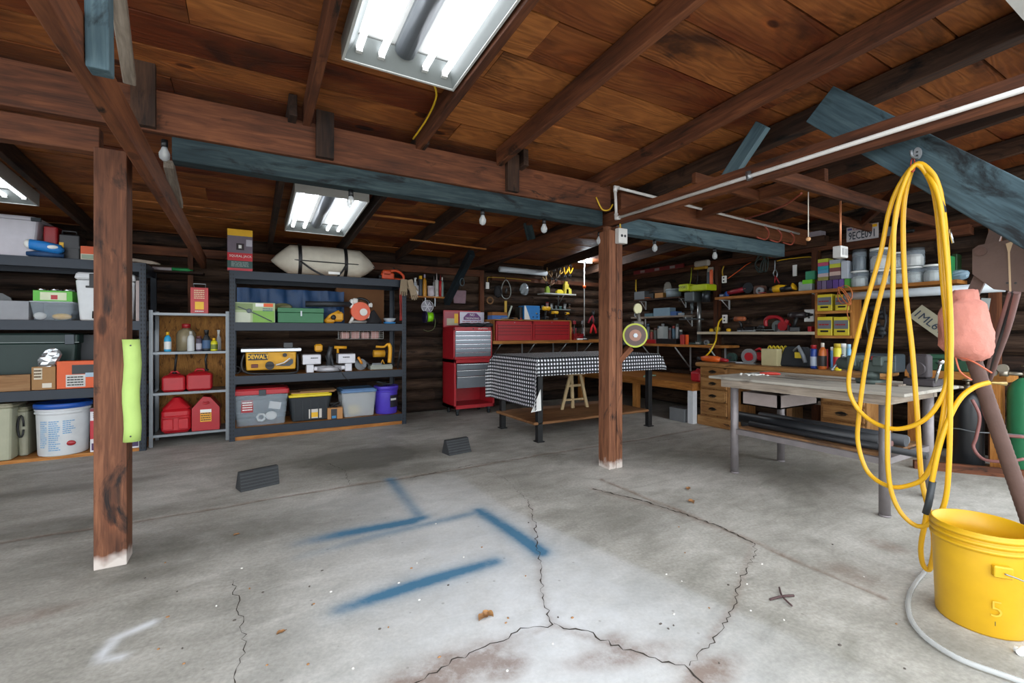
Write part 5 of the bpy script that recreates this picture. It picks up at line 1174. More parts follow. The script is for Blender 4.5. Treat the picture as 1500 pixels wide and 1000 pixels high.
# small shelves left of the drill press
def rshelf(name, label, px0, px1, py, X, dep, m, th=.025, extra=0, brs=()):
    a = onX(px0, py, X); c = onX(px1, py, X); z = (a.z+c.z)/2; w = a.y-c.y
    t = thing(name, label, 'shelf', (X, (a.y+c.y)/2, z), RR); b = MB(); b.box(-w/2, 0, -th, w/2, dep, 0); obj('shelf_board', b, m, t, .002)
    for f in brs:
        b = MB(); x = -w/2+f*w; b.box(x-.01, dep-.012, -.17, x+.01, dep, -th); b.box(x-.01,.04,-th-.008,x+.01,dep,-th); b.tube([(x,dep-.01,-.16),(x,.07,-th)], .006, 6); obj('bracket', b, mat('#bfc3c4', .5), t)
    return z, X
zA, XA = rshelf('wall_shelf', 'dark upper shelf of jars left of the green drill press', 928, 996, 436.5, 5.74, .2, W_dark('x'), brs=(.1,.95))
zB, XB = rshelf('wall_shelf', 'pale-edged middle shelf of trays left of the green drill press', 924, 1003, 463, 5.70, .24, W_grey('x'), brs=(.1,.95))
def rb(px0, px1, yt, z, X, name, label, cat, m, dep=.12, b_=.004, group=None, builder=None):
    cy, w, h = SR(px0, px1, yt, X, z)
    b = MB(); b.box(-w/2,0,0,w/2,dep,h,b=b_); return one(name, b, m, label, cat, (X, cy, z+.001), RR, group)
rb(929,944,427,zA,5.76,'parts_pile','grey heap of parts on the dark upper shelf','parts',mat('#565b5e',.7)); rb(944,957,430,zA,5.76,'black_pump','black part with orange details on the dark upper shelf','part',BLACK)
rb(959,971,429,zA,5.76,'amber_case','small amber plastic case on the dark upper shelf','case',mat('#8c5f24',.5)); 
cy, w, h = SR(973,991,423,5.78,zA); bottle('wide grey bucket-like tub on the dark upper shelf', (5.86,cy,zA+.001), w/2, h, mat('#7d8a90',.5), mat('#8d999e',.5), 'tub', None, 'tub', 'tub')
foil('crumpled grey bag standing behind the tub on the upper shelf', (5.9, onX(978,430,5.9).y, zA), .16, .26, (0,0,RR), mat('#6d6a60',.7), 'paper_bag')
rb(957,981,451,zB,5.74,'plastic_case','pale blue plastic case on the middle shelf','case',mat('#6d8694',.5),dep=.14); rb(982,991,456,zB,5.74,'blue_tray','blue tray right of the pale blue case','tray',mat('#35578a',.5)); rb(944,956,459,zB,5.74,'tray','flat teal tray at the left of the middle shelf','tray',mat('#4d6a74',.5))
# tin row on the bench behind the grinding wheel
cols = ['#6d7177','#8d3b33','#565c58','#a8aba6','#3a4d63','#7b6a53','#5a3d3a','#3f5d6d','#8b8f91','#2e3236']
for k in range(10):
    px = 945+k*5.3; cy, w, h = SR(px, px+4.4, 474+3*((k*3)%4), 5.84, RZ)
    bottle(['grey','red','green grey','pale grey','blue','brown','dark red','teal','silver','black'][k]+' spray can in the row at the back of the right bench', (5.88, cy, RZ+.001), w/2*.9, h, mat(cols[k],.4), mat(cols[(k+4)%10],.4), 'can', None, 'spray can', 'spray_can')
rb(965,971,478,RZ,5.72,'oil_can','pale grey square can before the spray can row','can',mat('#9ea3a1',.4)); rb(947,960,497,RZ,5.60,'red_case','flat red case on the right bench edge','case',RED,dep=.1); rb(961,990,496,RZ,5.62,'black_case','flat black case on the right bench edge','case',BLACK,dep=.16)
# bench drill press
p = onX(1016, 500, 5.74); t = thing('drill_press', 'bench drill press with a lime green belt cover', 'drill press', (5.76, p.y, RZ), RR)
zh = onX(1016, 429, 5.76).z - RZ; zt_ = onX(1016, 419, 5.76).z - RZ
LG = mat('#b3c21c', .4); CI = mat('#5a6163', .45, .5)
b = MB(); b.box(-.13,-.12,0,.13,.14,.03,b=.008); obj('base', b, mat('#3f5654', .5, .3), t)
b = MB(); b.cyl((.02,.08,.03),(.02,.08,zt_*.86),.03,n=16); obj('column', b, mat('#8d8f8e', .3, .8), t)
b = MB(); b.box(-.17,-.14,zt_*.42,.12,.06,zt_*.42+.02,b=.005); obj('work_table', b, CI, t)
b = MB(); b.box(-.17,-.15,zt_-.075,-.0,.14,zt_+.03,b=.012); b.box(-.0,-.12,zt_-.085,.29,.12,zt_+.005,b=.012); obj('belt_cover', b, LG, t)
b = MB(); b.box(-.11,-.1,zt_-.24,.06,.1,zt_-.075,b=.02); b.cyl((-.03,-.02,zt_-.36),(-.03,-.02,zt_-.24),.025,n=12); b.cyl((-.03,-.02,zt_-.42),(-.03,-.02,zt_-.36),.018,.01,n=12); obj('spindle_head', b, CI, t)
for k in range(3): a = k*2.1+.4; b = MB(); b.tube([(-.12,-.04,zt_-.2),(-.13,-.04+.12*math.sin(a),zt_-.2+.12*math.cos(a))], .006, 6); b.ball((-.13,-.04+.13*math.sin(a),zt_-.2+.13*math.cos(a)), .014); obj('feed_lever', b, BLACK, t)
b = MB(); b.cyl((.2,.0,zt_-.25),(.2,.0,zt_-.08),.06,n=16); obj('motor', b, DSTEEL, t)
b = MB(); b.box(-.04,-.165,zt_-.04,.03,-.16,zt_-.01); text('RYOBI', t, BLACK, .045, (-.09,-.166,zt_-.02))
rb(996,1001,490,RZ,5.58,'red_vise','small red and blue drill vise left of the drill press base','vise',mat('#a83a34',.4),dep=.05); rb(1004,1007,490,RZ,5.60,'orange_clip','small orange knob piece beside the drill press base','part',ORG,dep=.03)
# hanging above: orange tool in white holder, battery sander
t = thing('heat_lamp', 'white framed orange tool hanging right of the drill press', 'tool', hang(1041,408,5.9), RR)
b = MB(); b.box(-.06,0,-.17,.07,.02,.17,b=.004); obj('holder', b, mat('#aaa59a',.6), t); b = MB(); b.box(-.0,-.03,-.13,.045,.0,.13,b=.01); obj('orange_body', b, ORG, t); b = MB(); b.box(-.05,-.02,-.13,-.01,0,.10); obj('dark_insert', b, DSTEEL, t)
t = thing('hanging_tool', 'yellow and white tool hanging below the blue timber', 'power tool', hang(1026,385,5.8), RR)
b = MB(); b.box(-.12,0,-.05,.12,.08,.04,b=.02); obj('housing', b, mat('#a8a39a',.5), t); b = MB(); b.box(-.12,-.005,-.09,.08,.075,-.05,b=.01); obj('yellow_base', b, mat('#a8801c',.5), t); b = MB(); b.tube([(-.08,.04,-.08),(-.07,.03,-.22),(-.09,.03,-.33)], .007, 6); obj('cord', b, BLACK, t)
b = MB(); b.tube([onX(1013,392,5.9), onX(1012,410,5.86), onX(1009,425,5.8)], .006, 6); one('green_strap', b, LG, 'lime strap hanging down to the drill press', 'strap')
t = thing('spirit_level', 'long red spirit level lying on the timber below the rafters', 'level', ((5.88), (onX(928,398,5.88).y+onX(1001,388,5.88).y)/2, onX(965,394,5.88).z), RR)
w = onX(928,398,5.88).y-onX(1001,388,5.88).y; b = MB(); b.box(-w/2,0,-.03,w/2,.03,.03); obj('level_body', b, mat('#6d1f22',.5), t)
for f in (-.3,0,.3): b = MB(); b.box(w*f-.05,-.003,-.02,w*f+.05,0,.02); obj('vial_window', b, mat('#8a8380',.5), t)
# yellow cable runs
def cable(name, label, pts, r, m, n=5):
    b = MB(); b.tube(spline(pts, n), r, 8); return one(name, b, m, label, 'cable')
YC = mat('#c9a21f', .45)
cable('wall_cable', 'yellow cable pinned along the right wall above the shelves', [hang(890,412),hang(927,408),hang(932,420),hang(931,437)], .008, YC)
cable('wall_cable', 'yellow cable running over the dark upper shelf to the stud', [hang(931,425),hang(934,407),hang(960,403),hang(1000,397)], .008, YC)
cable('wall_cable', 'yellow looped cable above the red grinder', [hang(1062,412),hang(1058,398),hang(1064,385),hang(1080,381),hang(1100,380),hang(1115,374)], .009, YC)
cable('wall_cable', 'orange cable slanting up from the outlet', [hang(1066,408),hang(1080,398),hang(1093,388),hang(1100,384)], .006, ORG)
cable('wall_cable', 'yellow cable drooping between the studs under the plate ledge', [hang(1138,382),hang(1155,379),hang(1185,376),hang(1190,378),hang(1195,372),hang(1212,361),hang(1236,354)], .007, YC)
cable('extension_cable', 'bright yellow cord from the outlet down behind the desk', [onX(1058,466,5.88),onX(1053,472,5.8),onX(1050,487,5.7),onX(1048,500,5.5),onX(1040,515,5.42),onX(1033,522,5.3)], .011, mat('#e0b81a',.4))
def outlet(label, px, py, w=.07, h=.12, X=5.87):
    t = thing('outlet_box', label, 'outlet', hang(px,py,X), RR); b = MB(); b.box(-w/2,0,-h/2,w/2,.03,h/2,b=.004); obj('cover', b, WHITE, t); b = MB(); b.box(-.012,-.002,.012,.012,0,.035); b.box(-.012,-.002,-.035,.012,0,-.012); obj('sockets', b, DGREY, t)
outlet('white outlet box on the stud at the left end of the white shelf', 1061, 467); outlet('white outlet box under the left end of the upper shelf', 1060, 409, .06, .10); outlet('white outlet box at the right end of the white shelf', 1185, 462, .11, .15)
# long upper shelf and white shelf
zU, XU = rshelf('wall_shelf', 'long pine upper shelf on the right wall carrying the jars', 1047, 1402, 421.5, 5.72, .26, W_orange('x'), .035, brs=(.02,.5,))
zU = 1.668
for o in bpy.data.objects:
    if o.get('label','').startswith('long pine upper shelf'): o.location.z = zU
a = onX(1021,486,5.72); c = onX(1192,488,5.72)
t = thing('wall_shelf', 'white-edged shelf of power tools below the pine upper shelf', 'shelf', (5.72,(a.y+c.y)/2,1.18), RR); w = a.y-c.y; zW = 1.18
b = MB(); b.box(-w/2,0,-.035,w/2,.26,0); obj('shelf_board', b, mat('#b9ad98',.6), t)
# tools on the upper shelf
def grinder(label, px, X, z, m, rz=0, s=1.0):
    p = onX(px, 420, X); t = thing('angle_grinder', label, 'power tool', (X+.08, p.y, z), RR+rz); t.scale = (s,s,s)
    b = MB(); b.tube([(-.17,0,.05),(-.15,0,.05),(.0,0,.07),(.1,0,.085)], [.02,.03,.033,.036], 12); obj('motor_body', b, m, t)
    b = MB(); b.cyl((.13,-.02,.09),(.13,.05,.09),.03,n=12); b.cyl((.13,-.035,.09),(.13,-.03,.09),.065,n=24); obj('disc_head', b, DSTEEL, t)
    b = MB(); b.ball((-.17,0,.04),.035); obj('end_cap', b, mat('#2a5aa8',.4), t); return t
grinder('red angle grinder with blue end on the pine upper shelf', 1078, 5.74, zU, mat('#8f2330',.4), 0, 1.1)
cy,w,h = SR(1126,1163,415,5.76,zU)
t = thing('polisher', 'yellow and black polisher on the pine upper shelf', 'power tool', (5.82, cy, zU), RR)
b = MB(); b.tube([(-w*.42,0,.05),(-w*.2,0,.06),(w*.1,0,.06)], [.045,.05,.035], 12); b.tube([(w*.32,0,.055),(w*.42,0,.07)], [.03,.05], 12); obj('motor_body', b, YEL, t)
b = MB(); b.tube([(-w*.1,-.01,.05),(w*.35,0,.055)], .037, 12); b.tube([(-w*.5,0,.045),(-w*.4,0,.05)], .046, 12); obj('grip', b, BLACK, t)
rb(1103,1116,418,zU,5.78,'brown_part','brown and silver part beside the red grinder','part',mat('#5d4238',.6),b_=.015)
cy,w,h = SR(1168,1191,397,5.78,zU)
t = thing('screw_packs', 'green and white bagged packs of hardware on the upper shelf', 'pack', (5.80, cy, zU), RR)
b = MB(); b.box(-w/2,0,0,w*.35,.08,h*.5,b=.01); obj('clear_pack', b, mat('#9aa5a2',.3), t); b = MB(); b.box(-w*.2,-.01,h*.36,w*.4,.06,h*.56); obj('green_band', b, mat('#6fc52c',.5), t); b = MB(); b.box(-w*.1,.02,h*.57,w*.5,.07,h,b=.004); obj('green_card', b, mat('#3f8f6c',.5), t)
b = MB(); b.box(-.025,0,-.07,.025,.01,.07); one('white_card', b, WHITE, 'white card pinned to the wall above the yellow polisher', 'card', hang(1164,396,5.97), RR)
b = MB()
r = random.Random(2)
for k in range(5): b.tube(spline([(r.uniform(-.09,.09), r.uniform(0,.05), .12), (r.uniform(-.11,.11), r.uniform(0,.05), .0), (r.uniform(-.05,.05), .02, -.13), (r.uniform(-.11,.11), r.uniform(0,.05), -.02), (r.uniform(-.06,.06), .02, .13)], 5), .007, 6)
one('cable_bundle', b, mat('#24302c',.6), 'dark green cable bundle hanging from the timber end', 'cable', hang(1116,384,5.85), RR)
b = MB(); b.tube(spline([(.0,0,.13),(-.0,0,.02),(-.02,0,-.04),(.02,0,-.09),(.03,0,-.03),(.0,0,.02)], 5), .007, 6); one('steel_hook', b, STEEL, 'steel rope hook hanging above the yellow polisher', 'hook', hang(1135,396,5.9), RR)
b = MB(); b.tube([(0,0,0),(-.01,0,-.09)], .008, 6); b.tube([(0,0,0),(.05,0,-.10)], .008, 6); one('pliers', b, RED, 'red handled pliers hanging under the steel hook', 'pliers', hang(1136,404,5.9), RR)
# white shelf
drill('orange-red drill standing near the left end of the white shelf', (5.82, onX(1080,480,5.8).y, zW), RR+3.1, mat('#a85a34',.5), .95)
t = thing('circular_saw', 'red circular saw lying on the white shelf', 'circular saw', (5.84, onX(1133,480,5.8).y, zW), RR)
b = MB(); b.tube(spline([(-.12,0,.07),(-.12,0,.16),(-.04,0,.19),(.06,0,.17),(.12,0,.10),(.16,0,.15)], 4), .026, 10); b.cyl((.11,-.04,.07),(.11,.06,.07),.06,n=18); obj('saw_body', b, mat('#a5222a',.4), t)
b = MB(); b.box(-.25,-.06,.02,.08,.06,.03); b.cyl((-.0,.05,.07),(-.0,.06,.07),.075,n=24); obj('base_plate', b, mat('#8d9a98',.4,.4), t)
t = drill('black and orange impact tool leaning at the right end of the white shelf', (5.80, onX(1172,480,5.8).y, zW), RR+.4, mat('#2a2426',.4), 1.1); 
rb(1090,1105,478,zW,5.78,'dark_tools','dark low tools in the middle of the white shelf','tool',BLACK,b_=.01)
for k,(px,lb) in enumerate(((1041,'yellow tape measure at the left end of the white shelf'),(1066,'yellow tape measure right of the wall outlet'))):
    b = MB(); b.box(-.025,0,0,.025,.04,.045,b=.01); one('tape_measure', b, YEL, lb, 'tape measure', (5.76, onX(px,480,5.76).y, zW), RR)
rb(1183,1188,478,zW,5.76,'stubby_tool','small red tool at the right end of the white shelf','tool',RED)
# organizer with four yellow boxes
zO = [1.416, 1.135]; y0_ = onX(1194,455,5.72).y; y1_ = onX(1246,455,5.72).y
t = thing('organizer_shelf', 'small pine shelf unit holding four yellow boxes', 'shelf', (5.72,(y0_+y1_)/2,0), RR); w = y0_-y1_
for z in zO: b = MB(); b.box(-w/2,0,z-.03,w/2,.22,z); obj('shelf_board', b, W_orange(), t)
for sx in (-1,1): b = MB(); b.box(sx*w/2-.012,.02,zO[1]-.03,sx*w/2+.012,.22,1.63); obj('side_panel', b, W_orange('z'), t)
for k,(pa,pb,yt,z,lb) in enumerate([(1196,1219,431,zO[0],'upper left yellow organizer box'),(1222,1244,431,zO[0],'upper right yellow organizer box behind orange cord'),(1196,1219,464,zO[1],'lower left yellow organizer box'),(1220,1244,464,zO[1],'lower right yellow organizer box')]):
    cy,w_,h = SR(pa,pb,yt,5.73,z); t = thing('organizer_box', lb, 'organizer', (5.735,cy,z+.001), RR)
    b = MB(); b.box(-w_*.47,0,0,w_*.47,.18,h,b=.006); obj('box_body', b, mat('#d5c332',.45), t)
    b = MB(); b.box(-w_*.43,-.004,h*.36,w_*.43,0,h*.82); obj('drawer_front', b, mat('#6b7078',.4), t); b = MB(); b.box(-w_*.25,-.008,h*.18,w_*.25,0,h*.28,b=.003); obj('handle', b, BLACK, t); scribble(t,-w_*.35,h*.5,w_*.3,h*.66,-.004,RED,1,seed=k)
# stacked small coloured cartons
k = 0
cc = ['#b6bf3a','#b04a6b','#2f9aa8','#4f93b8','#b9a9b0','#8d8a4a']; nn = ['lime','pink','teal','sky blue','pale pink','olive']
z = zU+.105
for k in range(6):
    cy,w_,h = SR(1198,1213,380,5.76,zU); hh = .042; b = MB(); b.box(-w_/2,0,0,w_/2,.12,hh*.96); o = one('small_carton', b, mat(cc[5-k],.5), nn[5-k]+' carton in the left stack above the organizer', 'box', (5.76,cy,z), RR); z += hh
cc = ['#9fa8b0','#bcc23f','#7a4a4a','#c2a9a0','#5a4a55']; nn = ['grey','yellow','dark red','cream','plum']; z = zU+.105
for k in range(5):
    cy,w_,h = SR(1215,1231,380,5.76,zU); hh = .045; b = MB(); b.box(-w_/2,0,0,w_/2,.12,hh*.96); o = one('small_carton', b, mat(cc[4-k],.5), nn[4-k]+' carton in the right stack above the organizer', 'box', (5.76,cy,z), RR); z += hh
for k,(pa,pb,c_,lb) in enumerate([(1197,1203,'#5d4a6b','left'),(1204,1210,'#6a5d78','second'),(1211,1219,'#4d3a6b','third'),(1220,1228,'#5a3f85','fourth'),(1229,1236,'#6a4f95','fifth'),(1237,1243,'#4f9a3f','last green')]):
    cy,w_,h = SR(pa,pb,407,5.76,zU); b = MB(); b.box(-w_/2,0,0,w_/2,.12,.10); one('screw_box', b, mat(c_,.5), lb+' small box in the low row under the carton stacks', 'box', (5.76,cy,zU+.002), RR)
rb(1232,1242,382,zU+.105,5.76,'white_carton','tall white carton with blue side right of the carton stacks','box',mat('#b5bcc6',.5))
# clear jars of fittings on the upper shelf
JM = mat('#b4b9b2', .3, var=.5, scale=60)
def jar(label, px, yt, yb, r, X=5.84, z=None, dome=False, m=None):
    p = onX(px, yb, X); z = p.z if z is None else z; h = onX(px, yt, X).z - z
    t = thing('jar', label, 'jar', (X, p.y, z), RR)
    b = MB(); b.lathe([(r*.93,.0),(r,.01),(r,h*.85),(r*.9,h*.9)], n=18); obj('glass', b, CLEAR, t)
    r_ = random.Random(px); b = MB()
    b.lathe([(r*.86,.006),(r*.9,.02),(r*.9,h*.5),(r*.7,h*.66),(r*.2,h*.7)], n=12, smooth=False)
    obj('contents', b, m or JM, t)
    b = MB(); b.lathe([(r*.95,h*.9),(r*.97,h*.91),(r*.97,h),(r*.9,h*1.01)], n=18); obj('lid', b, mat('#e2e4e2',.4) if not dome else DGREY, t); return t, z+h
zJ = zU+.001; wm = mat('#dcd9d0',.4,var=.35,scale=60)
_, z1_ = jar('wide white-lidded jar of fittings at the left of the jar row', 1259, 397, 415, .085, z=zJ)
jar('dark dome jar on top of the leftmost wide jar', 1259, 366, 396, .065, z=z1_+.004, dome=True, m=mat('#3c4753',.3))
_, z1_ = jar('wide jar of white parts, second from the left', 1291, 396, 413, .095, z=zJ)
jar('large clear tub of white connectors on the second jar', 1289, 364, 394, .09, z=z1_+.004, m=wm)
_, z1_ = jar('jar of dark fittings between two yellow hose strands', 1317, 393, 411, .06, z=zJ)
jar('small jar of grey fittings upper middle of the jar row', 1314, 370, 391, .055, z=z1_+.004)
_, z1_ = jar('wide jar of nuts under the big dome jar', 1339, 391, 410, .08, z=zJ)
jar('big dark domed jar of white fittings', 1339, 364, 390, .085, z=z1_+.004, dome=True, m=wm)
jar('low wide jar with a white lid at the right of the jar row', 1366, 388, 408, .075, z=zJ)
rb(1382,1393,375,zU,5.8,'green_bottle','green bottle box right of the jars behind the hose','bottle',mat('#2f8d4d',.4)); rb(1394,1402,372,zU,5.9,'dark_bottle','dark green bottle with an orange mark behind the green box','bottle',mat('#1d3a1e',.4))
foil('clear blue plastic pack at the right end of the upper shelf', (5.86, onX(1404,400,5.86).y, zU), .16, .10, (0,0,RR), mat('#7d98a8',.2), 'plastic_pack')
# ledge with licence plate
zl_ = onX(1262, 352, 5.86).z; a = onX(1236,354,5.84); c = onX(1420,330,5.84)
t = thing('wall_ledge', 'high wooden ledge carrying the licence plate', 'ledge', (5.84,(a.y+c.y)/2,zl_), RR); w = a.y-c.y; b = MB(); b.box(-w/2,0,-.09,w/2,.12,0); obj('ledge_board', b, W_beam(), t)
cy,w_,h = SR(1240,1287,330,5.87,zl_)
t = thing('licence_plate', 'white licence plate 9ECE091 standing on the high ledge', 'licence plate', (5.87,cy,zl_+.002), RR); b = MB(); b.taper(0,.001,0,h,w_,.003,w_,.003,.0014); obj('plate', b, mat('#c9c6c9',.4), t)
text('9ECE091', t, mat('#1f2f3d',.4), h*.72, (0,-.004,h*.36), sx=w_/(h*3.1), bold=.001); text('California', t, RED, h*.26, (-.0,-.004,h*.82), sx=1.1, shear=.3); patch(t,w_*.32,h*.76,w_*.46,h*.94,-.002,YEL,'sticker'); patch(t,-w_*.46,h*.78,-w_*.32,h*.9,-.002,mat('#5a5f9a',.4),'sticker')
rb(1297,1306,332,zl_,5.88,'grey_gadget','grey gadget right of the licence plate behind the hose','gadget',mat('#7c8288',.4)); rb(1322,1340,334,zl_,5.9,'dark_gadget','dark device on the high ledge between hose strands','gadget',mat('#20292c',.4),b_=.02)
rb(1164,1182,345,onX(1175,350,5.88).z,5.88,'battery_pack','blue and white carton lying on the high ledge left of the pull string','box',mat('#5b79ab',.5)); rb(1183,1202,339,onX(1175,350,5.88).z,5.88,'hardware_carton','pale carton with a pink mark right of the pull string','box',mat('#9a949c',.5))
b = MB(); zq = onX(1175,350,5.88).z; b.box(-.75,0,-.12,.42,.12,0); one('wall_ledge', b, W_dark(), 'dark timber ledge under the two small cartons', 'ledge', (5.85, onX(1180,350,5.88).y+.2, zq), RR)
strip_light('long unlit strip light below the jar shelf', (5.62, 2.47, 1.563), (5.62, 1.27, 1.563), .042)
for y_ in (2.3,1.5):
    b = MB(); b.box(-.006,y_-1.87-.006,.0,.13,y_-1.87+.006,.006); b.box(.12,y_-1.87-.006,0,.13,y_-1.87+.006,.078); obj('hanger', b, STEEL, bpy.data.objects['strip_light.001'])
# orange cord looped on a nail, dark hooks
b = MB()
for k in range(3): b.tube([(.07*math.cos(q*math.pi/10+k)*(1-.1*k), -.01*k, .10*math.sin(q*math.pi/10)-.01*k) for q in range(20)], .005, 6, closed=True)
b.tube([(.03,0,-.09),(.02,0,-.2),(.04,0,-.28)], .005, 6); one('orange_cable', b, mat('#c06a34',.5), 'orange cord looped over the shelf edge at the lamp end', 'cord', (5.58, onX(1243,432,5.66).y, onX(1243,432,5.66).z), RR)
b = MB()
for k in range(7): b.ball((random.uniform(-.06,.06), random.uniform(0,.05), .14-.045*k), (.045,.03,.035)); 
b.tube([(-.08,0,.15),(-.09,0,-.05),(-.06,0,-.18),(.06,0,-.18),(.09,0,.0),(.07,0,.16)], .012, 8); one('tool_belt', b, mat('#25282b',.6), 'dark tangle of cables hanging under the long strip light', 'cable', hang(1283,470,5.93), RR)
t = thing('licence_plate', 'tilted dark-lettered licence plate hanging behind the hose', 'licence plate', hang(1362,470,5.97), RR); t.rotation_euler = (0, .75, RR); b = MB(); b.box(-.16,0,-.08,.16,.003,.08); obj('plate', b, mat('#a9a48d',.5), t); text('1ML61', t, mat('#26364a',.5), .11, (0,-.004,-.01)); 
b = MB(); b.box(-.03,0,-.16,.03,.01,.16); t = one('white_stick', b, mat('#a8b0ae',.5), 'pale flat stick hanging right of the pink rag', 'stick', hang(1440,462,5.85), RR); t.rotation_euler = (0,.12,RR)
# ---------------------------------------------------------------- wooden desk
DX, DZ = 4.99, .79
def desk():
    ya, yb_ = 3.86, 2.02; L = ya-yb_; t = thing('wooden_desk', 'old pine pedestal desk with brass-handled drawers along the right wall', 'desk', (DX,(ya+yb_)/2,0), RR)
    D = W_desk('x'); DZm = W_desk('z')
    b = MB(); b.box(-L/2-.03,-.03,DZ-.05,L/2+.03,.6,DZ,b=.012); obj('desk_top', b, D, t)
    HD = mat('#2a2622', .4, .6)
    for sx in (-1,1):
        xc = sx*(L/2-.21)
        b = MB(); b.box(xc-.2,.02,.10,xc+.2,.56,DZ-.05); obj('pedestal', b, DZm, t, .004)
        b = MB(); b.box(xc-.225,-.01,0,xc+.225,.58,.12,b=.008); obj('plinth', b, D, t)
        hs = [(.63,.735),(.47,.60),(.31,.455),(.145,.295)]
        for z0,z1 in hs:
            b = MB(); b.box(xc-.185,-.002,z0,xc+.185,.02,z1,b=.008); b.box(xc-.165,-.008,z0+.018,xc+.165,.0,z1-.018,b=.004); o = obj('drawer', b, D, t)
            b = MB(); zz = (z0+z1)/2; b.tube([(xc-.045,-.01,zz+.005),(xc-.04,-.024,zz-.01),(xc,-.028,zz-.018),(xc+.04,-.024,zz-.01),(xc+.045,-.01,zz+.005)], .004, 6); b.prism([(xc-.06,zz),(xc-.03,zz+.015),(xc,zz+.022),(xc+.03,zz+.015),(xc+.06,zz),(xc,zz-.012)], -.012,-.008,'xz'); obj('handle', b, HD, o)
    b = MB(); b.box(-L/2+.42,.01,.63,L/2-.42,.03,.735,b=.006); obj('drawer', b, D, t)
    return t
desk()
DT = DZ+.001; XD = 5.12
def rd(px0,px1,yt,name,label,cat,m,dep=.12,X=XD,b_=.004): return rb(px0,px1,yt,DT,X,name,label,cat,m,dep,b_)
t = thing('reciprocating_saw', 'orange and red long power tool on the left end of the desk', 'power tool', (5.08, onX(1042,528,5.08).y-.02, DT), RR)
b = MB(); b.tube([(-.17,0,.04),(-.1,0,.045),(.05,0,.045),(.12,0,.04)], [.028,.04,.04,.03], 10); obj('motor_body', b, mat('#d85f22',.4), t); b = MB(); b.tube([(.10,0,.04),(.21,0,.035)], [.032,.018], 10); obj('red_nose', b, RED, t); b = MB(); b.tube([(-.22,0,.035),(-.15,0,.035)], [.03,.034], 10); obj('black_end', b, BLACK, t)
t = thing('circular_saw', 'circular saw with silver guard and red motor on the desk', 'circular saw', (5.22, onX(1103,528,5.2).y, DT), RR)
b = MB(); b.cyl((-.05,-.03,.09),(-.05,.0,.09),.095,n=28); b.box(-.2,-.06,0,.06,.08,.012); obj('blade_guard', b, mat('#a9aeb0',.3,.6), t); b = MB(); b.cyl((-.04,-.05,.09),(-.04,-.03,.09),.05,n=20); b.tube([(.0,.04,.09),(.14,.04,.10)], .055, 12); b.tube([(-.02,.03,.15),(.05,.03,.19),(.12,.03,.15)], .016, 8); obj('motor', b, mat('#b01c26',.4), t)
t = rd(1115,1138,511,'note_carton','pale yellow carton with scribbled lines on the desk','box',mat('#b8ae84',.6),.1)
t = thing('yellow_strap', 'yellow looped strap bundle behind the pale carton', 'strap', (5.32, onX(1136,515,5.3).y, DT+.02), RR)
b = MB()
for k in range(5): b.tube([(-.08+k*.04+.02*math.cos(q*math.pi/8), .01*k, .13+.07*math.sin(q*math.pi/8)) for q in range(16)], .010, 6, closed=True)
b.tube([(.08,-.02,.13),(.1,-.04,.05),(.04,-.05,.0)], .014, 8); obj('strap_loops', b, mat('#c9b31f',.5), t)
cy,w,h = SR(1138,1186,508,5.2,DT); t = thing('tool_bag', 'black fabric tool bag with yellow and grey straps on the desk', 'bag', (5.2,cy,DT), RR)
b = MB(); b.taper(0,.09,0,h,w,.2,w*.7,.12,.04,eb=.02); obj('bag_body', b, mat('#22262b',.85,bump=.4), t); b = MB(); b.box(w*.08,-.02,h*.45,w*.28,.0,h*.75,b=.005); obj('yellow_strap', b, mat('#c9b02a',.6), t); b = MB(); b.tube([(w*.05,.0,h*.8),(w*.2,-.02,h*1.02),(w*.34,-.02,h*.6),(w*.40,-.02,h*.25)], .02, 8); obj('grey_strap', b, mat('#7c8288',.6), t)
for px0,px1,yt,X,m,cap,kind,band,lb in [
 (1187,1197,505,5.15,mat('#1f3f8f',.35),RED,'can',mat('#a8b4c4'),'blue spray can with a red cap on the desk'),
 (1199,1211,502,5.15,mat('#c96a2a',.4),mat('#cfc5b8'),'bottle',mat('#2a2320'),'orange glue bottle with a pointed white nozzle'),
 (1208.5,1213.5,511,5.3,mat('#a81a22',.4),RED,'can',None,'slim red can behind the glue bottle'),
 (1216,1221,508,5.3,mat('#5b8fc0',.4),WHITE,'can',None,'light blue can partly hidden by the yellow-topped can'),
 (1220.5,1232.5,503,5.12,mat('#d5c72a',.4),mat('#b9a02a'),'can',mat('#b82a32'),'yellow and red spray can on the desk'),
 (1229.5,1239.5,503,5.3,mat('#b9c4bc',.4),WHITE,'tub',None,'white and green tube behind the yellow and red can'),
 (1240,1247,504,5.2,mat('#6ea6cc',.4),mat('#9cc3dd'),'can',None,'pale blue spray can left of the hose')]:
    cy,w,h = SR(px0,px1,yt,X,DT); bottle(lb,(X,cy,DT),w/2*.95,h,m,cap,kind,band)
cy,w,h = SR(1250,1312,518,5.25,DT); t = thing('tool_case', 'long dark grey tool case with a red latch at the desk end', 'case', (5.25,cy,DT), RR); b = MB(); b.box(-w/2,0,0,w/2,.22,h,b=.012); obj('case_body', b, mat('#3a444b',.5), t); b = MB(); b.box(-.02,-.01,h*.4,.04,.0,h*.85,b=.003); obj('latch', b, RED, t); b = MB(); b.box(-w/2,-.004,h*.66,w/2,0,h*.7); obj('rim', b, mat('#59646b',.5), t)
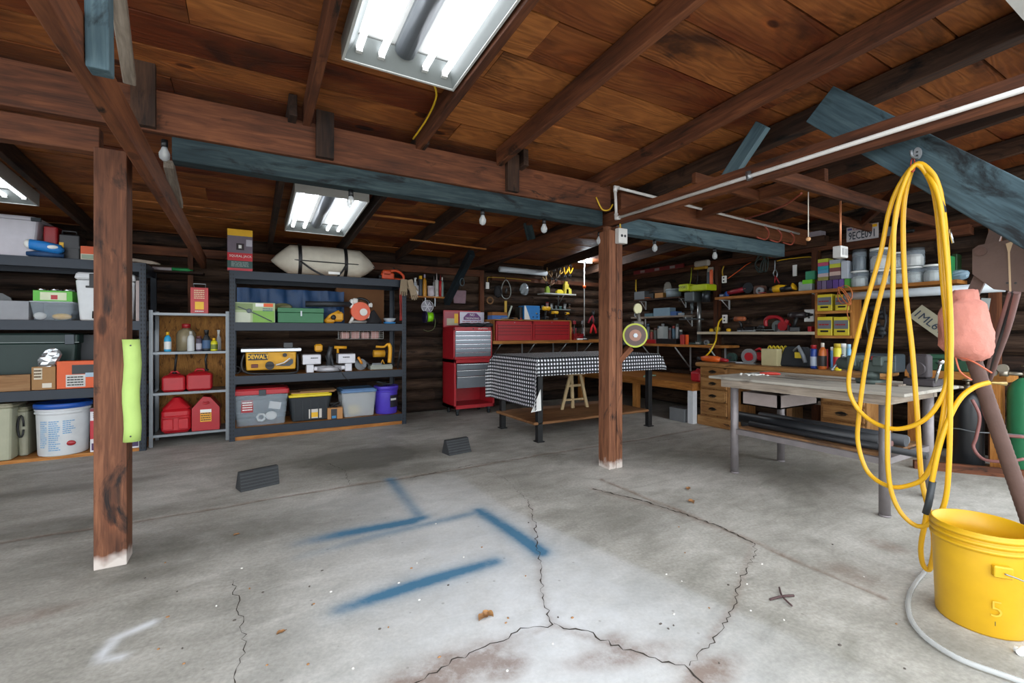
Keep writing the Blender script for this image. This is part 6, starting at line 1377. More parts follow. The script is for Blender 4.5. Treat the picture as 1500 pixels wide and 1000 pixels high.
# second workbench piece at the far right with the green toolbox
t = thing('workbench', 'rough orange-edged workbench behind the black gas cylinder', 'workbench', (5.62,1.62,0), RR)
b = MB(); b.box(-.34,0,.74,.36,.33,.81); obj('bench_top', b, W_orange(), t); 
for x in (-.32,.26): b = MB(); b.box(x,.01,0,x+.07,.09,.74); obj('leg', b, W_orange('z'), t)
cy,w,h = SR(1352,1418,520,5.66,.81); t = thing('metal_toolbox', 'dark green toolbox on the rough workbench behind the hose', 'toolbox', (5.66,cy,.812), RR); b = MB(); b.box(-w/2,0,0,w/2,.2,h*.72,b=.006); obj('box_body', b, mat('#2e5540',.5,.2), t); b = MB(); b.box(-w/2-.004,-.004,h*.74,w/2+.004,.204,h,b=.006); obj('lid', b, mat('#34604a',.5,.2), t); b = MB(); b.tube([(-.06,-.01,h*.5),(-.05,-.03,h*.45),(.05,-.03,h*.45),(.06,-.01,h*.5)], .006, 6); obj('handle', b, DSTEEL, t)
# low stool with plank between the desk pedestals
t = thing('plank_stool', 'low rough plank bench standing under the desk', 'bench', (5.25,2.55,0), RR); b = MB(); b.box(-.42,0,.40,.42,.28,.44); obj('plank_top', b, W_grey(), t)
for x in (-.36,.30): b = MB(); b.box(x,.02,0,x+.06,.24,.40); obj('leg', b, W_ply('z'), t)
# gas cylinders
def gas(label, x, y, r, h, m, cap):
    t = thing('gas_cylinder', label, 'gas cylinder', (x,y,.0), RR); b = MB(); b.lathe([(r*.97,0),(r,.012),(r,h*.82),(r*.94,h*.89),(r*.72,h*.95),(r*.35,h)], n=32); obj('cylinder_body', b, m, t)
    b = MB(); b.cyl((0,0,h),(0,0,h+.05),.028,n=12); b.cyl((0,0,h+.05),(0,0,h+.09),.014,n=10); b.cyl((0,0,h+.09),(0,0,h+.105),.034,n=14); obj('valve', b, mat('#8a8272',.35,.8), t)
    b = MB(); b.tube([(0,0,h+.03),(-.1,-.02,h+.03)], .016, 8); b.cyl((-.13,-.05,h+.07),(-.13,-.02,h+.07),.036,n=18); b.cyl((-.19,-.05,h+.03),(-.19,-.02,h+.03),.03,n=18); b.cyl((-.15,-.03,h+.03),(-.10,-.03,h+.03),.026,n=12); obj('regulator', b, mat('#a39b8c',.35,.6), t)
    return t
t = gas('black gas cylinder with a silver regulator near the right edge', 5.44, 1.455, .105, .66, mat('#15171a',.35), None)
t = gas('tall green gas cylinder at the right edge', 5.52, 1.12, .115, .80, mat('#2f7a52',.35), None)
b = MB()
pts = [(5.3,1.62,.30),(5.31,1.5,.34),(5.325,1.38,.33),(5.36,1.25,.34),(5.40,1.05,.35)]
b.tube(spline(pts,5), .006, 6); one('chain', b, STEEL, 'thin chain looped around both gas cylinders', 'chain')
cable('gas_hose', 'dull red gas hose drooping before the black cylinder', [onX(1424,585,5.2),onX(1435,610,5.2),onX(1430,640,5.18),onX(1426,655,5.18),onX(1440,672,5.15),onX(1470,676,5.15),onX(1500,672,5.2)], .012, mat('#8a5a56',.6))
cable('gas_hose', 'dull red gas hose crossing the green cylinder', [onX(1438,590,5.25),onX(1446,615,5.2),onX(1465,635,5.18),onX(1500,640,5.2)], .012, mat('#8a5a56',.6))
b = MB(); b.box(-.42,-.02,0,.42,.02,.07); t = one('floor_board', b, W_beam(), 'brown timber curb on the floor before the gas cylinders', 'timber', (5.22,1.33,0)); t.rotation_euler = (0,0,math.radians(-55))
b = MB(); b.box(-.03,-.03,0,.03,.03,.75); one('timber_block', b, W_orange('z'), 'upright orange timber between the two gas cylinders', 'timber', (5.46, 1.285, 0))

# small things that crowd the shelves of the right wall
def bit(px, X, z, kind, col, label, name, s=1.0, rz=0.0, cat=None):
    p = onX(px, 480, X); t = thing(name, label, cat or name.replace('_',' '), (X, p.y, z+.001), RR+rz); m = mat(col, .5); b = MB()
    if kind == 'pliers':
        for q in (-1,1): b = MB(); b.tube([(0,0,.012),(q*.02*s,0,.012),(q*.025*s,-.09*s,.012)], .007*s, 6); obj('handle', b, m, t)
        b = MB(); b.tube([(0,0,.012),(0,.05*s,.012)], [.014*s,.006*s], 6); obj('jaw', b, DSTEEL, t)
    elif kind == 'reel':
        b.cyl((0,0,.045*s),(0,.05*s,.045*s),.045*s,n=16); obj('roll', b, m, t); b = MB(); b.cyl((0,-.003,.045*s),(0,.053*s,.045*s),.016*s,n=12); obj('core', b, DGREY, t)
    elif kind == 'block':
        b.box(-.05*s,0,0,.05*s,.07*s,.05*s,b=.008*s); obj('block_body', b, m, t); b = MB(); b.box(-.03*s,-.003,.012*s,.03*s,0,.036*s); obj('label', b, mat('#9b9b95',.5), t)
    elif kind == 'sander':
        b.box(-.06*s,0,0,.06*s,.08*s,.03*s,b=.006); obj('pad', b, BLACK, t); b = MB(); b.tube([(-.05*s,.04*s,.05*s),(0,.04*s,.085*s),(.06*s,.04*s,.07*s)], [.02*s,.03*s,.02*s], 10); obj('housing', b, m, t)
    elif kind == 'wrench':
        b.tube([(-.1*s,0,.01),(.1*s,0,.01)], .008*s, 6); obj('shaft', b, m, t); b = MB(); b.cyl((-.11*s,0,.0),(-.11*s,0,.018),.02*s,n=8); obj('wrench_head', b, m, t)
    elif kind == 'clamp':
        b.box(-.12*s,0,.0,.12*s,.012,.014); obj('bar', b, STEEL, t); b = MB(); b.box(-.12*s,-.01,.0,-.10*s,.02,.09*s,b=.003); b.box(.03*s,-.01,.014,.05*s,.02,.08*s,b=.003); obj('jaw', b, m, t)
    return t
bit(1112,5.76,zU,'reel','#8f9498','grey tape roll behind the red grinder on the pine shelf','tape_roll')
bit(1120,5.76,zU,'pliers','#8a2a26','red-handled pliers between the grinder and the polisher','pliers')
bit(1057,5.75,zU,'block','#2a3d66','dark blue block at the left end of the pine upper shelf','block',.8)
bit(1098,5.74,zW,'wrench','#8c9194','bare steel wrench left of the red circular saw','wrench',1.2,.3)
bit(1050,5.78,zW,'reel','#a89a3a','ochre tape roll by the outlet on the white shelf','tape_roll',.8)
bit(1112,5.74,zW,'sander','#2c2e30','black palm tool before the red circular saw','sander',.8)
bit(1150,5.76,zW,'clamp','#26282a','black bar clamp right of the red circular saw','clamp')
bit(1160,5.76,zW,'block','#5c2326','dark red block near the right end of the white shelf','block',.7)
bit(1070,5.30,DT,'reel','#2e4a44','dark green coil behind the orange saw on the desk','coil',1.3)
bit(1080,5.25,DT,'wrench','#7d8387','steel rod lying behind the orange saw on the desk','rod',1.2)
bit(1088,5.20,DT,'pliers','#b9bcc0','pale pliers left of the circular saw guard','pliers')
bit(935,5.66,RZ,'block','#6b5a36','tan block beside the red case on the right bench','block')
bit(1022,5.62,RZ,'block','#3f4a48','grey green block right of the drill press base','block')
bit(1034,5.62,RZ,'reel','#6d7274','grey coil at the right end of the right bench','coil',.8)
bit(1045,5.66,RZ,'pliers','#c7a32a','yellow pliers at the right end of the right bench','pliers')
bit(931,5.72,zB,'reel','#8a8f92','grey roll at the left end of the middle shelf','tape_roll',.8)
bit(996,5.72,zB,'block','#8d9aa3','pale block at the right end of the middle shelf','block',.8)
bit(952,5.76,zA,'pliers','#a8542a','orange pliers on the dark upper shelf','pliers')
bit(938,5.90,zA,'reel','#a3a8a6','white coil behind the grey heap on the dark upper shelf','coil')
# dark stores under the desk
for k,(px,zz,lb) in enumerate([(1094,.0,'black bag slumped under the desk behind the steel table leg'),(1135,.0,'dark heap under the desk below the wooden drawer box'),(1210,.44,'dark bundle lying on the low plank bench under the desk')]):
    p = onX(px,600,5.3); b = MB()
    for q in range(5): b.ball((-.12+.06*q, .03*math.sin(q*2.1), .06+.03*(q%2)), (.08,.07,.06+.03*(q%2)))
    one('dark_bag', b, mat(['#1c1d20','#262420','#2b2d30'][k],.8,bump=.4), lb, 'bag', (5.30,p.y,zz+.002), RR)
# ---------------------------------------------------------------- right bay timbers, pipes, braces
beam('brace', (2.93,1.42,2.52), (2.93,.02,1.092), .04, .21, W_slate(), 'wide blue-grey diagonal brace holding the yellow hose hook', 'brace', z_is='mid')
b = MB(); b.box(-.07,-.07,0,.07,.07,2.11); one('wooden_post', b, PM, 'corner timber post that carries the foot of the wide blue brace', 'post', (2.84,-.06,0), 0, bevel=.004)
beam('brace', (2.95,1.78,2.55), (2.95,2.10,2.20), .05, .10, W_slate(), 'short blue brace between the tie beam and the rafter', 'brace', z_is='mid')
beam('tie_beam', (2.98,1.78,2.20), (5.9,1.78,2.20), .04, .09, W_beam(), 'crosswise timber in the right bay above the pull string', 'beam')
beam('tie_beam', (3.0,1.15,2.27), (5.9,1.15,2.20), .04, .09, W_beam(), 'crosswise timber in the right bay at the frame edge', 'beam')
beam('purlin', (3.80,1.80,2.32), (3.86,3.0,2.30), .05, .10, W_beam(), 'dusty whitish-edged timber right of the second post', 'beam')
beam('tie_beam', (2.98,2.35,2.33), (5.9,2.35,2.27), .04, .08, W_beam(), 'crosswise timber in the right bay behind the pull string', 'beam')
beam('brace', (3.9,1.2,2.28), (5.6,2.3,2.30), .04, .08, W_beam(), 'oblique brown timber crossing the right bay', 'brace')
beam('wall_plate', (5.95,.6,2.18), (5.95,6.3,2.10), .08, .09, W_beam(), 'horizontal timber along the top of the right wall', 'beam')
PVC = mat('#c9c6c2', .35)
t = thing('conduit_pipe', 'white plastic pipe running along the tie beam and around the second post', 'pipe', (0,0,0))
q0 = Vector((2.715,2.92,2.145)); q1 = Vector((2.715,.10,2.16)); q2 = Vector((2.70,2.92,2.41)); q3 = Vector((5.6,2.95,2.33))
b = MB(); b.tube([q0,q1], .0125, 10); obj('long_pipe', b, PVC, t); b = MB(); b.tube([q0,q2], .0125, 10); obj('riser', b, PVC, t); b = MB(); b.tube([q2,q3], .0125, 10); obj('cross_pipe', b, PVC, t)
for q,d1,d2 in ((q0,q1-q0,q2-q0),(q2,q0-q2,q3-q2)): b = MB(); b.tube([q+d1.normalized()*.04,q,q+d2.normalized()*.04], .018, 10); obj('elbow', b, PVC, t)
b = MB(); r_ = q0.lerp(q1,.42); b.tube([r_+Vector((0,-.01,-.02)), r_+Vector((0,0,.03))], .018, 10); obj('pipe_clip', b, STEEL, t)
for k in range(3):
    b = MB(); c_ = onY(1114+19*k, 341+4*k, 2.95); b.tube(spline([c_+Vector((.06,0,.09)), c_+Vector((.12,-.02,.02)), c_+Vector((.05,-.03,-.07)), c_+Vector((-.10,-.02,-.06))], 5), .008, 6)
    one('copper_hook', b, mat('#9c4a38',.5), ['left','middle','right'][k]+' red tube hook looped over the white pipe', 'hook')
cable('red_tube', 'thin red tube curving from the pipe up to the right bay timber', [onY(1090,321,2.95),onY(1120,312,2.6),onY(1150,300,2.2),onY(1174,283,1.85)], .008, mat('#a5523c',.5))
# outlet box on the post, yellow cable
t = thing('outlet_box', 'grey two-socket outlet box on top of the second post', 'outlet', (2.775,2.93,2.0), 0); b = MB(); b.box(-.05,-.03,-.065,.05,.02,.065,b=.005); obj('cover', b, mat('#c4c3bf',.4,.2), t)
for sx in (-.016,.02): b = MB(); b.cyl((sx,-.033,.0),(sx,-.03,.0),.012,n=12); obj('socket', b, DGREY, t)
cable('wall_cable', 'two thin cables entering the grey outlet box from above', [(2.76,2.92,2.06),(2.755,2.92,2.12),(2.75,2.92,2.17)], .006, YC)
cable('wall_cable', 'thin yellow wire drooping beside the pipe riser', [(2.55,2.99,2.32),(2.60,2.97,2.22),(2.66,2.95,2.22),(2.70,2.95,2.27)], .006, YC)
cable('wall_cable', 'yellow wire coming down from the big ceiling light', [(.84,2.34,2.55),(.92,2.45,2.52),(.955,2.7,2.50),(.945,2.95,2.46)], .006, YC)
# bulbs under the beams
for px, py, lb in [(241,238,'clear bulb below the beam beside the near post'),(514,283,'clear bulb under the blue timber before the middle ceiling light'),(707,312,'clear bulb hanging under the middle of the blue timber'),(797,323,'clear bulb near the dark end of the blue timber'),(878,340,'clear bulb just left of the second post'),(959,352,'clear bulb just right of the second post'),(1047,370,'clear bulb under the right part of the blue timber')]:
    p = onY(px, py, 3.09); zt0 = 2.098 if px < 870 else 2.058
    if px < 300: zt0 = 2.22
    t = thing('light_bulb', lb, 'light bulb', (p.x, 3.09, zt0)); b = MB(); b.cyl((0,0,-.04),(0,0,0),.016,n=10); obj('bulb_holder', b, BLACK, t); b = MB(); b.lathe([(.012,-.035),(.016,-.05),(.027,-.075),(.024,-.10),(.008,-.115)], n=14); obj('bulb_glass', b, mat('#cfd4d6',.05,.0,.02,alpha=.45), t); b = MB(); b.cyl((0,0,-.09),(0,0,-.05),.005,n=6); obj('filament', b, mat('#e8e0c8',.3), t)
# pull string with wooden ball, copper drop pipe with junction box
p = onY(1184, 282, 1.80); t = thing('pull_string', 'white pull string with a wooden ball in the right bay', 'pull string', (p.x,1.80,2.20)); L_ = 2.20-onY(1184,350,1.80).z
b = MB(); b.tube([(0,0,-L_),(0,0,0)], .004, 6); obj('string', b, mat('#d9d2c2',.7), t); b = MB(); b.ball((0,0,-L_),.016); obj('ball', b, mat('#c9986a',.5), t)
p = onY(1231, 300, 1.80); L_ = 2.20-onY(1231,361,1.80).z
t = thing('junction_box', 'white socket box hanging on a copper pipe in the right bay', 'socket box', (p.x,1.80,2.20)); b = MB(); b.tube([(0,0,-L_),(0,0,0)], .008, 8); obj('copper_pipe', b, mat('#d08a63',.35,.5), t); b = MB(); b.box(-.055,-.03,-L_-.09,.055,.03,-L_,b=.005); obj('box', b, mat('#c9c9c6',.5,.2), t)
for sx in (-.022,.026):
    b = MB(); b.box(sx-.014,-.034,-L_-.07,sx+.014,-.03,-L_-.02); obj('socket', b, mat('#9b9c9c',.5), t)
# pale braces beside the near post
beam('brace', onY(165,-60,2.0), onY(190,118,2.85), .05, .045, W_grey(), 'pale weathered strut slanting down to the beam at top left', 'brace', z_is='mid')
beam('brace', (-.395,1.80,2.62), (-.395,1.84,1.97), .055, .07, W_slate(), 'short blue-painted strut on the tie beam at top left', 'brace', z_is='mid')
beam('brace', onY(247,240,3.3), onY(262,300,4.0), .05, .05, W_grey(), 'pale strut below the beam right of the near post', 'brace', z_is='mid')
for k,(px0,py0,px1,py1,Y) in enumerate([(545,316,637,327,4.6),(600,352,712,366,5.2)]):
    beam('batten', onY(px0,py0,Y), onY(px1,py1,Y), .03, .02, W_orange(), ['thin pine batten across the rafters, nearer the middle light','thin pine batten across the rafters, lower one'][k], 'batten')
# foam guard on the near post
t = thing('foam_guard', 'pale lime green foam bumper nailed to the near post', 'bumper', (-.515, 2.965, 0)); za = onY(180,497,2.95).z; zb_ = onY(180,648,2.95).z
b = MB(); prof = [(.036*math.sin(a), -.030*math.cos(a)) for a in [math.radians(-95+k*190/10) for k in range(11)]]
inn = [(x*.72, y*.72+.004) for x, y in reversed(prof)]
rs = []
for i in range(9): z = zb_+(za-zb_)*i/8; ox = .004*math.sin(i*1.3); rs.append([(x+ox, y, z) for x, y in prof+inn])
b.rings(rs); obj('foam', b, mat('#a3bf66', .6, bump=.3), t)
for z in (za-.03, zb_+.03): b = MB(); b.cyl((0,-.033,z),(0,-.029,z),.004,n=8); obj('nail', b, DGREY, t)
# ---------------------------------------------------------------- grinding wheel on the second post
p = onY(930, 491, 2.90); t = thing('bench_grinder', 'grinding wheel with a lime green rim mounted on the second post', 'grinder', (p.x, 2.90, p.z)); t.rotation_euler = (0,0,math.radians(-38))
r = .105
b = MB(); b.cyl((0,-.025,0),(0,.025,0),r,n=40); obj('rim', b, mat('#a5ad2a',.45), t)
b = MB(); b.cyl((0,-.03,0),(0,-.0255,0),r*.86,n=40); obj('wheel_face', b, mat('#5a4a46',.7,bump=.5), t)
b = MB(); b.cyl((0,-.034,0),(0,-.0305,0),r*.48,n=32); obj('flange', b, mat('#8a6657',.5,.3), t)
b = MB(); b.cyl((0,-.05,0),(0,-.034,0),.02,n=6); b.cyl((0,.026,0),(0,.12,0),.02,n=10); obj('spindle_nut', b, STEEL, t)
b = MB(); b.cyl((-.01,.06,0),(-.01,.16,0),.07,n=20); b.box(-.1,.06,-.09,.06,.14,-.03,b=.01); obj('motor', b, DSTEEL, t)
pw_ = onY(934, 452, 2.98); t2 = thing('magnifier_lamp', 'round cream shade on an arm above the grinding wheel', 'lamp', (pw_.x, 2.98, pw_.z)); b = MB(); b.cyl((0,-.008,0),(0,.008,0),.047,n=24); obj('shade', b, mat('#b5b08a',.5), t2); b = MB(); b.tube([(0,0,-.04),(.02,.0,-.10),(-.02,.0,-.16)], .018, 8); b.box(-.06,-.02,-.15,.06,.02,-.11,b=.008); obj('arm', b, mat('#5a5650',.5,.4), t2)
beam('bracket', (2.80,2.98,.78+.12), (2.93,2.96,1.02), .07, .05, W_beam(), 'small wooden bracket under the grinding wheel on the second post', 'bracket')
# ---------------------------------------------------------------- gingham table
GX0, GX1, GY0, GY1, GZ = 2.66, 4.36, 4.05, 4.92, .905
t = thing('work_table', 'black-legged table under a black and white gingham cloth', 'table', ((GX0+GX1)/2,(GY0+GY1)/2,0)); w = GX1-GX0; d = GY1-GY0
b = MB(); b.box(-w/2,-d/2,GZ-.04,w/2,d/2,GZ-.005); obj('table_top', b, W_ply(), t)
b = MB(); b.box(-w/2-.05,-d/2+.0,.185,w/2-.05,d/2,.215,b=.01); obj('lower_shelf', b, wood('#5c3b22','#8a6240','#a87e56','x',.8,.2,.6,.1,'#4a3425','shelf_ply'), t)
for sx in (-1,1):
    for sy in (-1,1):
        b = MB(); x = sx*(w/2-.03); y = sy*(d/2-.03); b.box(x-.03,y-.03,.0,x+.03,y+.03,GZ-.045); b.box(x-.045,y-.045,0,x+.045,y+.045,.012); obj('leg', b, BLACK, t, .003)
def gingham():
    m, nt, N, L, bs = newmat('gingham_cloth'); at = N.new('ShaderNodeAttribute'); at.attribute_name = 'cloth_uv'
    sp = N.new('ShaderNodeSeparateXYZ'); L.new(at.outputs['Vector'], sp.inputs[0]); o = []
    for ax in 'XY':
        f = N.new('ShaderNodeMath'); f.operation = 'MULTIPLY'; f.inputs[1].default_value = 1/.040; L.new(sp.outputs[ax], f.inputs[0])
        g = N.new('ShaderNodeMath'); g.operation = 'FRACT'; L.new(f.outputs[0], g.inputs[0])
        h = N.new('ShaderNodeMath'); h.operation = 'GREATER_THAN'; h.inputs[1].default_value = .5; L.new(g.outputs[0], h.inputs[0]); o.append(h)
    s = N.new('ShaderNodeMath'); s.operation = 'ADD'; L.new(o[0].outputs[0], s.inputs[0]); L.new(o[1].outputs[0], s.inputs[1])
    h2 = N.new('ShaderNodeMath'); h2.operation = 'MULTIPLY'; h2.inputs[1].default_value = .5; L.new(s.outputs[0], h2.inputs[0])
    r = N.new('ShaderNodeValToRGB'); r.color_ramp.interpolation = 'CONSTANT'; e = r.color_ramp.elements; e[0].color = srgb('#f2f2f5'); e[1].position = .75; e[1].color = srgb('#08090c'); q = e.new(.25); q.color = srgb('#33363d')
    L.new(h2.outputs[0], r.inputs['Fac']); L.new(r.outputs['Color'], bs.inputs['Base Color']); bs.inputs['Roughness'].default_value = .75; return m
GM = gingham()
def cloth():
    x0, x1, y0, y1, z = GX0-.055, GX1+.06, GY0-.065, GY1+.05, GZ+.001
    vs = []; fs = []; uv = []
    NX, NY = 60, 30
    def dropL(v): return .53
    # top + left/front/right/back skirts built as one sheet on a (s,t) grid
    S = [-.53+.53*i/8 for i in range(8)] + [i*(x1-x0)/NX for i in range(NX+1)] + [(x1-x0)+.14*i/4 for i in range(1,5)]
    T = [-.19+.19*i/6 for i in range(6)] + [i*(y1-y0)/NY for i in range(NY+1)] + [(y1-y0)+.19*i/6 for i in range(1,7)]
    w_, d_ = x1-x0, y1-y0
    for s in S:
        for t_ in T:
            xs = min(max(s,0),w_); ys = min(max(t_,0),d_); ds = max(-s, s-w_, 0); dt = max(-t_, t_-d_, 0)
            X = x0+xs; Y = y0+ys; Z = z
            if ds > 0 and dt > 0:   # corner: falls as a folded flap
                dd = max(ds, dt); out = .02+.06*min(ds,dt)/.19
                Z -= dd + .04*min(ds,dt); sgx = -1 if s < 0 else 1; sgy = -1 if t_ < 0 else 1
                X += sgx*(out*.9); Y += sgy*out*.9
            else:
                f = .012*math.sin(t_*11+s*2) if ds > 0 else .008*math.sin(s*13)
                if ds > 0: Z -= ds; X += (-1 if s < 0 else 1)*(.008+.03*ds+abs(f)*min(1,ds*5)*.8)
                if dt > 0: Z -= dt; Y += (-1 if t_ < 0 else 1)*(.008+.04*dt+abs(f)*min(1,dt*8))
            vs.append((X,Y,Z)); uv.append((s,t_,0))
    n = len(T)
    for i in range(len(S)-1):
        for j in range(n-1): a = i*n+j; fs.append((a,a+n,a+n+1,a+1))
    mb = MB(); mb.add(vs, fs, 0, True); me = mb.mesh('tablecloth'); a = me.attributes.new('cloth_uv','FLOAT_VECTOR','POINT'); a.data.foreach_set('vector', [c for u in uv for c in u])
    me.materials.append(GM); o = bpy.data.objects.new('tablecloth', me); COL.objects.link(o); so = o.modifiers.new('thickness','SOLIDIFY'); so.thickness = .002; so.offset = 1
    tag(o, 'black and white gingham cloth draped over the black-legged table', 'tablecloth')
cloth()
b = MB(); q = [onY(778,604,3.955), onY(793,601,3.955), onY(792,570,3.955)]; b.add(q+[v+Vector((0,.003,0)) for v in q], [(0,1,2),(5,4,3),(0,3,4,1),(1,4,5,2),(2,5,3,0)]); o = obj('cloth_lining', b, WHITE); o.parent = bpy.data.objects['tablecloth']; o['label'] = 'white underside corner of the cloth'
# small wooden trestle on the table's lower shelf
t = thing('step_ladder', 'small pale wooden trestle standing on the lower table shelf', 'trestle', (3.55,4.70,.216)); LW = wood('#7d6a4d','#a8926d','#c9b48c','z',1.5,.2,.7,0,'#333333','pale_pine')
for x, tp in ((-.2,-.07),(.2,.09)): b = MB(); b.prism([(x-.02,0),(x+.02,0),(tp+.02,.42),(tp-.02,.42)], -.14+.0, -.12, 'xz'); obj('leg', b, LW, t)
for x, tp in ((-.0,-.02),): b = MB(); b.prism([(x-.022,0),(x+.022,0),(tp+.02,.42),(tp-.02,.42)], -.10, -.08, 'xz'); b2 = obj('leg', b, LW, t)
b = MB(); b.box(-.17,-.12,.10,.17,-.10,.12); obj('rung', b, LW, t); b = MB(); b.box(-.12,-.12,.27,.14,-.10,.30); obj('rung', b, LW, t); b = MB(); b.box(-.13,-.15,.42,.15,-.06,.44); obj('top_board', b, LW, t)
# rubber wheel chocks
def chock(label, p, rz, kind):
    t = thing('wheel_chock', label, 'wheel chock', p, rz); b = MB()
    w = .125 if kind else .135
    b.prism([(-.075,0),(.075,0),(.028,.135),(-.012,.135)] if kind else [(-.06,0),(.07,0),(.01,.14),(-.03,.14)], -w, w, 'yz'); 
    obj('rubber_block', b, mat('#2d2f31', .8, bump=.5), t, .004)
    b = MB()
    for k in range(6): 
        f = (k+.5)/6; y0 = -.075+(.063*f) if kind else -.06+.03*f; b.box(-w*.96, y0-.004, .135*f-.004, w*.96, y0+.002, .135*f+.004)
    obj('rubber_ridges', b, mat('#3b3e40', .8), t); return t
chock('dark rubber wheel chock lying on its side, nearer the racks', onZ(378,712), math.radians(16), 0)
chock('dark triangular wheel chock before the gingham table', onZ(672,664)+Vector((0,.05,0)), math.radians(8), 1)
# ---------------------------------------------------------------- steel pipe table
t = thing('steel_table', 'pipe-legged steel table with a weathered wooden top', 'table', (0,0,0)); PG = mat('#857f80', .5, .45, .25, bump=.3); TZ = .80
b = MB(); b.box(3.44,1.20,TZ-.022,4.32,2.56,TZ,b=.004); obj('table_top', b, wood('#6d675c','#99948a','#bbb6ab','y',.8,.4,.6,.1,'#57504a','bench_board'), t)
for nm,(x0,y0,x1,y1) in {'apron':(3.47,1.30,3.51,2.46),'apron2':(4.22,1.30,4.26,2.46),'apron3':(3.51,2.42,4.22,2.46),'apron4':(3.51,1.30,4.22,1.34)}.items():
    b = MB(); b.box(x0,y0,TZ-.085,x1,y1,TZ-.024); obj('apron', b, W_grey('y' if y1-y0 > .5 else 'x'), t)
for x in (3.52,4.20):
    for y in (1.33,2.37): b = MB(); b.cyl((x,y,0),(x,y,TZ-.025),.031,n=18); b.cyl((x,y,0),(x,y,.012),.034,n=18); obj('leg', b, PG, t)
for x in (3.52,4.20): b = MB(); b.box(x-.02,1.33,.33,x+.02,2.37,.37); obj('side_rail', b, PG, t)
for y in (1.33,2.37): b = MB(); b.box(3.52,y-.015,.33,4.20,y+.015,.37); obj('end_rail', b, PG, t)
b = MB(); b.box(3.54,1.36,.372,4.18,2.34,.385); obj('lower_shelf', b, W_ply('y'), t)
b = MB(); b.box(3.56,2.02,.575,4.12,2.04,.68); b.box(3.56,2.32,.575,4.12,2.34,.68); b.box(3.56,2.02,.575,3.58,2.34,.68); b.box(4.10,2.02,.575,4.12,2.34,.68); b.box(3.56,2.02,.575,4.12,2.34,.585)
one('wooden_tray', b, mat('#968a86', .6, .2, .2, bump=.3), 'grey wooden drawer box tucked under the steel table', 'drawer').parent = t
bpy.data.objects['wooden_tray'].name = 'drawer'
for k_ in ('label','category'):
    o = bpy.data.objects['drawer.0'] if 'drawer.0' in bpy.data.objects else None
for o in list(bpy.data.objects):
    if o.parent is t and 'category' in o: del o['category']; del o['label']
for k,(x,y0,y1,z,r,m,lb) in enumerate([(3.62,1.15,2.30,.412,.022,mat('#25272b',.5),'black plastic pipe at the front of the lower shelf of the steel table'),(3.70,1.42,2.5,.435,.045,mat('#1d2024',.45),'thick black pipe on the lower shelf of the steel table'),(3.82,1.4,2.2,.41,.02,mat('#7a5a55',.6),'rusty thin pipe on the lower shelf of the steel table'),(3.90,1.35,2.4,.43,.04,mat('#3a3d42',.5),'dark grey pipe behind the rusty one'),(4.02,1.38,2.3,.415,.026,mat('#8d9094',.35,.6),'bare metal pipe at the back of the lower shelf')]):
    b = MB(); b.tube([(x,y0,z),(x+.03*(k%2),y1,z)], r, 14); one('pipe', b, m, lb, 'pipe')
# vice
t = thing('bench_vice', 'old green-grey bench vice bolted to the corner of the steel table', 'vice', (3.95,1.58,TZ+.001), RR); VG = mat('#4b5753',.5,.4,.2,bump=.3)
b = MB(); b.cyl((0,0,0),(0,0,.03),.09,n=24); b.cyl((0,0,.03),(0,0,.09),.055,n=20); b.box(-.05,-.05,.08,.13,.05,.17,b=.012); b.box(.04,-.08,.13,.10,.08,.20,b=.008); obj('fixed_jaw', b, VG, t)
b = MB(); b.box(-.12,-.08,.12,-.06,.08,.20,b=.008); b.tube([(-.22,0,.135),(-.20,0,.135),(-.12,0,.14),(-.02,0,.13)], [.02,.045,.05,.03], 14); obj('moving_jaw', b, VG, t)
b = MB(); b.tube([(-.21,-.09,.09),(-.21,.07,.19)], .008, 8); b.ball((-.21,-.09,.09),.014); b.ball((-.21,.07,.19),.014); obj('tommy_bar', b, STEEL, t)
t = thing('machine_vice', 'heavy dark cast tool with a silver lever on the table corner', 'machine', (4.08,1.34,TZ+.001), RR); b = MB(); b.box(-.07,-.07,0,.10,.09,.05,b=.008); b.box(-.05,-.04,.05,.06,.05,.22,b=.015); b.cyl((0,-.07,.12),(0,-.03,.12),.05,n=20); obj('casting', b, mat('#4a4548',.6,.4), t); b = MB(); b.tube([(.10,-.05,.03),(.13,-.06,.16)], .009, 8); b.ball((.135,-.06,.175),.018); obj('lever', b, CHROME, t)
t = thing('red_chisel', 'red-handled tool lying on the steel table top', 'hand tool', (3.95,2.30,TZ+.001), -.9); b = MB(); b.tube([(-.1,0,.012),(-.02,0,.014),(.04,0,.012),(.06,0,.01)], [.009,.014,.012,.006], 10); obj('handle', b, mat('#c0392b',.4), t); b = MB(); b.box(-.2,-.006,.008,-.1,.006,.012); obj('blade', b, DSTEEL, t)
b = MB(); r = random.Random(8)
for k in range(26): b.ball((r.gauss(0,.05), r.gauss(0,.05), .004+.004*r.random()), (.014,.014,.006), n=6, m=4)
o = one('plaster_crumbs', b, WHITE, 'white crumbs scattered on the steel table top', 'crumbs', (3.80,2.38,TZ)); o['kind'] = 'stuff'
b = MB(); b.box(-.4,-.05,0,.4,.05,.012); o = one('plank', b, W_grey(), 'grey thin plank lying across the middle of the steel table', 'plank', (3.95,1.78,TZ+.001), 1.5)
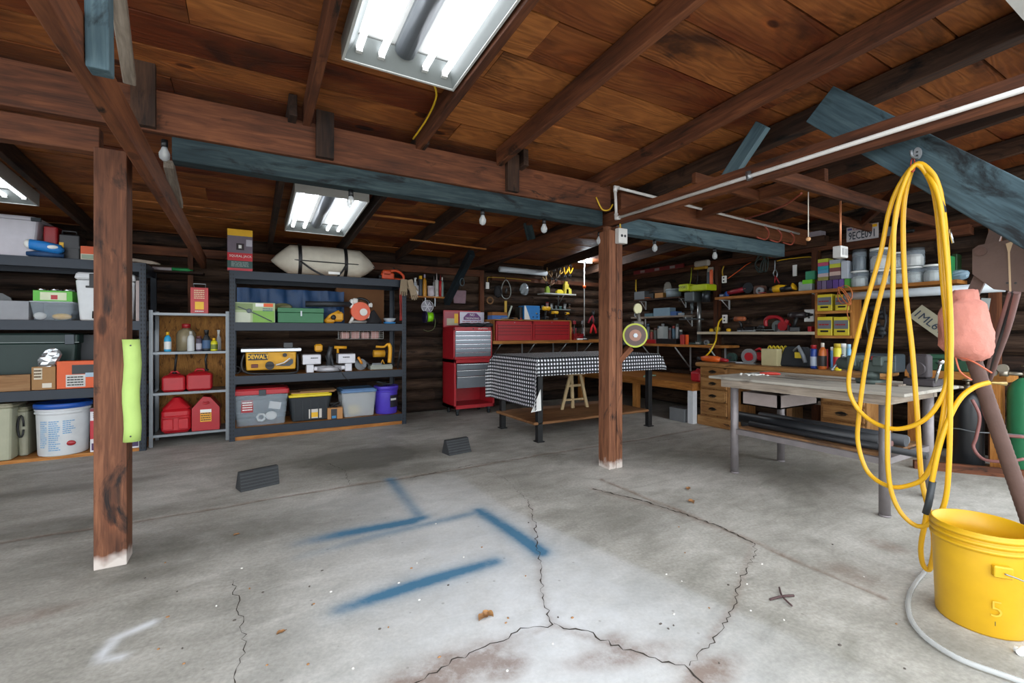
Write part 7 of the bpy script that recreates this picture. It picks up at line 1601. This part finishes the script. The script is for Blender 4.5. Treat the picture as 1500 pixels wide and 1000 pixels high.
# ---------------------------------------------------------------- yellow air hose on its hook
XH = 2.83
def hp(px, py, dx=0.0): return onX(px, py, XH+dx)
A = [(1343,240,0),(1318,270,.0),(1302,310,.01),(1290,370,.01),(1270,440,.0),(1252,510,.0),(1243,560,0),(1252,592,0),(1276,616,-.01),(1310,628,-.02),(1345,620,-.02),(1370,598,-.02),(1387,560,-.01),(1393,500,0),(1389,400,0),(1382,310,0),(1370,262,0)]
B = [(1345,239,.02),(1324,268,.03),(1312,320,.03),(1300,390,.03),(1283,460,.03),(1267,540,.03),(1257,620,.03),(1258,655,.03),(1272,692,.02),(1302,712,.0),(1334,710,-.0),(1357,695,-.0),(1374,650,-.0),(1385,580,.0),(1388,500,.02),(1380,400,.02),(1374,320,.02),(1364,268,.02)]
C_ = [(1342,241,-.015),(1322,275,-.02),(1310,330,-.02),(1308,420,-.02),(1304,520,-.03),(1300,620,-.03),(1302,700,-.03),(1316,745,-.03),(1343,770,-.03),(1368,762,-.03),(1384,735,-.02),(1390,680,-.02),(1392,580,-.02),(1392,460,-.015),(1384,350,-.015),(1372,280,-.015)]
D_ = [(1344,240,.035),(1330,268,.04),(1323,320,.04),(1326,420,.04),(1336,510,.04),(1343,600,.03),(1350,700,.02),(1364,760,.0),(1368,800,-.01),(1362,833,-.01),(1352,826,-.015),(1349,800,-.02),(1356,760,-.03),(1366,700,-.04),(1380,640,-.03),(1402,590,.0),(1425,568,.05),(1449,560,.1)]
S0 = [(1378,292,.0),(1377,280,.0),(1366,254,.0)]
pts = [hp(*q) for q in S0+A+B+C_+D_]
t = thing('air_hose', 'long yellow air hose hung in loops from a hook on the blue brace', 'hose', hp(1343,240))
o0 = Vector(t.location); b = MB(); b.tube(spline([p-o0 for p in pts], 6), .0108, 10); obj('hose', b, mat('#d6a314', .4, var=.12), t)
b = MB(); e = hp(1360,738,-.035)-o0; b.tube([hp(1356,752,-.035)-o0, e, hp(1366,705,-.04)-o0], .0145, 10); obj('tape_wrap', b, mat('#2b3236',.5), t)
b = MB(); b.tube([hp(1378,290)-o0, hp(1382,312)-o0], .0125, 10); obj('tape_wrap', b, mat('#252b38',.5), t)
b = MB(); b.tube([hp(1382,312)-o0, hp(1384,340)-o0, hp(1386,350)-o0], [.009,.010,.007], 10); b.tube([hp(1385,345)-o0, hp(1391,336)-o0, hp(1396,356)-o0], .005, 8); b.cyl(hp(1385,352)-o0, hp(1386,368)-o0, .009, n=10); obj('air_nozzle', b, CHROME, t)
b = MB(); b.tube([hp(1449,560,.1)-o0, hp(1462,561,.12)-o0, hp(1474,562,.14)-o0], [.008,.006,.010], 10); obj('brass_fitting', b, mat('#a38d5a',.35,.8), t)
b = MB(); q = [hp(1337+3*math.cos(k), 242+10*math.sin(k), -.03*math.sin(k)) for k in [x*math.pi/8 for x in range(16)]]; b.tube([p-o0 for p in q], .003, 6, closed=True); obj('red_tie', b, mat('#a8402f',.6), t)
p = hp(1345,225,.055); t = thing('wall_hook', 'grey oval metal hook plate on the blue brace', 'hook', p, RR); b = MB(); b.prism([(.016*math.cos(k*math.pi/8), .030*math.sin(k*math.pi/8)) for k in range(16)], -.012, .0, 'xz'); obj('plate', b, mat('#8f9396',.5,.5), t)
b = MB(); b.tube([(0,-.006,-.02),(0,-.05,-.03),(0,-.08,-.025),(0,-.085,-.0)], .006, 8); obj('hook_arm', b, mat('#7d8184',.5,.6), t)
for z in (.006,-.012): b = MB(); b.cyl((0,-.0145,z),(0,-.0125,z),.005,n=8); obj('screw', b, DGREY, t)
# ---------------------------------------------------------------- yellow bucket and clear tube
YB_ = mat('#cfa012', .42, var=.1)
t = pail('bucket', 'big yellow open bucket with a wire handle at the lower right', (2.60,.655,0), .155, .395, YB_, None, math.radians(-55), ribs=3, handle=False, taper=.9)
b = MB(); b.box(-.028,-.168,.245,.028,-.145,.29,b=.005); obj('handle_ear', b, YB_, t)
b = MB(); b.tube(spline([(0,-.172,.268),(.06,-.178,.25),(.13,-.16,.20),(.19,-.08,.15),(.2,.0,.13),(.16,.1,.16),(.05,.165,.24),(.0,.165,.268)], 5), .0025, 6); obj('handle', b, STEEL, t)
curved(t, .140, .1495, -16, 6, .175, .179, mat('#b5a356',.6), 'scratch', rr=.001); curved(t, .140, .1495, -16, 6, .150, .153, mat('#b5a356',.6), 'scratch', rr=.001); curved(t, .140, .1495, -6, -4.8, .05, .13, mat('#5d5324',.6), 'scratch', rr=.001)
text('5', t, mat('#c7a42c',.5), .09, (.0-.012,-.1485,.115), bold=-.001)
cable('clear_tube', 'clear plastic tube curling over the floor past the yellow bucket', [onZ(1378,812,.012),onZ(1352,840,.012),onZ(1333,868,.012),onZ(1332,900,.012),onZ(1352,930,.012),onZ(1400,962,.012),onZ(1460,985,.012),onZ(1540,1010,.012),onZ(1640,1020,.012)], .0105, mat('#c3c6c5',.1,alpha=.55))
b = MB(); b.cyl((-.02,0,.012),(.02,0,.012),.012,n=12); b.cyl((.0,0,.01),(.0,.02,.01),.010,n=12); one('pipe_fitting', b, WHITE, 'small white pipe fitting on the floor at the bottom right', 'fitting', onZ(1497,958))
# ---------------------------------------------------------------- rusty arm with pink rag
XA_ = 3.15
def ap(px, py, dx=0.0): return onX(px, py, XA_+dx)
t = thing('hoist_arm', 'rusty brown swing arm with plate and ribbed pole at the right edge', 'hoist arm', (XA_,ap(1500,740).y,0)); o0 = Vector(t.location)
P0 = ap(1424,520); P1 = ap(1500,742); k = P1.z/(P0.z-P1.z); P2 = P1+(P1-P0)*k
b = MB(); n = 90; L_ = [P0.lerp(P2, i/n)-o0 for i in range(n+1)]; b.tube(L_, [.030+.0015*(i%2) for i in range(n+1)], 14); obj('ribbed_pole', b, RUST, t)
def flat(pxs, d0, th, m, name, par=t):
    q = [ap(x,y) for x,y in pxs]; b = MB(); nn_ = len(q); vs = [v-o0+Vector((d0,0,0)) for v in q]+[v-o0+Vector((d0+th,0,0)) for v in q]
    fs = [tuple(range(nn_)), tuple(nn_+i for i in reversed(range(nn_)))]+[(i,nn_+i,nn_+(i+1)%nn_,(i+1)%nn_) for i in range(nn_)]
    b.add(vs, fs); o = obj(name, b, m, par)
    bm = bmesh.new(); bm.from_mesh(o.data); bmesh.ops.recalc_face_normals(bm, faces=bm.faces); bm.to_mesh(o.data); bm.free(); return o
RB = mat('#5f4c45',.7,.2,.2,bump=.3)
flat([(1452,325),(1468,325),(1468,340),(1410,440),(1395,560),(1388,560),(1405,425)], .0, .02, RB, 'flat_bar') if False else flat([(1455,318),(1475,318),(1446,405),(1422,455),(1404,455),(1430,395)], .0, .02, RB, 'flat_bar')
pl = flat([(1428,366),(1437,360),(1480,352),(1560,335),(1560,432),(1500,428),(1459,424),(1428,402)], -.035, .02, RB, 'steel_plate')
b = MB(); c_ = ap(1441,369)-o0; b.cyl(c_+Vector((-.05,0,0)), c_+Vector((-.03,0,0)), .022, n=18); obj('pivot_bolt', b, RUST, t)
flat([(1477,358),(1488,354),(1483,370),(1485,427),(1482,427),(1480,370)], -.0375, .002, mat('#b89f80',.7), 'rust_streak')
for x_ in (1479,1491): b = MB(); c_ = ap(x_,415)-o0; b.cyl(c_+Vector((-.0365,0,0)), c_+Vector((-.035,0,0)), .005, n=10); obj('bolt_hole', b, BLACK, t)
# pink rag bundled round the arm
t = thing('rag', 'pink shop rag tied around the rusty arm', 'rag', ap(1412,480,-.02)); o0 = Vector(t.location)
prof = [(425,1414,17),(432,1413,20),(440,1414,19),(446,1412,30),(460,1411,35),(480,1413,36),(494,1414,38),(506,1415,38),(516,1419,32),(522,1423,24),(528,1424,14)]
rs = []; r = random.Random(3); n = 26
prof2 = []
for (a_, b_) in zip(prof[:-1], prof[1:]):
    for f in (0,.5): prof2.append(tuple(a_[i]*(1-f)+b_[i]*f for i in range(3)))
prof2.append(prof[-1])
for i,(py,px,rp_) in enumerate(prof2):
    c_ = ap(px, py, -.02)-o0; rr = rp_*2.28/667/1.3
    rs.append([c_+Vector((math.cos(2*math.pi*k/n)*rr*(1+.07*math.sin(3*k+i*.9)+.04*math.sin(7*k+i)), math.sin(2*math.pi*k/n)*rr*(1+.07*math.sin(4*k+i*1.1)+.04*math.sin(6*k-i)), .003*math.sin(k*2.3+i))) for k in range(n)])
b = MB(); b.rings(rs); obj('cloth', b, mat('#c98577',.95,var=.18,scale=20,bump=.7), t)
b = MB(); c_ = ap(1413,520,-.02)-o0; b.tube([c_+Vector((.06*math.cos(k*math.pi/8)*.8, .06*math.sin(k*math.pi/8), .012*math.sin(k))) for k in range(16)], .013, 8, closed=True); obj('rolled_hem', b, mat('#c98577',.95,bump=.7), t)
b = MB(); b.tube(spline([c_+Vector((-.05,.02,-.01)), c_+Vector((-.06,.0,-.08)), c_+Vector((-.05,-.04,-.12))], 5), .004, 6); b2 = b; obj('tie_string', b, mat('#c4694c',.7), t)
b = MB(); b.tube(spline([c_+Vector((-.05,.0,-.01)), c_+Vector((-.06,-.05,-.03)), c_+Vector((-.05,-.11,-.08))], 5), .004, 6); obj('tie_string', b, mat('#c4694c',.7), t)
for k in (0,1,2): cable('gas_hose', ['outer','middle','inner'][k]+' brown twin-line hose hanging from the rusty plate', [ap(1490-5*k,428,.05),ap(1476-6*k,480,.2),ap(1462-5*k,520,.6),ap(1450-3*k,556,1.4)], .010+.004*(k==0), [mat('#7a5a56',.6),BLACK,mat('#7a5a56',.6)][k])
# dry leaves, twig and scraps on the floor
def leaf(label, px, py, s, rz, m):
    b = MB(); vs = []; n = 9
    for i in range(n):
        u = i/(n-1); wd = s*.38*math.sin(math.pi*u)**.8; zc = s*.10*math.sin(u*5); x = s*(u-.5)
        vs += [(x,-wd,.004+abs(zc)+s*.14), (x,0,.003+abs(zc)*.3), (x,wd,.004+abs(zc)+s*.10)]
    fs = []
    for i in range(n-1):
        for j in range(2): a = i*3+j; fs.append((a,a+3,a+4,a+1))
    k0 = len(vs); vs += [(x,y,z+.001) for x,y,z in vs]; fs += [tuple(k0+q for q in reversed(f)) for f in fs]
    b.add(vs, fs, 0, True); b.tube([(s*.5,0,.004),(s*.8,.01,.003)], .001, 5); p = onZ(px,py); one('dry_leaf', b, m, label, 'leaf', p, rz)
LF = mat('#9a7048',.8,var=.3,scale=40)
leaf('curled brown leaf on the floor near the middle crack', 708, 906, .055, .4, LF); leaf('small tan leaf on the floor left of the cracks', 411, 928, .03, .2, LF); leaf('tan leaf right of the second post, farther one', 1008, 717, .05, .6, LF); leaf('tan leaf right of the second post, nearer one', 1013, 736, .055, 1.2, LF); leaf('small leaf chip on the floor below the blue paint', 346, 784, .03, .3, LF); leaf('curled second leaf beside the brown leaf at the crack', 715, 902, .05, 2.2, mat('#a67a4a',.8))
b = MB(); b.tube(spline([(-.06,.03,.008),(0,.0,.012),(.05,-.03,.009)], 4), .005, 6); b.tube(spline([(-.04,-.05,.008),(.0,.0,.012),(.07,.035,.01)], 4), .004, 6)
one('twig', b, mat('#4a3636',.8), 'dark forked twig on the floor left of the yellow bucket', 'twig', onZ(1146,877), .2)
r = random.Random(12); b = MB()
for k in range(60):
    px, py = r.uniform(200,1340), r.uniform(760,992); p = onZ(px,py); b.ball((p.x,p.y,.002),(r.uniform(.003,.008),r.uniform(.003,.006),.003), mi=k%3, n=7, m=4)
o = one('floor_debris', b, [LF, mat('#57504a',.8), mat('#d5d2cc',.8)], 'scattered crumbs and chips on the bare concrete floor', 'debris'); o['kind'] = 'stuff'
